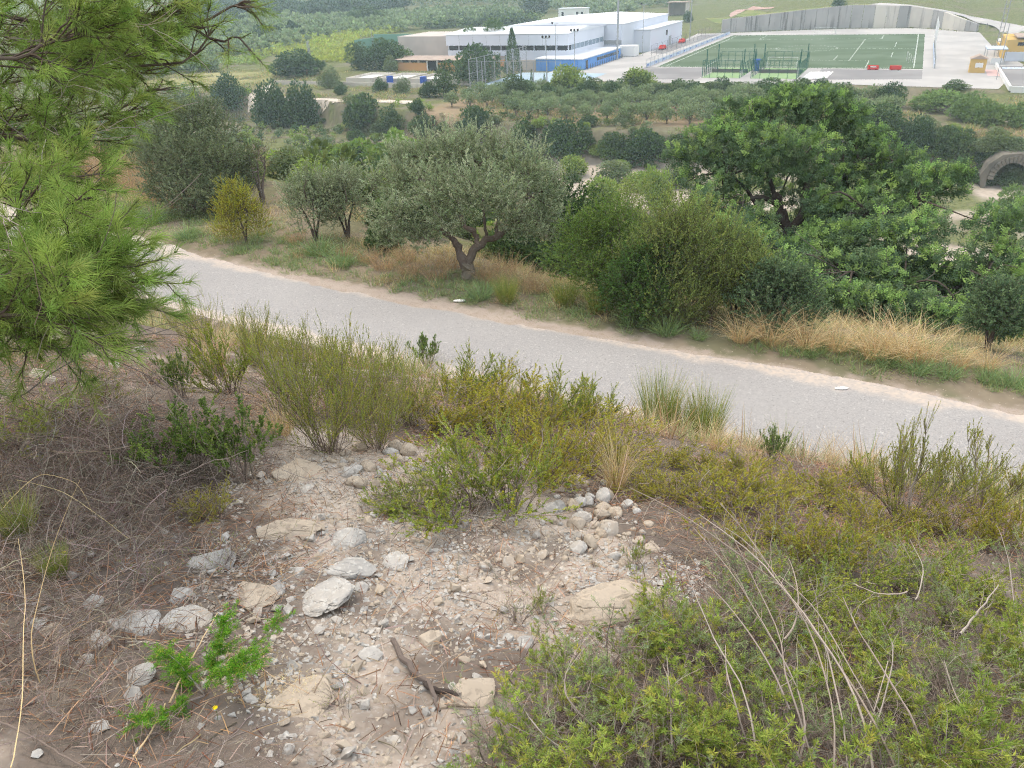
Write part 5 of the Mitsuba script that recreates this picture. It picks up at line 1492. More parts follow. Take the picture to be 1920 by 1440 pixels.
def wearing(key_, a, b, freq=0.6, streak=0.0):
    """A wall colour with patches of weather and, for concrete, dark runs below the coping."""
    def fn(p, n, uv):
        k = mikit.fbm(p.x * freq, p.y * freq, p.z * freq * 0.6, 4)
        c = mikit.mix(a, b, mikit.smoothstep(0.35, 0.7, k))
        if streak:
            r = mikit.fbm(p.x * 1.3, p.y * 1.3, p.z * 0.06, 3)
            r2 = mikit.noise(p.x * 0.35 + 4, p.y * 0.35, p.z * 0.1)
            c = mikit.mix(c, (0.16, 0.155, 0.15), mikit.smoothstep(0.54, 0.72, r) * mikit.smoothstep(0.3, 0.6, r2) * streak)
        return c
    scene[key_] = {'type': 'twosided', 'bsdf': {'type': 'diffuse', 'reflectance': mikit.proc(fn)}}
    return key_


wearing('mat_white_cladding', (0.66, 0.69, 0.76), (0.60, 0.63, 0.70), 0.12)
wearing('mat_white_roof', (0.74, 0.76, 0.79), (0.66, 0.68, 0.72), 0.1)
wearing('mat_blue_wall', (0.13, 0.30, 0.66), (0.16, 0.34, 0.68), 0.3)
wearing('mat_concrete', (0.38, 0.365, 0.35), (0.32, 0.31, 0.30), 0.25, 0.85)
wearing('mat_concrete_new', (0.58, 0.54, 0.47), (0.52, 0.48, 0.43), 0.25, 0.3)
wearing('mat_paving', (0.47, 0.45, 0.43), (0.39, 0.375, 0.36), 0.12)
wearing('mat_asphalt', (0.24, 0.23, 0.23), (0.29, 0.28, 0.275), 0.1)
wearing('mat_turf', (0.105, 0.145, 0.09), (0.14, 0.18, 0.125), 0.09)
wearing('mat_padel_turf', (0.24, 0.36, 0.17), (0.27, 0.39, 0.19), 0.3)
wearing('mat_court', (0.34, 0.44, 0.52), (0.40, 0.49, 0.54), 0.2)
wearing('mat_green_wall', (0.17, 0.32, 0.25), (0.20, 0.34, 0.27), 0.2)
wearing('mat_beige_wall', (0.56, 0.50, 0.45), (0.50, 0.45, 0.41), 0.3)
wearing('mat_orange_wall', (0.66, 0.36, 0.16), (0.60, 0.33, 0.16), 0.3)
wearing('mat_yellow_wall', (0.62, 0.42, 0.15), (0.57, 0.39, 0.15), 0.3)
wearing('mat_tile_roof', (0.40, 0.32, 0.27), (0.46, 0.37, 0.31), 0.6)
wearing('mat_old_stone', (0.20, 0.18, 0.15), (0.14, 0.13, 0.115), 0.8)
solid('mat_dark_glass', (0.03, 0.035, 0.045), 0.08)
solid('mat_pale_glass', (0.22, 0.29, 0.36), 0.1)
solid('mat_dark', (0.03, 0.03, 0.03))
solid('mat_line', (0.40, 0.43, 0.38))
solid('mat_white', (0.74, 0.74, 0.72))
solid('mat_steel', (0.36, 0.37, 0.38))
solid('mat_dark_steel', (0.12, 0.12, 0.13))
solid('mat_green_steel', (0.03, 0.11, 0.085))
solid('mat_red', (0.62, 0.06, 0.05))
solid('mat_pink_paving', (0.56, 0.40, 0.38))
solid('mat_board', (0.50, 0.57, 0.68))
solid('mat_blue', (0.05, 0.11, 0.42))
scene['mat_pane'] = {'type': 'thindielectric', 'int_ior': 1.5}
AX = np.eye(4); AX[:2, 0] = E1; AX[:2, 1] = E2 * 1.0; AX[:2, 3] = FA


def ub(u0, u1, v0, v1, z0, z1):
    m = boxm(u0, u1, v0, v1, z0, z1); m.apply_transform(AX); return m


def up_(pts, z0, z1):
    m = prism(pts, z0, z1); m.apply_transform(AX); return m


def sheet(pts, z):
    """A flat polygon at a height, in u, v."""
    v, f = trimesh.creation.triangulate_polygon(Polygon(pts), engine='earcut')
    xy = FA + v[:, :1] * E1 + v[:, 1:2] * E2
    v3 = np.column_stack([xy, np.full(len(xy), z)])
    n = np.cross(v3[f[:, 1]] - v3[f[:, 0]], v3[f[:, 2]] - v3[f[:, 0]])[:, 2]
    f = np.where(n[:, None] < 0, f[:, ::-1], f)
    return v3, f


def roof_gable(u0, u1, v0, v1, z, rise, along='u', over=0.3):
    u0, u1, v0, v1 = u0 - over, u1 + over, v0 - over, v1 + over
    if along == 'u':
        vm = (v0 + v1) / 2
        p = np.array([[u0, v0, z], [u1, v0, z], [u1, v1, z], [u0, v1, z], [u0, vm, z + rise], [u1, vm, z + rise]])
        f = [[0, 1, 5], [0, 5, 4], [2, 3, 4], [2, 4, 5], [0, 4, 3], [1, 2, 5], [0, 3, 2], [0, 2, 1]]
    else:
        um = (u0 + u1) / 2
        p = np.array([[u0, v0, z], [u1, v0, z], [u1, v1, z], [u0, v1, z], [um, v0, z + rise], [um, v1, z + rise]])
        f = [[0, 1, 4], [1, 2, 5], [1, 5, 4], [2, 3, 5], [3, 0, 4], [3, 4, 5], [0, 3, 2], [0, 2, 1]]
    xy = FA + p[:, :1] * E1 + p[:, 1:2] * E2
    return trimesh.Trimesh(np.column_stack([xy, p[:, 2]]), f, process=False)


G = Z_FIELD
# ground sheets
struct('pavement', sheet([(-26, -27), (10, -29), (52, -27), (80, -30), (88, 14), (84, 60), (83, 113), (76, 119), (70, 129), (60, 136), (40, 136), (21, 130.5), (6, 124), (-8, 118), (-16, 117), (-14, 88), (-15, 32), (-18, 30), (-18, -7), (-26, -8)], G + 0.05), 'mat_paving')
struct('asphalt_yard', sheet([(-2, -24), (17, -22), (17, 2), (-3, 2)], G + 0.058), 'mat_asphalt')
struct('asphalt_yard', sheet([(43, -20), (66, -16), (66, 1.5), (43, 1.5)], G + 0.058), 'mat_asphalt')
struct('asphalt_road', sheet([(-13, 40), (-8, 38), (-6, 112), (-13, 112)], G + 0.058), 'mat_asphalt')
k = thing('football_pitch', 'green artificial football pitch with white lines across the river', 'football pitch')
obj('turf', sheet([(0, 3), (66, 3), (66, 108), (0, 108)], G + 0.066), 'mat_turf', k)


def line_sheet(*segs, w=0.14, z=G + 0.074):
    out = []
    for a, b in segs:
        a, b = np.array(a, float), np.array(b, float)
        d = (b - a) / np.linalg.norm(b - a); n = np.array([-d[1], d[0]]) * w
        out.append(sheet([tuple(a - n), tuple(b - n), tuple(b + n), tuple(a + n)], z))
    return cat(*out)


ring = [(33 + 9.15 * math.cos(a), 55.5 + 9.15 * math.sin(a)) for a in np.linspace(0, 2 * math.pi, 41)]
obj('touch_lines', line_sheet(((2, 5), (64, 5)), ((2, 106), (64, 106)), ((2, 5.4), (2, 105.6)), ((64, 5.4), (64, 105.6)), ((2.4, 55.5), (63.6, 55.5)), w=0.16), 'mat_line', k)
obj('centre_circle', line_sheet(*zip(ring[:-1], ring[1:]), w=0.13, z=G + 0.082), 'mat_line', k)
for v0, sg in ((5, 1), (106, -1)):
    a = v0 + sg * 0.4
    obj('penalty_area', line_sheet(((13, a), (13, v0 + sg * 16.5)), ((53, a), (53, v0 + sg * 16.5)), ((13, v0 + sg * 16.9), (53, v0 + sg * 16.9)), w=0.13, z=G + 0.082), 'mat_line', k)
obj('training_lines', line_sheet(((48, 20), (48, 88)), ((58, 30), (58, 44)), ((58, 60), (58, 76)), ((44, 22), (44, 34)), w=0.11, z=G + 0.09), 'mat_line', k)


def goal(u, v, w, h, label, face=1, name='goal'):
    k = thing(name, label, 'football goal', None)
    r = 0.09
    obj('frame', cat(ub(u - w / 2 - r, u - w / 2, v, v + r, G, G + h), ub(u + w / 2, u + w / 2 + r, v, v + r, G, G + h), ub(u - w / 2 - r, u + w / 2 + r, v, v + r, G + h, G + h + r),
                     ub(u - w / 2 - r, u - w / 2, v + face * 1.6, v + face * 1.6 + r, G, G + h * .6), ub(u + w / 2, u + w / 2 + r, v + face * 1.6, v + face * 1.6 + r, G, G + h * .6)), 'mat_white', k)
    bars = [ub(u - w / 2, u + w / 2, v + face * 1.6 + .02, v + face * 1.6 + .04, G + h * .6 * i / 6, G + h * .6 * i / 6 + 0.02) for i in range(1, 7)]
    obj('net', cat(*bars), 'mat_white', k)


goal(33, 106.3, 7.3, 2.44, 'white goal on the far goal line below the concrete wall', 1)
goal(33, 4.3, 7.3, 2.44, 'white goal on the near goal line behind the padel courts', -1)
m = [(62.5, 16.0), (62.0, 22.0)]
for (u, v), lab in zip(m, ('small white training goal on the right touchline, nearer of the two', 'small training goal on the right touchline, farther of the two')):
    k = thing('training_goal', lab, 'football goal')
    obj('frame', cat(ub(u, u + .08, v, v + .08, G, G + 2), ub(u, u + .08, v + 4, v + 4.08, G, G + 2), ub(u, u + .08, v, v + 4.08, G + 2, G + 2.08), ub(u + 1, u + 1.08, v, v + .08, G, G + 1.2), ub(u + 1, u + 1.08, v + 4, v + 4.08, G, G + 1.2)),
        'mat_white', k)


# board fences with posts round the pitch
def board_fence(name, label, u, v0, v1, step, post_h, along='v', board=1.0, mat='mat_board', post='mat_steel', rail=True):
    k = thing(name, label, 'fence')
    n = int(abs(v1 - v0) / step)
    for i in range(n):
        a, b = v0 + (v1 - v0) * i / n, v0 + (v1 - v0) * (i + 1) / n
        box_ = (lambda s0, s1, d0, d1, z0, z1: ub(d0, d1, s0, s1, z0, z1)) if along == 'v' else (lambda s0, s1, d0, d1, z0, z1: ub(s0, s1, d0, d1, z0, z1))
        if board: obj('board', box_(a + .05, b - .05, u - .03, u + .03, G + .15, G + .15 + board), mat, k)
        obj('post', box_(a - .04, a + .04, u + .04, u + .12, G, G + post_h), post, k)
        if board and i % 2 == 0:
            obj('print', box_(a + step * .3, a + step * .55, u + .031 if u > 30 else u + .034, u + .05, G + .45, G + .9), 'mat_blue', k)
    if rail: obj('rail', box_(v0, v1, u + .05, u + .11, G + post_h, G + post_h + .08), post, k)


board_fence('board_fence', 'long white and blue board fence on the left side of the pitch', -2.2, 0, 112, 4, 2.2)
board_fence('board_fence', 'white board fence with tall net posts on the right side of the pitch', 68.4, 4, 64, 4, 2.4)
k = thing('ball_net', 'tall white ball net frame at the far right corner of the pitch', 'net')
for i in range(6):
    obj('post', ub(68.9, 69.06, 60 + i * 8, 60.16 + i * 8, G, G + 6), 'mat_white', k)
obj('cable', cat(ub(68.94, 69.0, 60, 100, G + 5.9, G + 5.96), ub(68.94, 69.0, 60, 100, G + 3, G + 3.05)), 'mat_white', k)
k = thing('pitch_fence', 'tall thin wire fence between the hall and the pitch road', 'fence')
for i in range(14):
    obj('post', ub(-9.0, -8.92, 28 + i * 6, 28.08 + i * 6, G, G + 3.4), 'mat_dark_steel', k)
obj('rail', cat(ub(-8.98, -8.94, 28, 106, G + 3.36, G + 3.4), ub(-8.98, -8.94, 28, 106, G + 1.7, G + 1.73)), 'mat_dark_steel', k)

# padel courts
for n_, (u0, u1) in enumerate(((17.6, 26.6), (29.2, 39.6))):
    k = thing('padel_court', ('left' if n_ == 0 else 'right') + ' one of the two padel courts with green steel cages', 'padel court')
    v0, v1 = -19, 2.4
    obj('turf', sheet([(u0, v0), (u1, v0), (u1, v1), (u0, v1)], G + 0.07), 'mat_padel_turf', k)
    for i in range(11):
        v = v0 + (v1 - v0) * i / 10
        h = 4.0 if i in (0, 1, 2, 8, 9, 10) else 3.0
        for u in (u0, u1): obj('post', ub(u - .07, u + .07, v - .07, v + .07, G, G + h), 'mat_green_steel', k)
    for i in range(1, 5):
        u = u0 + (u1 - u0) * i / 5
        for v in (v0, v1): obj('post', ub(u - .05, u + .05, v - .05, v + .05, G, G + 4), 'mat_green_steel', k)
    for v in (v0, v1):
        obj('glass', ub(u0 + .1, u1 - .1, v - .006, v + .006, G + .1, G + 3), 'mat_pane', k)
        obj('rail', ub(u0, u1, v - .04, v + .04, G + 4, G + 4.08), 'mat_green_steel', k)
        obj('rail', ub(u0, u1, v - .05, v - .02, G + 3, G + 3.06), 'mat_green_steel', k)
    for u in (u0, u1):
        for v in (v0 + 2, v1 - 2): obj('glass', ub(u - .006, u + .006, v - 1.9, v + 1.9, G + .1, G + 3), 'mat_pane', k)
        obj('rail', ub(u - .03, u + .03, v0, v1, G + 3.0, G + 3.07), 'mat_green_steel', k)
        obj('mesh_wires', cat(*[ub(u - .012, u + .012, v0 + 4, v1 - 4, G + z, G + z + .025) for z in np.arange(.3, 3, .3)]), 'mat_green_steel', k)
    for u in (u0, u1):
        for v in (v0 + 4, v1 - 4):
            obj('lamp_post', ub(u - .09, u + .09, v - .09, v + .09, G, G + 6.2), 'mat_green_steel', k)
    obj('net', ub(u0, u1, (v0 + v1) / 2 - .02, (v0 + v1) / 2 + .02, G + .05, G + .95), 'mat_dark_steel', k)
solo('blue_kiosk', cat(ub(27.2, 28.4, -4, -2.6, G, G + 2.6), ub(27.1, 28.5, -4.1, -2.5, G + 2.6, G + 2.75)), 'mat_blue', 'small blue cabin between the two padel courts', 'cabin')
solo('paving_slab', sheet([(40.6, -18), (46, -17), (46.4, -4), (41, -5)], G + .066), 'mat_white', 'white concrete slab right of the padel courts', 'paving slab')
for u, lab in ((55, 'left'), (60, 'right')):
    x0 = u - 1.3
    m = up_([(x0, .4), (x0 + 2.6, .4), (x0 + 2.4, 1.2), (x0 + .2, 1.2)], G + .15, G + 1.05)
    k = thing('road_barrier', f'{lab} one of the two red plastic road barriers by the pitch', 'barrier')
    obj('body', m, 'mat_red', k)
    obj('foot', cat(ub(x0 + .3, x0 + .9, .3, 1.4, G, G + .15), ub(x0 + 1.8, x0 + 2.4, .3, 1.4, G, G + .15)), 'mat_dark', k)
    if lab == 'left': obj('band', ub(x0 + .6, x0 + 2.0, .36, .42, G + .65, G + .9), 'mat_white', k)

# the big hall with its blue annexe
k = thing('sports_hall', 'long white sports hall with a dark window band behind the trees', 'building')
obj('wall', ub(-66, -26, 3, 33, -18, -13.4), 'mat_white_cladding', k)
obj('wall', ub(-66, -26, 2.2, 33, -12.0, -8.9), 'mat_white_cladding', k)
obj('wall', ub(-65.7, -26.3, 3.3, 33, -13.4, -12.0), 'mat_dark_glass', k)
for i in range(12):
    u = -65.7 + i * 3.58
    obj('mullion', ub(u - .12, u + .12, 3.05, 3.28, -13.4, -12.0), 'mat_white_cladding', k)
obj('window', ub(-26.28, -26.1, 5, 32.6, -13.4, -12.0), 'mat_pale_glass', k)
for i in range(9): obj('mullion', ub(-26.09, -25.98, 5 + i * 3.4, 5.15 + i * 3.4, -13.4, -12.0), 'mat_white_cladding', k)
obj('roof', roof_gable(-66, -26, 2.2, 34, -8.88, 1.0), 'mat_white_roof', k)
for i in range(1, 9):
    u = -66 + i * 4.6
    obj('panel_joint', ub(u - .03, u + .03, 2.17, 2.195, -12.0, -8.92), 'mat_steel', k)
k = thing('annexe', 'low bright blue building with a white roof joined to the white hall', 'building')
obj('wall', ub(-32.5, -18.6, -6, 27.5, -18, -14.9), 'mat_blue_wall', k)
obj('roof', ub(-32.7, -18.3, -6.3, 27.8, -14.9, -14.6), 'mat_white_roof', k)
for i in range(10): obj('window', ub(-18.59, -18.5, 6 + i * 2.0, 7.5 + i * 2.0, -16.3, -15.5), 'mat_dark_glass', k)
obj('door', ub(-18.59, -18.48, -3.2, -1.8, -17.55, -15.4), 'mat_dark_glass', k)
for i in range(6): obj('panel_joint', ub(-31 + i * 2.2, -30.94 + i * 2.2, -6.04, -6.01, -17.6, -14.95), 'mat_blue', k)
solo('court_wall', ub(-42, -32.6, -5, -4.5, -18, -15.2), 'mat_beige_wall', 'beige concrete wall left of the blue annexe behind the court', 'wall')
k = thing('bollard_row', 'row of dark slender posts along the foot of the blue annexe', 'railing')
for i in range(16): obj('post', ub(-17.4, -17.28, -5 + i * 2.0, -4.88 + i * 2.0, G, G + 1.3), 'mat_dark_steel', k)
k = thing('storage_hall', 'second white hall with a stepped bright roof right of the long hall', 'building')
obj('wall', ub(-60, -20.5, 34.2, 88, -18, -8.6), 'mat_white_cladding', k)
obj('wall', ub(-20.5, -15, 47, 88, -18, -11.2), 'mat_white_cladding', k)
obj('roof', roof_gable(-60, -20.5, 34.2, 88, -8.58, 1.0, 'v'), 'mat_white_roof', k)
m = up_([(-20.48, 46.6), (-14.7, 46.6), (-14.7, 88.4), (-20.48, 88.4)], -11.2, -11.0)
obj('roof', m, 'mat_white_roof', k)
obj('window', ub(-14.99, -14.9, 66, 68, -14.2, -12.6), 'mat_dark_glass', k)
obj('door', ub(-14.99, -14.88, 70, 73, -17.6, -14.8), 'mat_steel', k)
obj('band', ub(-27, -20.6, 34.05, 34.18, -14.4, -13.2), 'mat_steel', k)
k = thing('site_container', 'white box container standing in front of the second hall', 'container')
obj('body', ub(-20, -14.6, 29, 33.6, G + .15, G + 3.1), 'mat_white', k)
obj('skid', cat(ub(-19.6, -19.2, 29.2, 33.4, G, G + .15), ub(-15.4, -15, 29.2, 33.4, G, G + .15)), 'mat_dark', k)


def car(name, label, u, v, mat):
    k = thing(name, label, 'car')
    prof = [(0, .35), (.1, .8), (.9, .95), (1.5, 1.4), (2.9, 1.42), (3.5, 1.0), (4.1, .85), (4.15, .4)]
    m = trimesh.creation.extrude_polygon(Polygon(prof), 1.65, engine='earcut')
    m.apply_transform(np.array([[0, 0, 1, u], [1, 0, 0, v], [0, 1, 0, G], [0, 0, 0, 1.0]])); m.apply_transform(AX)
    obj('body', m, mat, k)
    for a in (.85, 3.3):
        for b in (-.02, 1.5):
            w = trimesh.creation.cylinder(.32, .17, sections=16)
            w.apply_transform(trimesh.transformations.rotation_matrix(math.pi / 2, (0, 1, 0))); w.apply_translation((u + b + .08, v + a, G + .38)); w.apply_transform(AX)
            obj('wheel', w, 'mat_dark', k)
    obj('windscreen', cat(ub(u + .1, u + 1.55, v + 1.15, v + 1.4, G + 1.05, G + 1.25), ub(u + .1, u + 1.55, v + 3.0, v + 3.3, G + 1.05, G + 1.25)), 'mat_dark_glass', k)


car('parked_car', 'red car parked beside the second hall, nearer the container', -13, 50, 'mat_red')
car('parked_car', 'red car parked beside the second hall, farther one', -12.6, 74, 'mat_red')
# fronton, end block, orange building
k = thing('fronton_wall', 'tall dark green pelota wall behind the round dark tree', 'wall')
obj('front_panel', ub(-108, -86, 25, 25.6, -18, -10.2), 'mat_green_wall', k)
obj('side_panel', ub(-108.6, -108.02, 14, 25.5, -18, -11.2), 'mat_green_wall', k)
solo('end_block', ub(-85.8, -66.3, 6, 26, -18, -9.6), 'mat_beige_wall', 'plain beige block between the green wall and the white hall', 'building')
k = thing('orange_building', 'low orange building with a dark gateway and a band of small windows', 'building')
obj('wall', ub(-77, -46, -9, 2, -18.2, -15.7), 'mat_orange_wall', k)
obj('frieze', ub(-77, -46, -8.9, 2, -15.7, -14.9), 'mat_beige_wall', k)
obj('roof', roof_gable(-77, -46, -9.6, 2, -14.88, .7), 'mat_tile_roof', k)
for u in (-74, -71, -68, -61.5, -58.4, -55): obj('window', ub(u - 1.1, u + 1.1, -9.03, -8.92, -15.65, -14.98), 'mat_dark_glass', k)
obj('gate', ub(-66.2, -63.2, -9.06, -8.98, -18.1, -15.2), 'mat_dark', k)
obj('gate_frame', cat(ub(-66.6, -66.22, -9.2, -8.95, -18.1, -14.95), ub(-63.18, -62.8, -9.2, -8.95, -18.1, -14.95)), 'mat_white', k)
# settling basins before it
k = thing('basin', 'pale concrete settling basins in front of the orange building', 'water basin')
for i in range(4):
    u = -78 + i * 10.5
    obj('tank', cat(ub(u, u + 8.5, -34, -33.6, -18.4, -17.0), ub(u, u + 8.5, -22, -21.6, -18.4, -17.0), ub(u, u + .4, -33.58, -22.02, -18.4, -17.02), ub(u + 8.1, u + 8.5, -33.58, -22.02, -18.4, -17.02)), 'mat_concrete_new', k)
    obj('floor', ub(u + .42, u + 8.08, -33.58, -22.02, -18.4, -17.6), 'mat_white', k)
for u, lab in ((-62.5, 'left'), (-52, 'right')):
    solo('blue_tank', trimesh.creation.cylinder(0.9, 1.9, sections=20, transform=trimesh.transformations.translation_matrix([*W2(u, -35.4), -17.2])), 'mat_blue', f'{lab} one of two small blue tanks by the basins', 'tank', smooth=30)
solo('perimeter_wall', ub(-100, -45, -39, -38.6, -19.2, -17.5), 'mat_concrete_new', 'long low pale wall in front of the settling basins', 'wall')
k = thing('transformer_hut', 'tiny white transformer hut at the foot of a lattice pylon', 'hut')
obj('wall', ub(-104, -100.5, -20, -17, -18.2, -15.4), 'mat_white', k)
obj('door', ub(-103, -102, -20.06, -19.98, -18.1, -16), 'mat_red', k)
obj('roof', roof_gable(-104, -100.5, -20, -17, -15.38, .5), 'mat_tile_roof', k)
# far white hut, brick shed
k = thing('field_hut', 'small white hut with three dark windows in the fields beyond the hall', 'hut')
def uv_of(px, py):
    p = spot(px, py, 100, 3000); u, v = pitch_uv(p[0], p[1]); return float(u), float(v), float(p[2])


(h0, hv, zf), (h1, hv1, _) = uv_of(1050, 36), uv_of(1093, 37)
hv = (hv + hv1) / 2; zf -= .3
hh_ = (h1 - h0) * 0.36
obj('wall', ub(h0, h1, hv, hv + 7, zf, zf + hh_), 'mat_white', k)
obj('roof', ub(h0 - .3, h1 + .3, hv - .3, hv + 7.3, zf + hh_, zf + hh_ + .3), 'mat_white_roof', k)
for f_ in (.12, .68, .86): obj('window', ub(h0 + (h1 - h0) * f_, h0 + (h1 - h0) * (f_ + .09), hv - .05, hv + .02, zf + hh_ * .35, zf + hh_ * .72), 'mat_dark_glass', k)
k = thing('brick_shed', 'open brown shed with a flat roof behind the second hall', 'shed')
h0, hv, zf = uv_of(1252, 30); h1 = uv_of(1284, 30)[0]; zf -= .3; hh_ = (h1 - h0) * .7
obj('wall', cat(ub(h0, h0 + .4, hv, hv + 8, zf, zf + hh_), ub(h0 + .4, h1 - .4, hv + 7.6, hv + 8, zf, zf + hh_), ub(h1 - .4, h1, hv, hv + 8, zf, zf + hh_)), 'mat_beige_wall', k)
obj('roof', ub(h0 - .8, h1 + .8, hv - .8, hv + 8.8, zf + hh_, zf + hh_ + .3), 'mat_tile_roof', k)

# retaining wall in panels
k = thing('retaining_wall', 'tall stained concrete retaining wall curving behind the football pitch', 'wall')
uu = np.concatenate([np.linspace(-7, 60, 17), np.linspace(64, 82, 6)])
vv = np.interp(uu, _wu, _wv); hh = np.interp(uu, _wu, _wh) + 0.5
from scipy.interpolate import make_interp_spline
for i in range(len(uu) - 1):
    a, b = np.array([uu[i], vv[i]]), np.array([uu[i + 1], vv[i + 1]])
    d = (b - a) / np.linalg.norm(b - a); n = np.array([-d[1], d[0]])
    a2, b2 = a + d * .05, b - d * .05
    q = np.array([a2, b2, b2 + n * .9, a2 + n * .9])
    v8 = np.vstack([np.column_stack([q, np.full(4, G - .3)]), np.column_stack([q, [G + hh[i], G + hh[i + 1], G + hh[i + 1], G + hh[i]]])])
    f = [[0, 1, 5], [0, 5, 4], [1, 2, 6], [1, 6, 5], [2, 3, 7], [2, 7, 6], [3, 0, 4], [3, 4, 7], [4, 5, 6], [4, 6, 7]]
    xy = FA + v8[:, :1] * E1 + v8[:, 1:2] * E2
    obj('panel', (np.column_stack([xy, v8[:, 2]]), np.array(f)), 'mat_concrete_new' if uu[i] > 45 and i % 3 else 'mat_concrete', k)
k2 = thing('railing', 'grey railing along the top of the concrete retaining wall at the right', 'railing')
for i in range(30):
    u = 30 + i * 1.9
    v = float(np.interp(u, _wu, _wv)) + 5.5; x, y = W2(u, v); z = float(ground(x, y))
    obj('post', boxm(x - .06, x + .06, y - .06, y + .06, z - .1, z + 1.3), 'mat_dark_steel', k2)


def ribbon_on_ground(pts, w, lift=0.06, step=2.0):
    """A strip of path over the land through picture points."""
    P = np.array([spot(*p)[:2] for p in pts])
    tt = np.r_[0, np.cumsum(np.linalg.norm(np.diff(P, axis=0), axis=1))]
    n = max(4, int(tt[-1] / step)); x = np.linspace(0, tt[-1], n)
    c = np.stack([PchipInterpolator(tt, P[:, k])(x) for k in (0, 1)], 1)
    d = unit(np.gradient(c, axis=0)); nn = np.stack([-d[:, 1], d[:, 0]], 1)
    o = np.linspace(-1, 1, 5)
    jag = 0.15 * w * (meshkit.fbm(np.stack([x / 4, 0 * x, 0 * x], 1), 3, 2) - .5)
    X = c[:, :1] + nn[:, :1] * (o * w / 2 + jag[:, None]); Y = c[:, 1:] + nn[:, 1:] * (o * w / 2 + jag[:, None])
    return grid_mesh(X, Y, ground(X, Y) + lift)


wearing('mat_track', (0.56, 0.49, 0.41), (0.62, 0.55, 0.47), 0.5)
for pts, w, lift in [([(470, 183), (520, 186), (600, 189), (680, 190), (740, 191), (775, 193)], 4.0, .1), ([(478, 183), (488, 174), (500, 160)], 4.5, .12), ([(300, 166), (360, 163), (420, 162)], 3.0, .1), ([(560, 96), (600, 93), (660, 88)], 3.0, .3), ([(440, 62), (520, 60), (600, 56), (660, 52)], 3.0, .4), ([(400, 44), (480, 42), (560, 40)], 3.5, .5)]:
    struct('track', ribbon_on_ground(pts, w, lift), 'mat_track')
struct('road', ribbon_on_ground([(1640, 8), (1700, 12), (1760, 22), (1820, 34), (1870, 46), (1925, 62)], 9, .25), 'mat_paving')

# stand, kiosk, courts at the right
k = thing('grandstand', 'yellow grandstand building with dark roof at the right edge', 'building')
obj('wall', ub(84, 112, 22, 40, G, -12.6), 'mat_yellow_wall', k)
obj('plinth', ub(84.2, 112, 21.9, 21.98, G, -15.4), 'mat_white_cladding', k)
obj('roof', ub(86, 112.4, 21.4, 33, -12.2, -11.9), 'mat_tile_roof', k)
for u in (86.5, 91, 96): obj('window', ub(u, u + 2.4, 21.94, 21.99, -14.0, -13.2), 'mat_dark_glass', k)
for i in range(6):
    obj('step', ub(84 + i * 2.0, 86 + i * 2.0, 34, 52, -16 + i * .7, -15.3 + i * .7), 'mat_yellow_wall', k)
    for j in range(3): obj('seat_block', ub(84.2 + i * 2.0, 85.8 + i * 2.0, 35 + j * 6, 39 + j * 6, -15.28 + i * .7, -14.6 + i * .7), 'mat_white', k)
k = thing('canopy', 'pale blue canopy in front of the yellow grandstand', 'canopy')
obj('roof', ub(79.5, 84, 14, 22, -14.2, -14.0), 'mat_board', k)
for u, v in ((79.7, 14.2), (83.8, 14.2), (79.7, 21.8)): obj('post', ub(u - .06, u + .06, v - .06, v + .06, G, -14.2), 'mat_steel', k)
solo('bar_counter', ub(81, 83.5, 15.5, 17, G, G + 1.2), 'mat_white', 'white counter under the pale blue canopy', 'counter')
k = thing('ticket_kiosk', 'small yellow ticket kiosk with a slanted tile roof at the right', 'kiosk')
obj('wall', ub(75.6, 78.8, -3.4, 0, G, G + 3.0), 'mat_yellow_wall', k)
obj('roof', roof_gable(75.6, 78.8, -3.4, 0, G + 3.02, .8, 'v'), 'mat_tile_roof', k)
obj('window', ub(76.6, 78.2, -3.48, -3.38, G + 1.2, G + 2.2), 'mat_white', k)
struct('pink_paving', sheet([(79.2, -9), (83.6, -9), (84.4, 3), (79.2, 3)], G + .07), 'mat_pink_paving')
k = thing('street_court', 'grey sunken court with blue line at the right edge', 'sports court')
obj('floor', sheet([(82, -32), (112, -30), (112, 11), (82.6, 11)], G + .08), 'mat_asphalt', k)
obj('stripe', sheet([(83, 5), (112, 5), (112, 8), (83, 8)], G + .09), 'mat_board', k)
obj('kerb', cat(ub(81.6, 82, -32, 10, G, G + .9), ub(82, 112, -32.4, -32, G - 1.4, G + .9)), 'mat_white', k)


def lattice_mast(name, label, u, v, h, w=0.5, mat='mat_steel', heads=True):
    k = thing(name, label, 'mast')
    for a in (-w / 2, w / 2):
        for b in (-w / 2, w / 2): obj('leg', ub(u + a - .06, u + a + .06, v + b - .06, v + b + .06, G, G + h), mat, k)
    bars = []
    for i in range(int(h / 1.1)):
        z = G + .4 + i * 1.1
        bars += [ub(u - w / 2 + .065, u + w / 2 - .065, v - w / 2 - .03, v - w / 2 + .03, z, z + .06), ub(u - w / 2 + .065, u + w / 2 - .065, v + w / 2 - .03, v + w / 2 + .03, z, z + .06), ub(u - w / 2 - .03, u - w / 2 + .03, v - w / 2 + .065, v + w / 2 - .065, z, z + .06)]
    obj('bracing', cat(*bars), mat, k)
    if heads:
        for i in range(4): obj('floodlight', ub(u - 1.4 + i * .8, u - .8 + i * .8, v - .9, v - .6, G + h, G + h + .6), 'mat_dark', k)


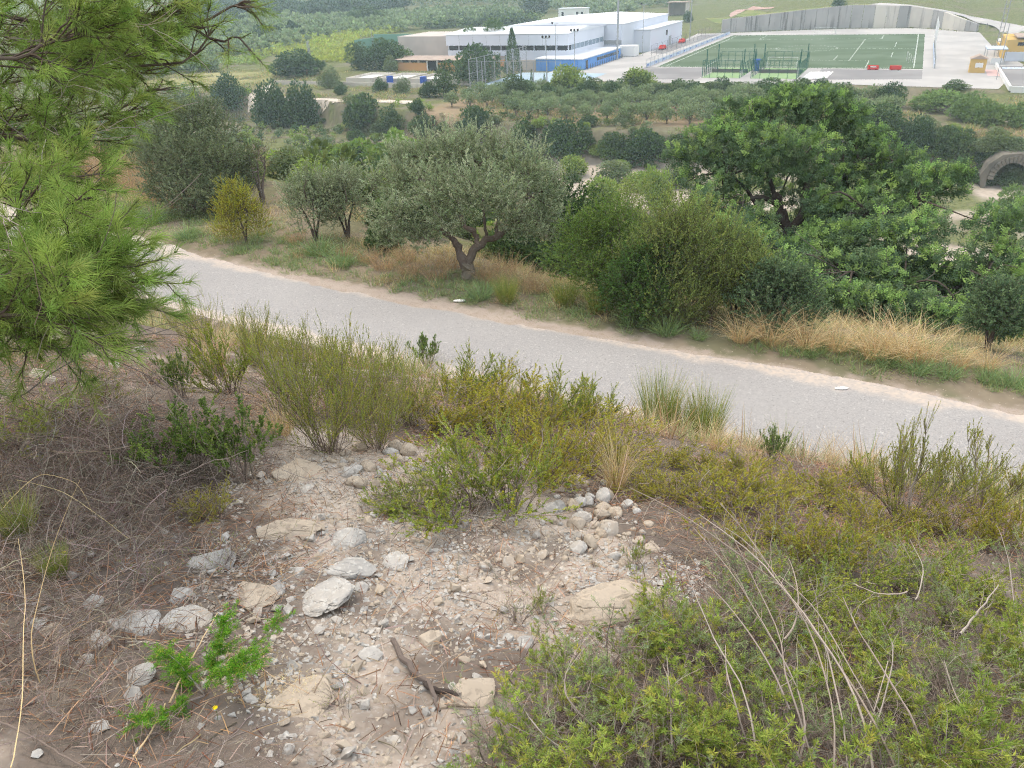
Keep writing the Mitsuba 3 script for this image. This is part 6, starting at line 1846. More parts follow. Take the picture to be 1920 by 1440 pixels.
def pole(name, label, px, py, ptop, r=0.08, z=G, lamps=0, group=None, mat='mat_steel', cat_='lamp post'):
    p = at(px, py, z); t = (p - EYE) @ CF
    H = (py - ptop) * t / FOCAL / 0.93
    k = thing(name, label, cat_, group)
    obj('pole', trimesh.creation.cylinder(r, H, sections=10, transform=trimesh.transformations.translation_matrix([p[0], p[1], z + H / 2])), mat, k, smooth=40)
    if lamps:
        obj('crossbar', boxm(p[0] - .9, p[0] + .9, p[1] - .05, p[1] + .05, z + H, z + H + .1), mat, k)
        for i in range(lamps):
            x = p[0] - .8 + 1.6 * i / max(1, lamps - 1)
            obj('lamp', boxm(x - .2, x + .2, p[1] - .3, p[1] + .12, z + H + .12, z + H + .6), 'mat_dark', k)


lattice_mast('floodlight_mast', 'tall grey lattice floodlight mast at the right above the grandstand', 83.2, 33, 24, 0.9)
lattice_mast('pylon', 'thin grey lattice pylon left of the green wall', -104.5, -15.5, 8.6, 0.5, heads=False)
pole('light_pole', 'tallest round grey pole right of the blue annexe', 1157, 112, -40, 0.28)
pole('light_pole', 'thin lamp pole in front of the blue annexe, nearest the green bush', 1042, 140, 60, 0.09, lamps=1)
pole('floodlight', 'short floodlight with three dark lamps at the left of the blue annexe', 1025, 160, 85, 0.08, lamps=3)
pole('floodlight', 'floodlight with three dark lamps before the corner of the white hall', 1077, 158, 74, 0.08, lamps=3)
pole('light_pole', 'thin lamp pole before the second hall', 1204, 105, 25, 0.08, lamps=1)
pole('light_pole', 'thin grey pole at the far corner of the second hall', 1293, 74, 0, 0.14)
pole('light_pole', 'thin grey pole by the pale blue canopy at the right', 1868, 150, 60, 0.07)
pole('light_pole', 'thin grey pole left of the green pelota wall near the fields', 702, 110, 62, 0.08)

# tennis court with its tall fence
k = thing('tennis_court', 'pale blue tennis court behind a tall wire fence', 'tennis court')
obj('floor', sheet([(-33.4, -44), (-9, -44), (-9, -13), (-33.4, -13)], G + .07), 'mat_court', k)
obj('lines', line_sheet(((-30, -40), (-30, -17)), ((-13, -40), (-13, -17)), ((-29.8, -28.5), (-13.2, -28.5)), z=G + .08, w=.07), 'mat_line', k)
obj('edge_wall', ub(-34, -8, -44.6, -44.2, G - 1.6, G + .2), 'mat_concrete_new', k)
k = thing('court_fence', 'tall grey wire fence on the left and near sides of the tennis court', 'fence')
for i in range(9): obj('post', ub(-33.6, -33.44, -44 + i * 4.2, -43.84 + i * 4.2, G, G + 6.4), 'mat_steel', k)
for i in range(7): obj('post', ub(-33.4 + (i + 1) * 3.4, -33.24 + (i + 1) * 3.4, -44.16, -44.0, G, G + 6.0), 'mat_steel', k)
obj('rail', cat(ub(-33.56, -33.48, -44, -10.4, G + 6.4, G + 6.5), ub(-33.4, -9.6, -44.1, -44.04, G + 6.0, G + 6.1), ub(-33.56, -33.48, -44, -27, G + 3.2, G + 3.28)), 'mat_steel', k)
obj('wires', cat(*[ub(-33.53, -33.51, -44, -10.4, G + z, G + z + .025) for z in np.arange(.4, 6.3, .4)], *[ub(-33.4, -9.6, -44.08, -44.06, G + z, G + z + .02) for z in np.arange(.4, 6, .4)]), 'mat_steel', k)

# stone aqueduct stub and arch in the river bank
k = thing('stone_bridge', 'old stone arch opening in the river bank at the right edge', 'arch')
pc = spot(1886, 345); pc[2] = Z_RIVER
ax = unit(np.array([0.93, -0.36, 0])); ay = np.array([-ax[1], ax[0], 0])
R_ = 2.2
M = np.eye(4); M[:3, 0] = ax; M[:3, 1] = ay; M[:3, 3] = pc - ay * 2.0
an = np.linspace(0, math.pi, 18)
for i in range(17):
    a0, a1 = an[i] + .012, an[i + 1] - .012
    q = [(r * math.cos(a) , r * math.sin(a) * 1.15 + 1.2) for r, a in ((R_, a0), (R_ + .75, a0), (R_ + .75, a1), (R_, a1))]
    m = trimesh.creation.extrude_polygon(Polygon(q), 6.0, engine='earcut')
    m.apply_transform(np.array([[1, 0, 0, 0], [0, 0, 1, 0], [0, 1, 0, 0], [0, 0, 0, 1.0]])); m.apply_transform(M)
    obj('arch_stone', m, 'mat_old_stone', k)
outer = Polygon([(-3.5, -.5), (4.0, -.5), (4.8, 2.2), (2.6, 4.6), (1.0, 5.1), (-1.6, 4.8), (-3.2, 3.4), (-3.9, 1.8)])
inner = Polygon([(-R_ - .77, -1)] + [((R_ + .77) * math.cos(a), (R_ + .77) * math.sin(a) * 1.13 + 1.2) for a in an[::-1]] + [(R_ + .77, -1)])
for g_ in getattr(outer.difference(inner), 'geoms', [outer.difference(inner)]):
    m = trimesh.creation.extrude_polygon(g_, 5.6, engine='earcut')
    m.apply_transform(np.array([[1, 0, 0, 0], [0, 0, 1, .3], [0, 1, 0, 0], [0, 0, 0, 1.0]])); m.apply_transform(M)
    obj('rubble_wall', m, 'mat_old_stone', k)
m = boxm(-R_ - .7, R_ + .7, 6.02, 6.2, -.5, 4.4); m.apply_transform(M)
obj('back_wall', m, 'mat_old_stone', k)
k = thing('stone_channel', 'old stone water channel on the top of the right-hand bank', 'channel')
A_, B_ = spot(1735, 206), spot(1828, 230)
zt = float(ground(A_[0], A_[1])) + .7
d = unit((B_ - A_) * [1, 1, 0]); n = np.array([-d[1], d[0], 0]); Lh = np.linalg.norm((B_ - A_)[:2])
for off in (0, 2.0):
    m = boxm(0, Lh, -.3, .3, -2.5, .2); M2 = np.eye(4); M2[:3, 0] = d; M2[:3, 1] = n; M2[:3, 3] = [A_[0] + n[0] * off, A_[1] + n[1] * off, zt]
    m.apply_transform(M2); obj('side_wall', m, 'mat_old_stone', k)
for i in range(7):
    m = boxm(1 + i * 1.5, 1.35 + i * 1.5, .31, 1.69, -.2, .1); m.apply_transform(M2 if False else np.block([[np.column_stack([d, n, [0, 0, 1]]), np.array([[A_[0]], [A_[1]], [zt]])], [np.array([[0, 0, 0, 1.0]])]])); obj('cross_beam', m, 'mat_old_stone', k)
# ---------------------------------------------------------------- bushes and trees farther off: kinds, then individuals
def far_crown(rng, n=1400, lobes=9, L=0.10, W=0.045, pal=P_SCRUB, shape='round', up=0.3, trunk=True, gap=0.4):
    """A plant one unit tall and about one wide: leaf clumps on lobes over a short trunk."""
    fol, wood = Soup(), Soup()
    if shape == 'cone':
        z = rng.random(n) ** 1.3
        a = rng.random(n) * 6.283
        r = 0.5 * (1 - z) ** 0.8 * (0.75 + 0.35 * rng.random(n)) + 0.01
        pos = np.stack([r * np.cos(a), r * np.sin(a), 0.04 + 0.95 * z], 1); d = unit(np.stack([np.cos(a), np.sin(a), 1.4 + 0 * a], 1))
    else:
        if shape == 'olive':
            c = [(0.30 * math.cos(i * 2.4) * math.sqrt((i + .3) / lobes) * 1.1, 0.30 * math.sin(i * 2.4) * math.sqrt((i + .3) / lobes) * 1.1, 0.46 + 0.28 * rng.random()) for i in range(lobes)]; rad = 0.26
        elif shape == 'tall':
            c = [(0.16 * rng.normal(), 0.16 * rng.normal(), 0.14 + 0.72 * i / (lobes - 1)) for i in range(lobes)]; rad = 0.22
        else:
            c = [(0.34 * math.cos(i * 2.4) * math.sqrt((i + .3) / lobes), 0.34 * math.sin(i * 2.4) * math.sqrt((i + .3) / lobes), 0.22 + 0.5 * rng.random() * (1.1 - (i / lobes))) for i in range(lobes)]; rad = 0.24
        c = np.array(c); rr = rad * (0.5 + 0.75 * rng.random(lobes))
        i = rng.choice(lobes, n, p=rr ** 2 / (rr ** 2).sum())
        d = rand_dirs(rng, n)
        pos = c[i] + d * (rr[i] * (1 - gap * rng.random(n) ** 1.2))[:, None] * [1, 1, 0.9]
        keep = pos[:, 2] > 0.02
        pos, d, n = pos[keep], d[keep], int(keep.sum())
        lobe_col = pick(rng, pal, lobes, 0.12)
    col = (lobe_col[i[keep]] * 0.5 if shape != 'cone' else 0.5 * pick(rng, pal, n, 0.1)) + 0.5 * pick(rng, pal, n, 0.16)
    ld = unit(d + 0.7 * rand_dirs(rng, n) + [0, 0, up])
    leaves(fol, pos, ld, unit(d + 0.6 * rand_dirs(rng, n)), L * (0.5 + 0.8 * rng.random(n)), W * (0.6 + 0.7 * rng.random(n)), col, 0.15, 0.5)
    if trunk:
        for k in range(3):
            a = k * 2.1 + rng.random()
            limbs(wood, rng, [([[0, 0, -0.05], [0.03 * math.cos(a), 0.03 * math.sin(a), 0.2], [0.15 * math.cos(a), 0.15 * math.sin(a), 0.5]], 0.03, 0.012)], 5, P_BARK, 6)
    return fol, wood


def fk(name, variants, **kw):
    def f(rng):
        fol, wood = far_crown(rng, **kw)
        return {'crown': (fol, 'mat_leaf'), 'trunk': (wood, 'mat_wood')}
    kind(name, variants, 1.0, f)
    KIND[name][0] = 1.0


P_DKTREE = [rgb(72, 96, 62), rgb(86, 110, 70), rgb(62, 84, 58), rgb(102, 124, 76)]
P_DKBLUE = [rgb(62, 78, 60), rgb(74, 90, 70), rgb(54, 68, 54)]
P_GROVE = [rgb(140, 158, 112), rgb(120, 138, 98), rgb(160, 174, 130), rgb(106, 124, 86)]
P_WILLOW = [rgb(122, 146, 86), rgb(138, 160, 98), rgb(106, 130, 80)]
fk('dark_tree', 4, n=4200, lobes=18, L=0.06, W=0.022, pal=P_DKTREE)
fk('dark_bush', 4, n=3600, lobes=15, L=0.065, W=0.022, pal=P_DKTREE + P_SCRUB[:2], trunk=False)
fk('grey_bush', 4, n=3400, lobes=15, L=0.07, W=0.018, pal=P_OLIVE_D + P_SCRUB[:2], trunk=False)
fk('light_bush', 4, n=3400, lobes=15, L=0.07, W=0.022, pal=P_LIGHT + P_MASTIC[:2], trunk=False)
fk('willow', 3, n=2600, lobes=10, L=0.10, W=0.02, pal=P_WILLOW, trunk=False)
fk('tall_tree', 3, n=3200, lobes=13, L=0.06, W=0.02, pal=P_DKTREE + P_SCRUB[:1], shape='tall')
fk('cypress', 2, n=1500, L=0.07, W=0.025, pal=P_DKTREE, shape='cone')
fk('grove_olive', 5, n=800, lobes=9, L=0.11, W=0.03, pal=P_GROVE, shape='olive', up=0.6)
fk('fruit_tree', 3, n=1600, lobes=12, L=0.10, W=0.045, pal=[rgb(126, 152, 66), rgb(110, 138, 62), rgb(146, 166, 76), rgb(96, 122, 58)], shape='round')


def stand(name, kd, px, py, wpx, hpx, label, cat_='tree', group=None, sink=0.1):
    p = spot(px, py)
    d = p - EYE; t = float(d @ CF)
    low = math.atan2(-d[2], math.hypot(d[0], d[1]))
    H = hpx * t / FOCAL / math.cos(low); Wd = wpx * t / FOCAL
    g = KIND[kd][1][_turn.integers(len(KIND[kd][1]))]
    wide = 0.62 if kd in ('tall_tree',) else 1.0 if kd == 'cypress' else 1.05
    M = T().translate([float(p[0]), float(p[1]), float(p[2]) - sink * H * 0.3]).rotate([0, 0, 1], float(_turn.random() * 360)).scale([float(Wd / wide), float(Wd / wide), float(H)])
    key = key_for(name)
    scene[key] = {'type': 'instance', 'to_world': M, 'kind': {'type': 'ref', 'id': g}}
    return tag(key, label, cat_, group)


FAR = [
    # over the river, left to right
    ('evergreen_tree', 'dark_tree', 436, 206, 68, 80, 'dark rounded evergreen tree above the dark olive bush'),
    ('evergreen_tree', 'dark_tree', 516, 238, 84, 98, 'left one of the two joined dark trees on the far bank'),
    ('evergreen_tree', 'dark_tree', 568, 236, 80, 92, 'right one of the two joined dark trees on the far bank'),
    ('bank_bush', 'dark_bush', 682, 240, 84, 86, 'tall green bush on the far bank below the basins'),
    ('bank_bush', 'dark_bush', 738, 242, 60, 48, 'dark bush right of the tall green bush on the bank'),
    ('bank_bush', 'dark_tree', 783, 215, 30, 36, 'small dark round bush beside the pale track'),
    ('bank_bush', 'dark_bush', 797, 256, 70, 46, 'green bush below the small dark round one'),
    ('bank_bush', 'dark_tree', 895, 252, 66, 64, 'dark rounded bush on the far bank above the main olive'),
    ('bank_bush', 'dark_bush', 985, 278, 62, 66, 'dark bush behind the crown of the main olive, right half'),
    ('bank_bush', 'dark_tree', 1062, 292, 96, 82, 'wide dark bush on the far bank right of the main olive'),
    ('bank_bush', 'dark_bush', 1150, 300, 70, 60, 'green bush on the bank right of the wide dark one'),
    ('bank_bush', 'dark_tree', 1212, 304, 92, 76, 'dark bush on the bank left of the carob'),
    ('bank_bush', 'dark_bush', 1270, 300, 60, 56, 'dark bush on the bank behind the carob edge'),
    ('bank_bush', 'light_bush', 1075, 330, 60, 44, 'bright green bush below the wide dark one'),
    ('basin_tree', 'dark_tree', 560, 142, 112, 54, 'broad dark green tree left of the transformer hut'),
    ('basin_tree', 'grey_bush', 620, 166, 44, 44, 'grey-green rounded tree by the basins'),
    ('basin_tree', 'tall_tree', 677, 130, 40, 48, 'pointed conifer left of the round dark tree'),
    ('round_tree', 'dark_tree', 728, 130, 94, 66, 'very dark round tree in front of the green wall'),
    ('basin_tree', 'dark_tree', 714, 172, 32, 32, 'small round green tree before the basins, first from the left'),
    ('basin_tree', 'grey_bush', 755, 176, 36, 34, 'grey-green round tree before the basins, second from the left'),
    ('basin_tree', 'dark_tree', 805, 182, 38, 34, 'dark round tree before the basins, third from the left'),
    ('basin_tree', 'tall_tree', 836, 182, 36, 62, 'taller upright dark tree at the right end of the basins'),
    ('basin_tree', 'grey_bush', 734, 136, 32, 34, 'pale drooping tree left of the orange building'),
    ('basin_tree', 'dark_tree', 640, 178, 26, 28, 'small bush on the slope before the basins'),
    ('hall_tree', 'dark_tree', 893, 156, 94, 84, 'big dark tree in front of the long white hall'),
    ('hall_tree', 'tall_tree', 928, 120, 40, 74, 'tall ragged tree rising above the hall roof'),
    ('hall_tree', 'tall_tree', 886, 120, 36, 66, 'ragged tree left of the tallest one before the hall'),
    ('cypress_tree', 'cypress', 962, 138, 34, 78, 'pointed dark cypress before the white hall'),
    ('yard_tree', 'light_bush', 1066, 182, 74, 68, 'bright round green tree in front of the blue annexe'),
    ('yard_tree', 'light_bush', 1198, 186, 68, 66, 'yellow-green tree at the yard edge below the container'),
    ('slim_cypress', 'cypress', 978, 170, 9, 32, 'slim small cypress at the court corner'),
    ('slim_cypress', 'cypress', 997, 160, 8, 28, 'slim small cypress in the middle of the court edge'),
    ('slim_cypress', 'cypress', 1021, 165, 8, 26, 'slim small cypress at the right of the court edge'),
    # right bank
    ('bank_tree', 'dark_tree', 1577, 205, 54, 58, 'dark tree right of the carob top at the pitch edge'),
    ('bank_tree', 'dark_tree', 1668, 202, 58, 56, 'dark round tree at the pitch edge below the barriers'),
    ('bank_tree', 'dark_bush', 1640, 262, 96, 84, 'grey-green bank tree right behind the carob'),
    ('bank_tree', 'dark_tree', 1718, 292, 78, 86, 'dark tall bush on the bank below the stone channel'),
    ('bank_tree', 'dark_bush', 1790, 300, 86, 66, 'green bush on the bank left of the stone arch'),
    ('bank_tree', 'dark_bush', 1690, 345, 100, 56, 'dark green bush at the river side below the bank'),
    ('willow_bush', 'willow', 1752, 206, 100, 46, 'grey-green willow bush at the bank top, leftmost'),
    ('willow_bush', 'willow', 1815, 206, 66, 40, 'willow bush at the bank top behind the others'),
    ('willow_bush', 'willow', 1806, 226, 70, 48, 'round willow bush above the stone channel'),
    ('willow_bush', 'willow', 1852, 236, 76, 58, 'largest round willow bush right of the stone channel'),
    ('willow_bush', 'willow', 1908, 238, 76, 56, 'willow bush at the right edge of the picture'),
    ('willow_bush', 'grey_bush', 1872, 285, 80, 46, 'grey willow bush above the stone arch'),
    ('willow_bush', 'grey_bush', 1905, 300, 60, 46, 'grey bush above the arch at the right edge'),
    ('channel_bush', 'dark_bush', 1888, 352, 44, 36, 'dark bush growing inside the stone arch'),
    ('arch_bush', 'dark_bush', 1838, 345, 50, 44, 'dark bush against the left foot of the stone arch'),
    ('arch_bush', 'dark_bush', 1852, 306, 60, 34, 'dark bush hanging over the left of the stone arch'),
    ('arch_bush', 'dark_bush', 1896, 300, 70, 24, 'dark bush hanging over the crown of the stone arch'),
    ('arch_bush', 'grey_bush', 1918, 345, 30, 40, 'grey bush against the right foot of the stone arch'),
    ('willow_bush', 'willow', 1895, 420, 100, 76, 'pale willow bush in the river bed at the right edge'),
    ('pitch_bush', 'dark_bush', 1790, 168, 50, 20, 'low dark bush at the yard corner'),
    ('wall_tree', 'dark_tree', 1572, 14, 26, 22, 'small dark tree on top of the retaining wall'),
    ('field_tree', 'tall_tree', 990, 26, 30, 44, 'left one of a pair of dark trees in the fields'),
    ('field_tree', 'tall_tree', 1018, 26, 26, 38, 'right one of a pair of dark trees in the fields'),
    ('shed_tree', 'dark_tree', 1290, 42, 22, 24, 'dark tree between the second hall and the ramp'),
    ('field_tree', 'dark_tree', 670, 50, 46, 40, 'dark tree group edge in the left fields'),
    ('field_tree', 'tall_tree', 700, 48, 36, 34, 'dark tree right of the group in the left fields'),
    # the slope below the lane
    ('slope_tree', 'fruit_tree', 742, 330, 120, 92, 'bright yellow-green fruit tree behind the main olive'),
    ('slope_tree', 'fruit_tree', 668, 320, 90, 76, 'bright green fruit tree left of the brightest one'),
    ('slope_tree', 'fruit_tree', 625, 330, 70, 60, 'small light green tree on the slope behind the small olives'),
    ('slope_bush', 'grey_bush', 545, 340, 90, 70, 'grey-green bush on the slope right of the bare tree'),
    ('slope_bush', 'grey_bush', 600, 300, 90, 50, 'grey bush low on the slope'),
    ('slope_bush', 'light_bush', 590, 370, 80, 70, 'pale green bush behind the left small olive'),
    ('slope_bush', 'light_bush', 1130, 400, 90, 80, 'light bush on the slope between the olive and the carob'),
    ('slope_bush', 'light_bush', 1230, 400, 70, 110, 'tall yellowish bush on the slope left of the carob'),
    ('slope_bush', 'light_bush', 1110, 470, 90, 90, 'green bush at the right side of the main olive'),
    ('slope_bush', 'grey_bush', 1240, 480, 80, 90, 'grey-green bush low between the tall scrub trees'),
    ('slope_bush', 'dark_bush', 720, 470, 70, 70, 'dark bush hidden behind the main olive trunk'),
    ('slope_bush', 'dark_bush', 1000, 450, 80, 70, 'dark bush behind the right bough of the main olive'),
    ('slope_bush', 'grey_bush', 1890, 560, 100, 110, 'grey-green bush on the slope at the right edge'),
    ('slope_bush', 'light_bush', 1900, 640, 90, 80, 'green bush at the right edge above the verge grass'),
    ('river_bush', 'grey_bush', 1150, 345, 80, 46, 'grey bush at the river edge right of the main olive crown'),
    ('river_bush', 'light_bush', 1205, 355, 80, 44, 'light green bush at the river edge below the bank bushes'),
    ('river_bush', 'grey_bush', 1262, 350, 70, 44, 'grey bush in the river bed left of the carob'),
    ('slope_bush', 'dark_bush', 1360, 450, 110, 80, 'dark bush on the slope behind the carob, left of its trunk'),
    ('slope_bush', 'grey_bush', 1430, 470, 100, 60, 'grey-green bush on the slope behind the carob trunk'),
    ('slope_bush', 'dark_bush', 1550, 470, 120, 90, 'dark bush on the slope right of the carob trunk'),
    ('slope_bush', 'dark_bush', 1640, 420, 110, 70, 'dark bush on the slope behind the right carob bough'),
    ('slope_bush', 'grey_bush', 1320, 400, 80, 50, 'grey bush at the river edge left of the carob'),
    ('slope_bush', 'grey_bush', 280, 285, 70, 60, 'grey-green bush behind the pine bough'),
    ('slope_bush', 'dark_bush', 200, 300, 50, 46, 'dark bush seen through the pine boughs'),
    ('slope_bush', 'grey_bush', 350, 215, 110, 60, 'grey-green bushes above the dark olive bush'),
]
for nm, kd, px, py, w, h, lab in FAR:
    stand(nm, kd, px, py, w, h, lab, 'bush' if 'bush' in nm else 'tree')
rg = np.random.default_rng(301)
# trees in a row along the edge of the sports ground
k = 0
for px in range(985, 1560, 22):
    y = 193 - 0.012 * (px - 985) + rg.normal() * 3
    stand('hedge_tree', 'dark_tree' if k % 3 else 'tall_tree', px + rg.normal() * 5, y, rg.uniform(40, 62), rg.uniform(30, 52), 'dark tree of the row below the sports ground', 'tree', 'trees of the row below the sports ground'); k += 1
# the olive grove on the terrace
n = 0
for iv in range(6):
    for iu in range(24):
        u = -26 + iu * 3.9 + rg.normal() * .5 + (iv % 2) * 1.4; v = -76 + iv * 5.6 + rg.normal() * .5 + (0 if u < 40 else -1)
        if v < np.interp(u, _bu, _bv) + 4 or u > 62 or (u < -10 and v < -70) or rg.random() < 0.05: continue
        x, y = W2(u, v); z = float(ground(x, y)); s_ = rg.uniform(0.8, 1.15)
        g = KIND['grove_olive'][1][n % 5]
        key = key_for('grove_olive')
        scene[key] = {'type': 'instance', 'to_world': T().translate([float(x), float(y), z]).rotate([0, 0, 1], float(rg.random() * 360)).scale([4.1 * s_, 4.1 * s_, 3.7 * s_]), 'kind': {'type': 'ref', 'id': g}}
        tag(key, 'small silvery olive tree in the grove on the far terrace', 'tree', 'olive trees of the far grove'); n += 1
print('grove', n)
# scrub over the slope, the river edge and the far bank
m = 0
while m < 290:
    px, py = rg.uniform(180, 1920), rg.uniform(225, 620)
    p = spot(px, py, 18, 260)
    u_, s_ = lane_uv(p[0], p[1])
    pu, pv = pitch_uv(p[0], p[1]); D = pv - float(np.interp(pu, _bu, _bv))
    if s_ < 6 or D > 6: continue
    if p[2] < -22.6 and px > 1050 and (py > 350 or rg.random() < 0.6): continue
    t = float((p - EYE) @ CF)
    Hm = rg.uniform(0.9, 2.4) * (1.0 if t < 60 else 1.35)
    kd = ['grey_bush', 'light_bush', 'dark_bush', 'grey_bush'][rg.integers(4)]
    near_bank = D > -6
    lab = 'scrub bush on the steep far bank of the river' if near_bank else 'scrub bush on the slope between the lane and the river'
    stand('scrub_bush', kd, px, py, Hm * 1.5 * FOCAL / t, Hm * FOCAL / t * 0.85, lab, 'bush', 'scrub of the far bank' if near_bank else 'scrub of the slope below the lane'); m += 1


def strewn(mask, n, rg, x0, x1, y0, y1):
    out = []
    while sum(map(len, out)) < n:
        x, y = rg.uniform(x0, x1, n), rg.uniform(y0, y1, n)
        ok = mask(x, y)
        out.append(np.stack([x[ok], y[ok]], 1))
    q = np.concatenate(out)[:n]
    return np.column_stack([q, ground(q[:, 0], q[:, 1])])


def slope_mask(x, y):
    u, s = lane_uv(x, y); z = ground(x, y, False)
    return (s > 13) & (z > -22.8) & (np.abs(x) < 0.75 * y + 6) & (meshkit.fbm(np.stack([x / 7, y / 7, 0 * x], -1), 3, 40) > 0.40)


s = Soup()
tufts = [grass_tuft(rg, 16, 0.55, 0.25, 0.02, 0.9, 0.2, P_RUST + P_STRAW + P_GRASS[3:], 3).mesh() for _ in range(8)]
plant_stuff(s, tufts, strewn(slope_mask, 5200, rg, -90, 110, 15, 130), rg, 0.7, 1.8)
s.put('slope_grass', 'mat_leaf'); tag('slope_grass', 'dry rough grass over the slope between the lane and the river', 'grass', kind='stuff')


def far_mask(x, y):
    pu, pv = pitch_uv(x, y); D = pv - np.interp(pu, _bu, _bv)
    inside = (D > -4) & (pv < -34) | ((D > -4) & (pu < -46) & (pv < -12))
    return inside & (np.abs(x) < 0.72 * y) & (meshkit.fbm(np.stack([x / 9, y / 9, 0 * x], -1), 3, 41) > 0.5)


s = Soup()
tufts = [grass_tuft(rg, 10, 0.7, 0.5, 0.05, 1.0, 0.2, P_GRASS + P_STRAW[1:2] + P_RUST[:1], 3).mesh() for _ in range(8)]
plant_stuff(s, tufts, strewn(far_mask, 5000, rg, -180, 130, 100, 280), rg, 0.7, 1.6)
s.put('bank_top_grass', 'mat_leaf'); tag('bank_top_grass', 'rough grass along the top of the far river bank', 'grass', kind='stuff')


def brush_mask(x, y):
    u, s = lane_uv(x, y); pu, pv = pitch_uv(x, y); D = pv - np.interp(pu, _bu, _bv)
    river = (ground(x, y, False) < -22.8) & (x > 8) & (D < -6)
    return (s > 7) & (D < 5) & ~river & (np.abs(x) < 0.75 * y + 6)


s = Soup()
protos = []
for pal in (P_SCRUB, P_DKTREE, P_LIGHT, P_OLIVE_D, P_GRASS[2:] + P_TWIG[:1], P_SCRUB):
    f, w = far_crown(rg, 110, 6, 0.22, 0.07, pal, 'round', 0.4, trunk=False, gap=0.5)
    protos.append(f.mesh())
plant_stuff(s, protos, strewn(brush_mask, 1900, rg, -130, 120, 18, 230), rg, 0.9, 2.3)
s.put('undergrowth', 'mat_leaf'); tag('undergrowth', 'low mixed brush that fills the slope and the river edge', 'undergrowth', kind='stuff')


# fields beyond: rows of crops and groves that read as masses
def orchard(name, label, corners, spacing, size, pal, seed, n_leaf=46, kindshape='olive', z_lift=0.0, jitter=0.25):
    rg = np.random.default_rng(seed)
    poly = Polygon(corners)
    import shapely
    x0, y0, x1, y1 = poly.bounds
    a = np.array([[u, v] for v in np.arange(y0, y1, spacing[1]) for u in np.arange(x0, x1, spacing[0])])
    a = a + rg.normal(size=a.shape) * jitter * np.array(spacing)
    a = a[shapely.contains_xy(poly, a[:, 0], a[:, 1])]
    xy = FA + a[:, :1] * E1 + a[:, 1:2] * E2
    z = ground(xy[:, 0], xy[:, 1], False)
    protos = []
    for k in range(5):
        f, w = far_crown(rg, n_leaf, 6, 0.34, 0.16, pal, kindshape, 0.5, trunk=False, gap=0.3)
        v, fc, c = f.mesh(); protos.append((v, fc, c))
    s = Soup()
    for p, zz in zip(xy, z):
        v, fc, c = protos[rg.integers(5)]
        k = rg.uniform(0.75, 1.25); th = rg.random() * 6.28; ca, sa = math.cos(th), math.sin(th)
        s.add(np.stack([(v[:, 0] * ca - v[:, 1] * sa) * size[0] * k, (v[:, 0] * sa + v[:, 1] * ca) * size[0] * k, v[:, 2] * size[1] * k], 1) + [p[0], p[1], zz + z_lift], fc, c * rg.uniform(0.85, 1.15))
    key = s.put(name, 'mat_leaf'); tag(key, label, 'orchard', kind='stuff')
    return len(a)


def quad_px(*pts):
    return [pitch_uv(*spot(x, y, 60, 3000)[:2]) for x, y in pts]


tot = 0
tot += orchard('olive_orchard', 'rows of grey olive trees left of the meadow', quad_px((240, 150), (418, 136), (415, 122), (250, 128)), (6.5, 6.5), (5, 4.2), P_GROVE, 1, 220)
tot += orchard('crop_field', 'low yellow-green crop rows beyond the meadow', quad_px((400, 122), (480, 122), (500, 108), (400, 110)), (1.2, 2.6), (1.6, 1.4), P_LIGHT, 2, 22, 'round')
tot += orchard('vine_field', 'yellow-green vine rows left of the pylon', quad_px((560, 118), (668, 118), (668, 92), (610, 95)), (1.5, 3.0), (2.2, 2.2), [rgb(172, 182, 82), rgb(150, 166, 78), rgb(192, 194, 98)], 3, 26, 'round')
tot += orchard('vine_field', 'yellow-green vine rows behind the green wall', quad_px((480, 108), (640, 96), (680, 72), (760, 60), (740, 52), (560, 76), (480, 98)), (2.0, 3.6), (2.6, 2.6), [rgb(168, 180, 84), rgb(146, 166, 80), rgb(188, 192, 98)], 4, 22, 'round')
tot += orchard('olive_orchard', 'grey-green olive grove in the middle of the left fields', quad_px((330, 122), (480, 104), (560, 92), (620, 72), (600, 40), (440, 40), (330, 70)), (7.5, 7.5), (6.2, 4.6), P_GROVE, 5, 60)
tot += orchard('olive_orchard', 'grey-green olive grove beyond the long wall of the hall', quad_px((620, 72), (860, 52), (980, 40), (960, 22), (700, 34), (600, 40)), (7.5, 7.5), (6.2, 4.6), P_GROVE, 6, 50)
tot += orchard('tree_belt', 'tall bluish tree belt across the far fields', quad_px((330, 36), (560, 34), (760, 22), (760, 8), (560, 18), (330, 22)), (9, 9), (9, 8.5), [c * 0.7 for c in P_DKTREE], 7, 60, 'round')
tot += orchard('olive_orchard', 'farthest olive groves along the top edge', quad_px((330, 18), (560, 14), (980, 10), (980, -22), (330, -40)), (10, 10), (8.4, 6), P_GROVE, 8, 36)
tot += orchard('olive_orchard', 'olive groves above the white hut', quad_px((985, 26), (1260, 14), (1300, 4), (1300, -20), (985, -12)), (8, 8), (6.4, 5), P_GROVE, 9, 44)
tot += orchard('olive_orchard', 'olive grove between the white hut and the second hall', quad_px((1100, 32), (1190, 28), (1190, 16), (1100, 18)), (7.5, 7.5), (6, 4.6), P_GROVE, 10, 60)
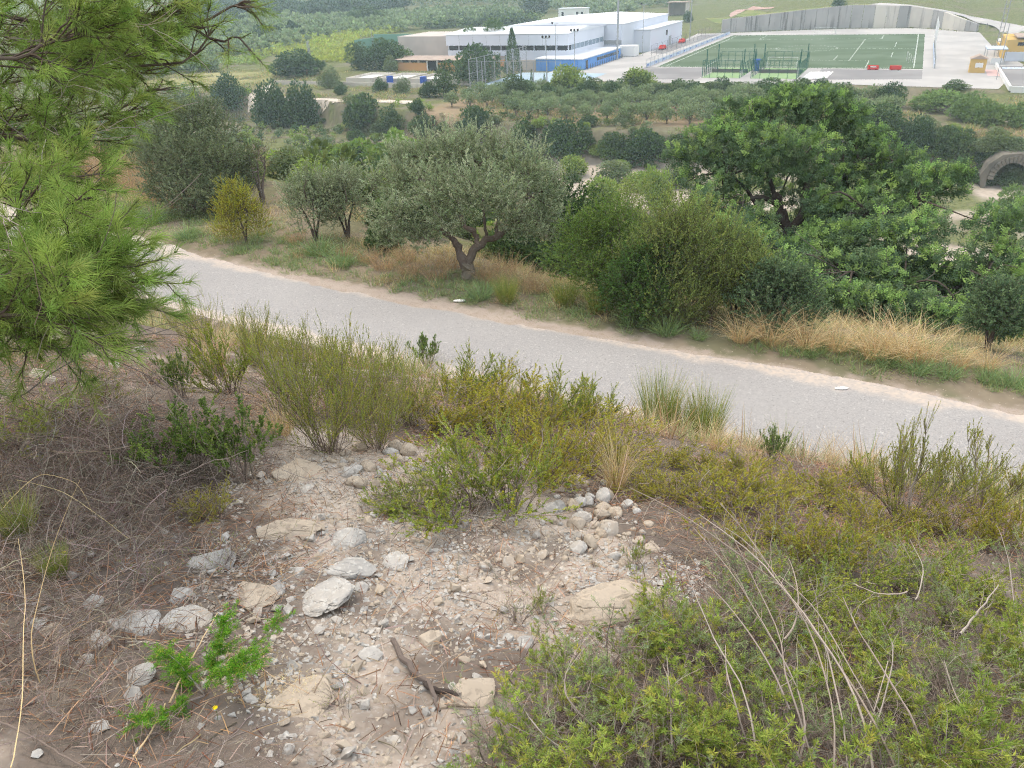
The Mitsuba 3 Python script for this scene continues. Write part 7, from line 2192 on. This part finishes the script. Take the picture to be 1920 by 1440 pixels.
tot += orchard('tree_belt', 'dark hedge and reeds behind the hall', quad_px((800, 56), (1010, 46), (1010, 36), (800, 44)), (4.5, 4.5), (5, 4.2), [c * 0.75 for c in P_DKTREE] + P_LIGHT[:1], 12, 50, 'round')
tot += orchard('tree_belt', 'dark tree line across the middle of the left fields', quad_px((440, 84), (560, 74), (560, 68), (440, 78)), (6, 6), (6.5, 6), [c * 0.7 for c in P_DKTREE], 13, 70, 'round')
tot += orchard('vine_field', 'pale green vine strip in the far left fields', quad_px((470, 58), (640, 50), (640, 44), (470, 50)), (2.4, 4), (3, 2.6), [rgb(180, 192, 110), rgb(160, 178, 100)], 14, 20, 'round')
tot += orchard('tree_belt', 'dark tree line at the upper left of the fields', quad_px((330, 62), (470, 56), (470, 50), (330, 56)), (7, 7), (7.5, 7), [c * 0.7 for c in P_DKTREE], 15, 60, 'round')
print('orchard trees', tot)
wearing('mat_meadow', (0.26, 0.26, 0.115), (0.32, 0.295, 0.15), 0.08)
struct('meadow', ribbon_on_ground([(290, 150), (400, 146), (500, 143), (530, 142)], 26, .12, 4), 'mat_meadow')
wearing('mat_lawn', (0.17, 0.21, 0.075), (0.25, 0.245, 0.11), 0.2)
struct('lawn', ribbon_on_ground([(1345, 34), (1420, 30), (1500, 20), (1570, 16), (1640, 12)], 12, .08, 3), 'mat_lawn')
wearing('mat_red_earth', (0.42, 0.28, 0.23), (0.48, 0.34, 0.29), 0.4)
struct('red_earth', ribbon_on_ground([(1395, 18), (1420, 17), (1450, 15)], 7, .12, 2), 'mat_red_earth')

# ---------------------------------------------------------------- the air
scene['air'] = {'type': 'homogeneous', 'albedo': {'type': 'rgb', 'value': [0.72, 0.90, 1.0]}, 'sigma_t': 0.00046}
scene['haze'] = {'type': 'cube', 'to_world': T().translate([0, 2300, 90]).scale([3200, 3600, 118]), 'bsdf': {'type': 'null'}, 'interior': {'type': 'ref', 'id': 'air'}}
scene['camera']['medium'] = {'type': 'ref', 'id': 'air'}
tag('haze', kind='stuff')
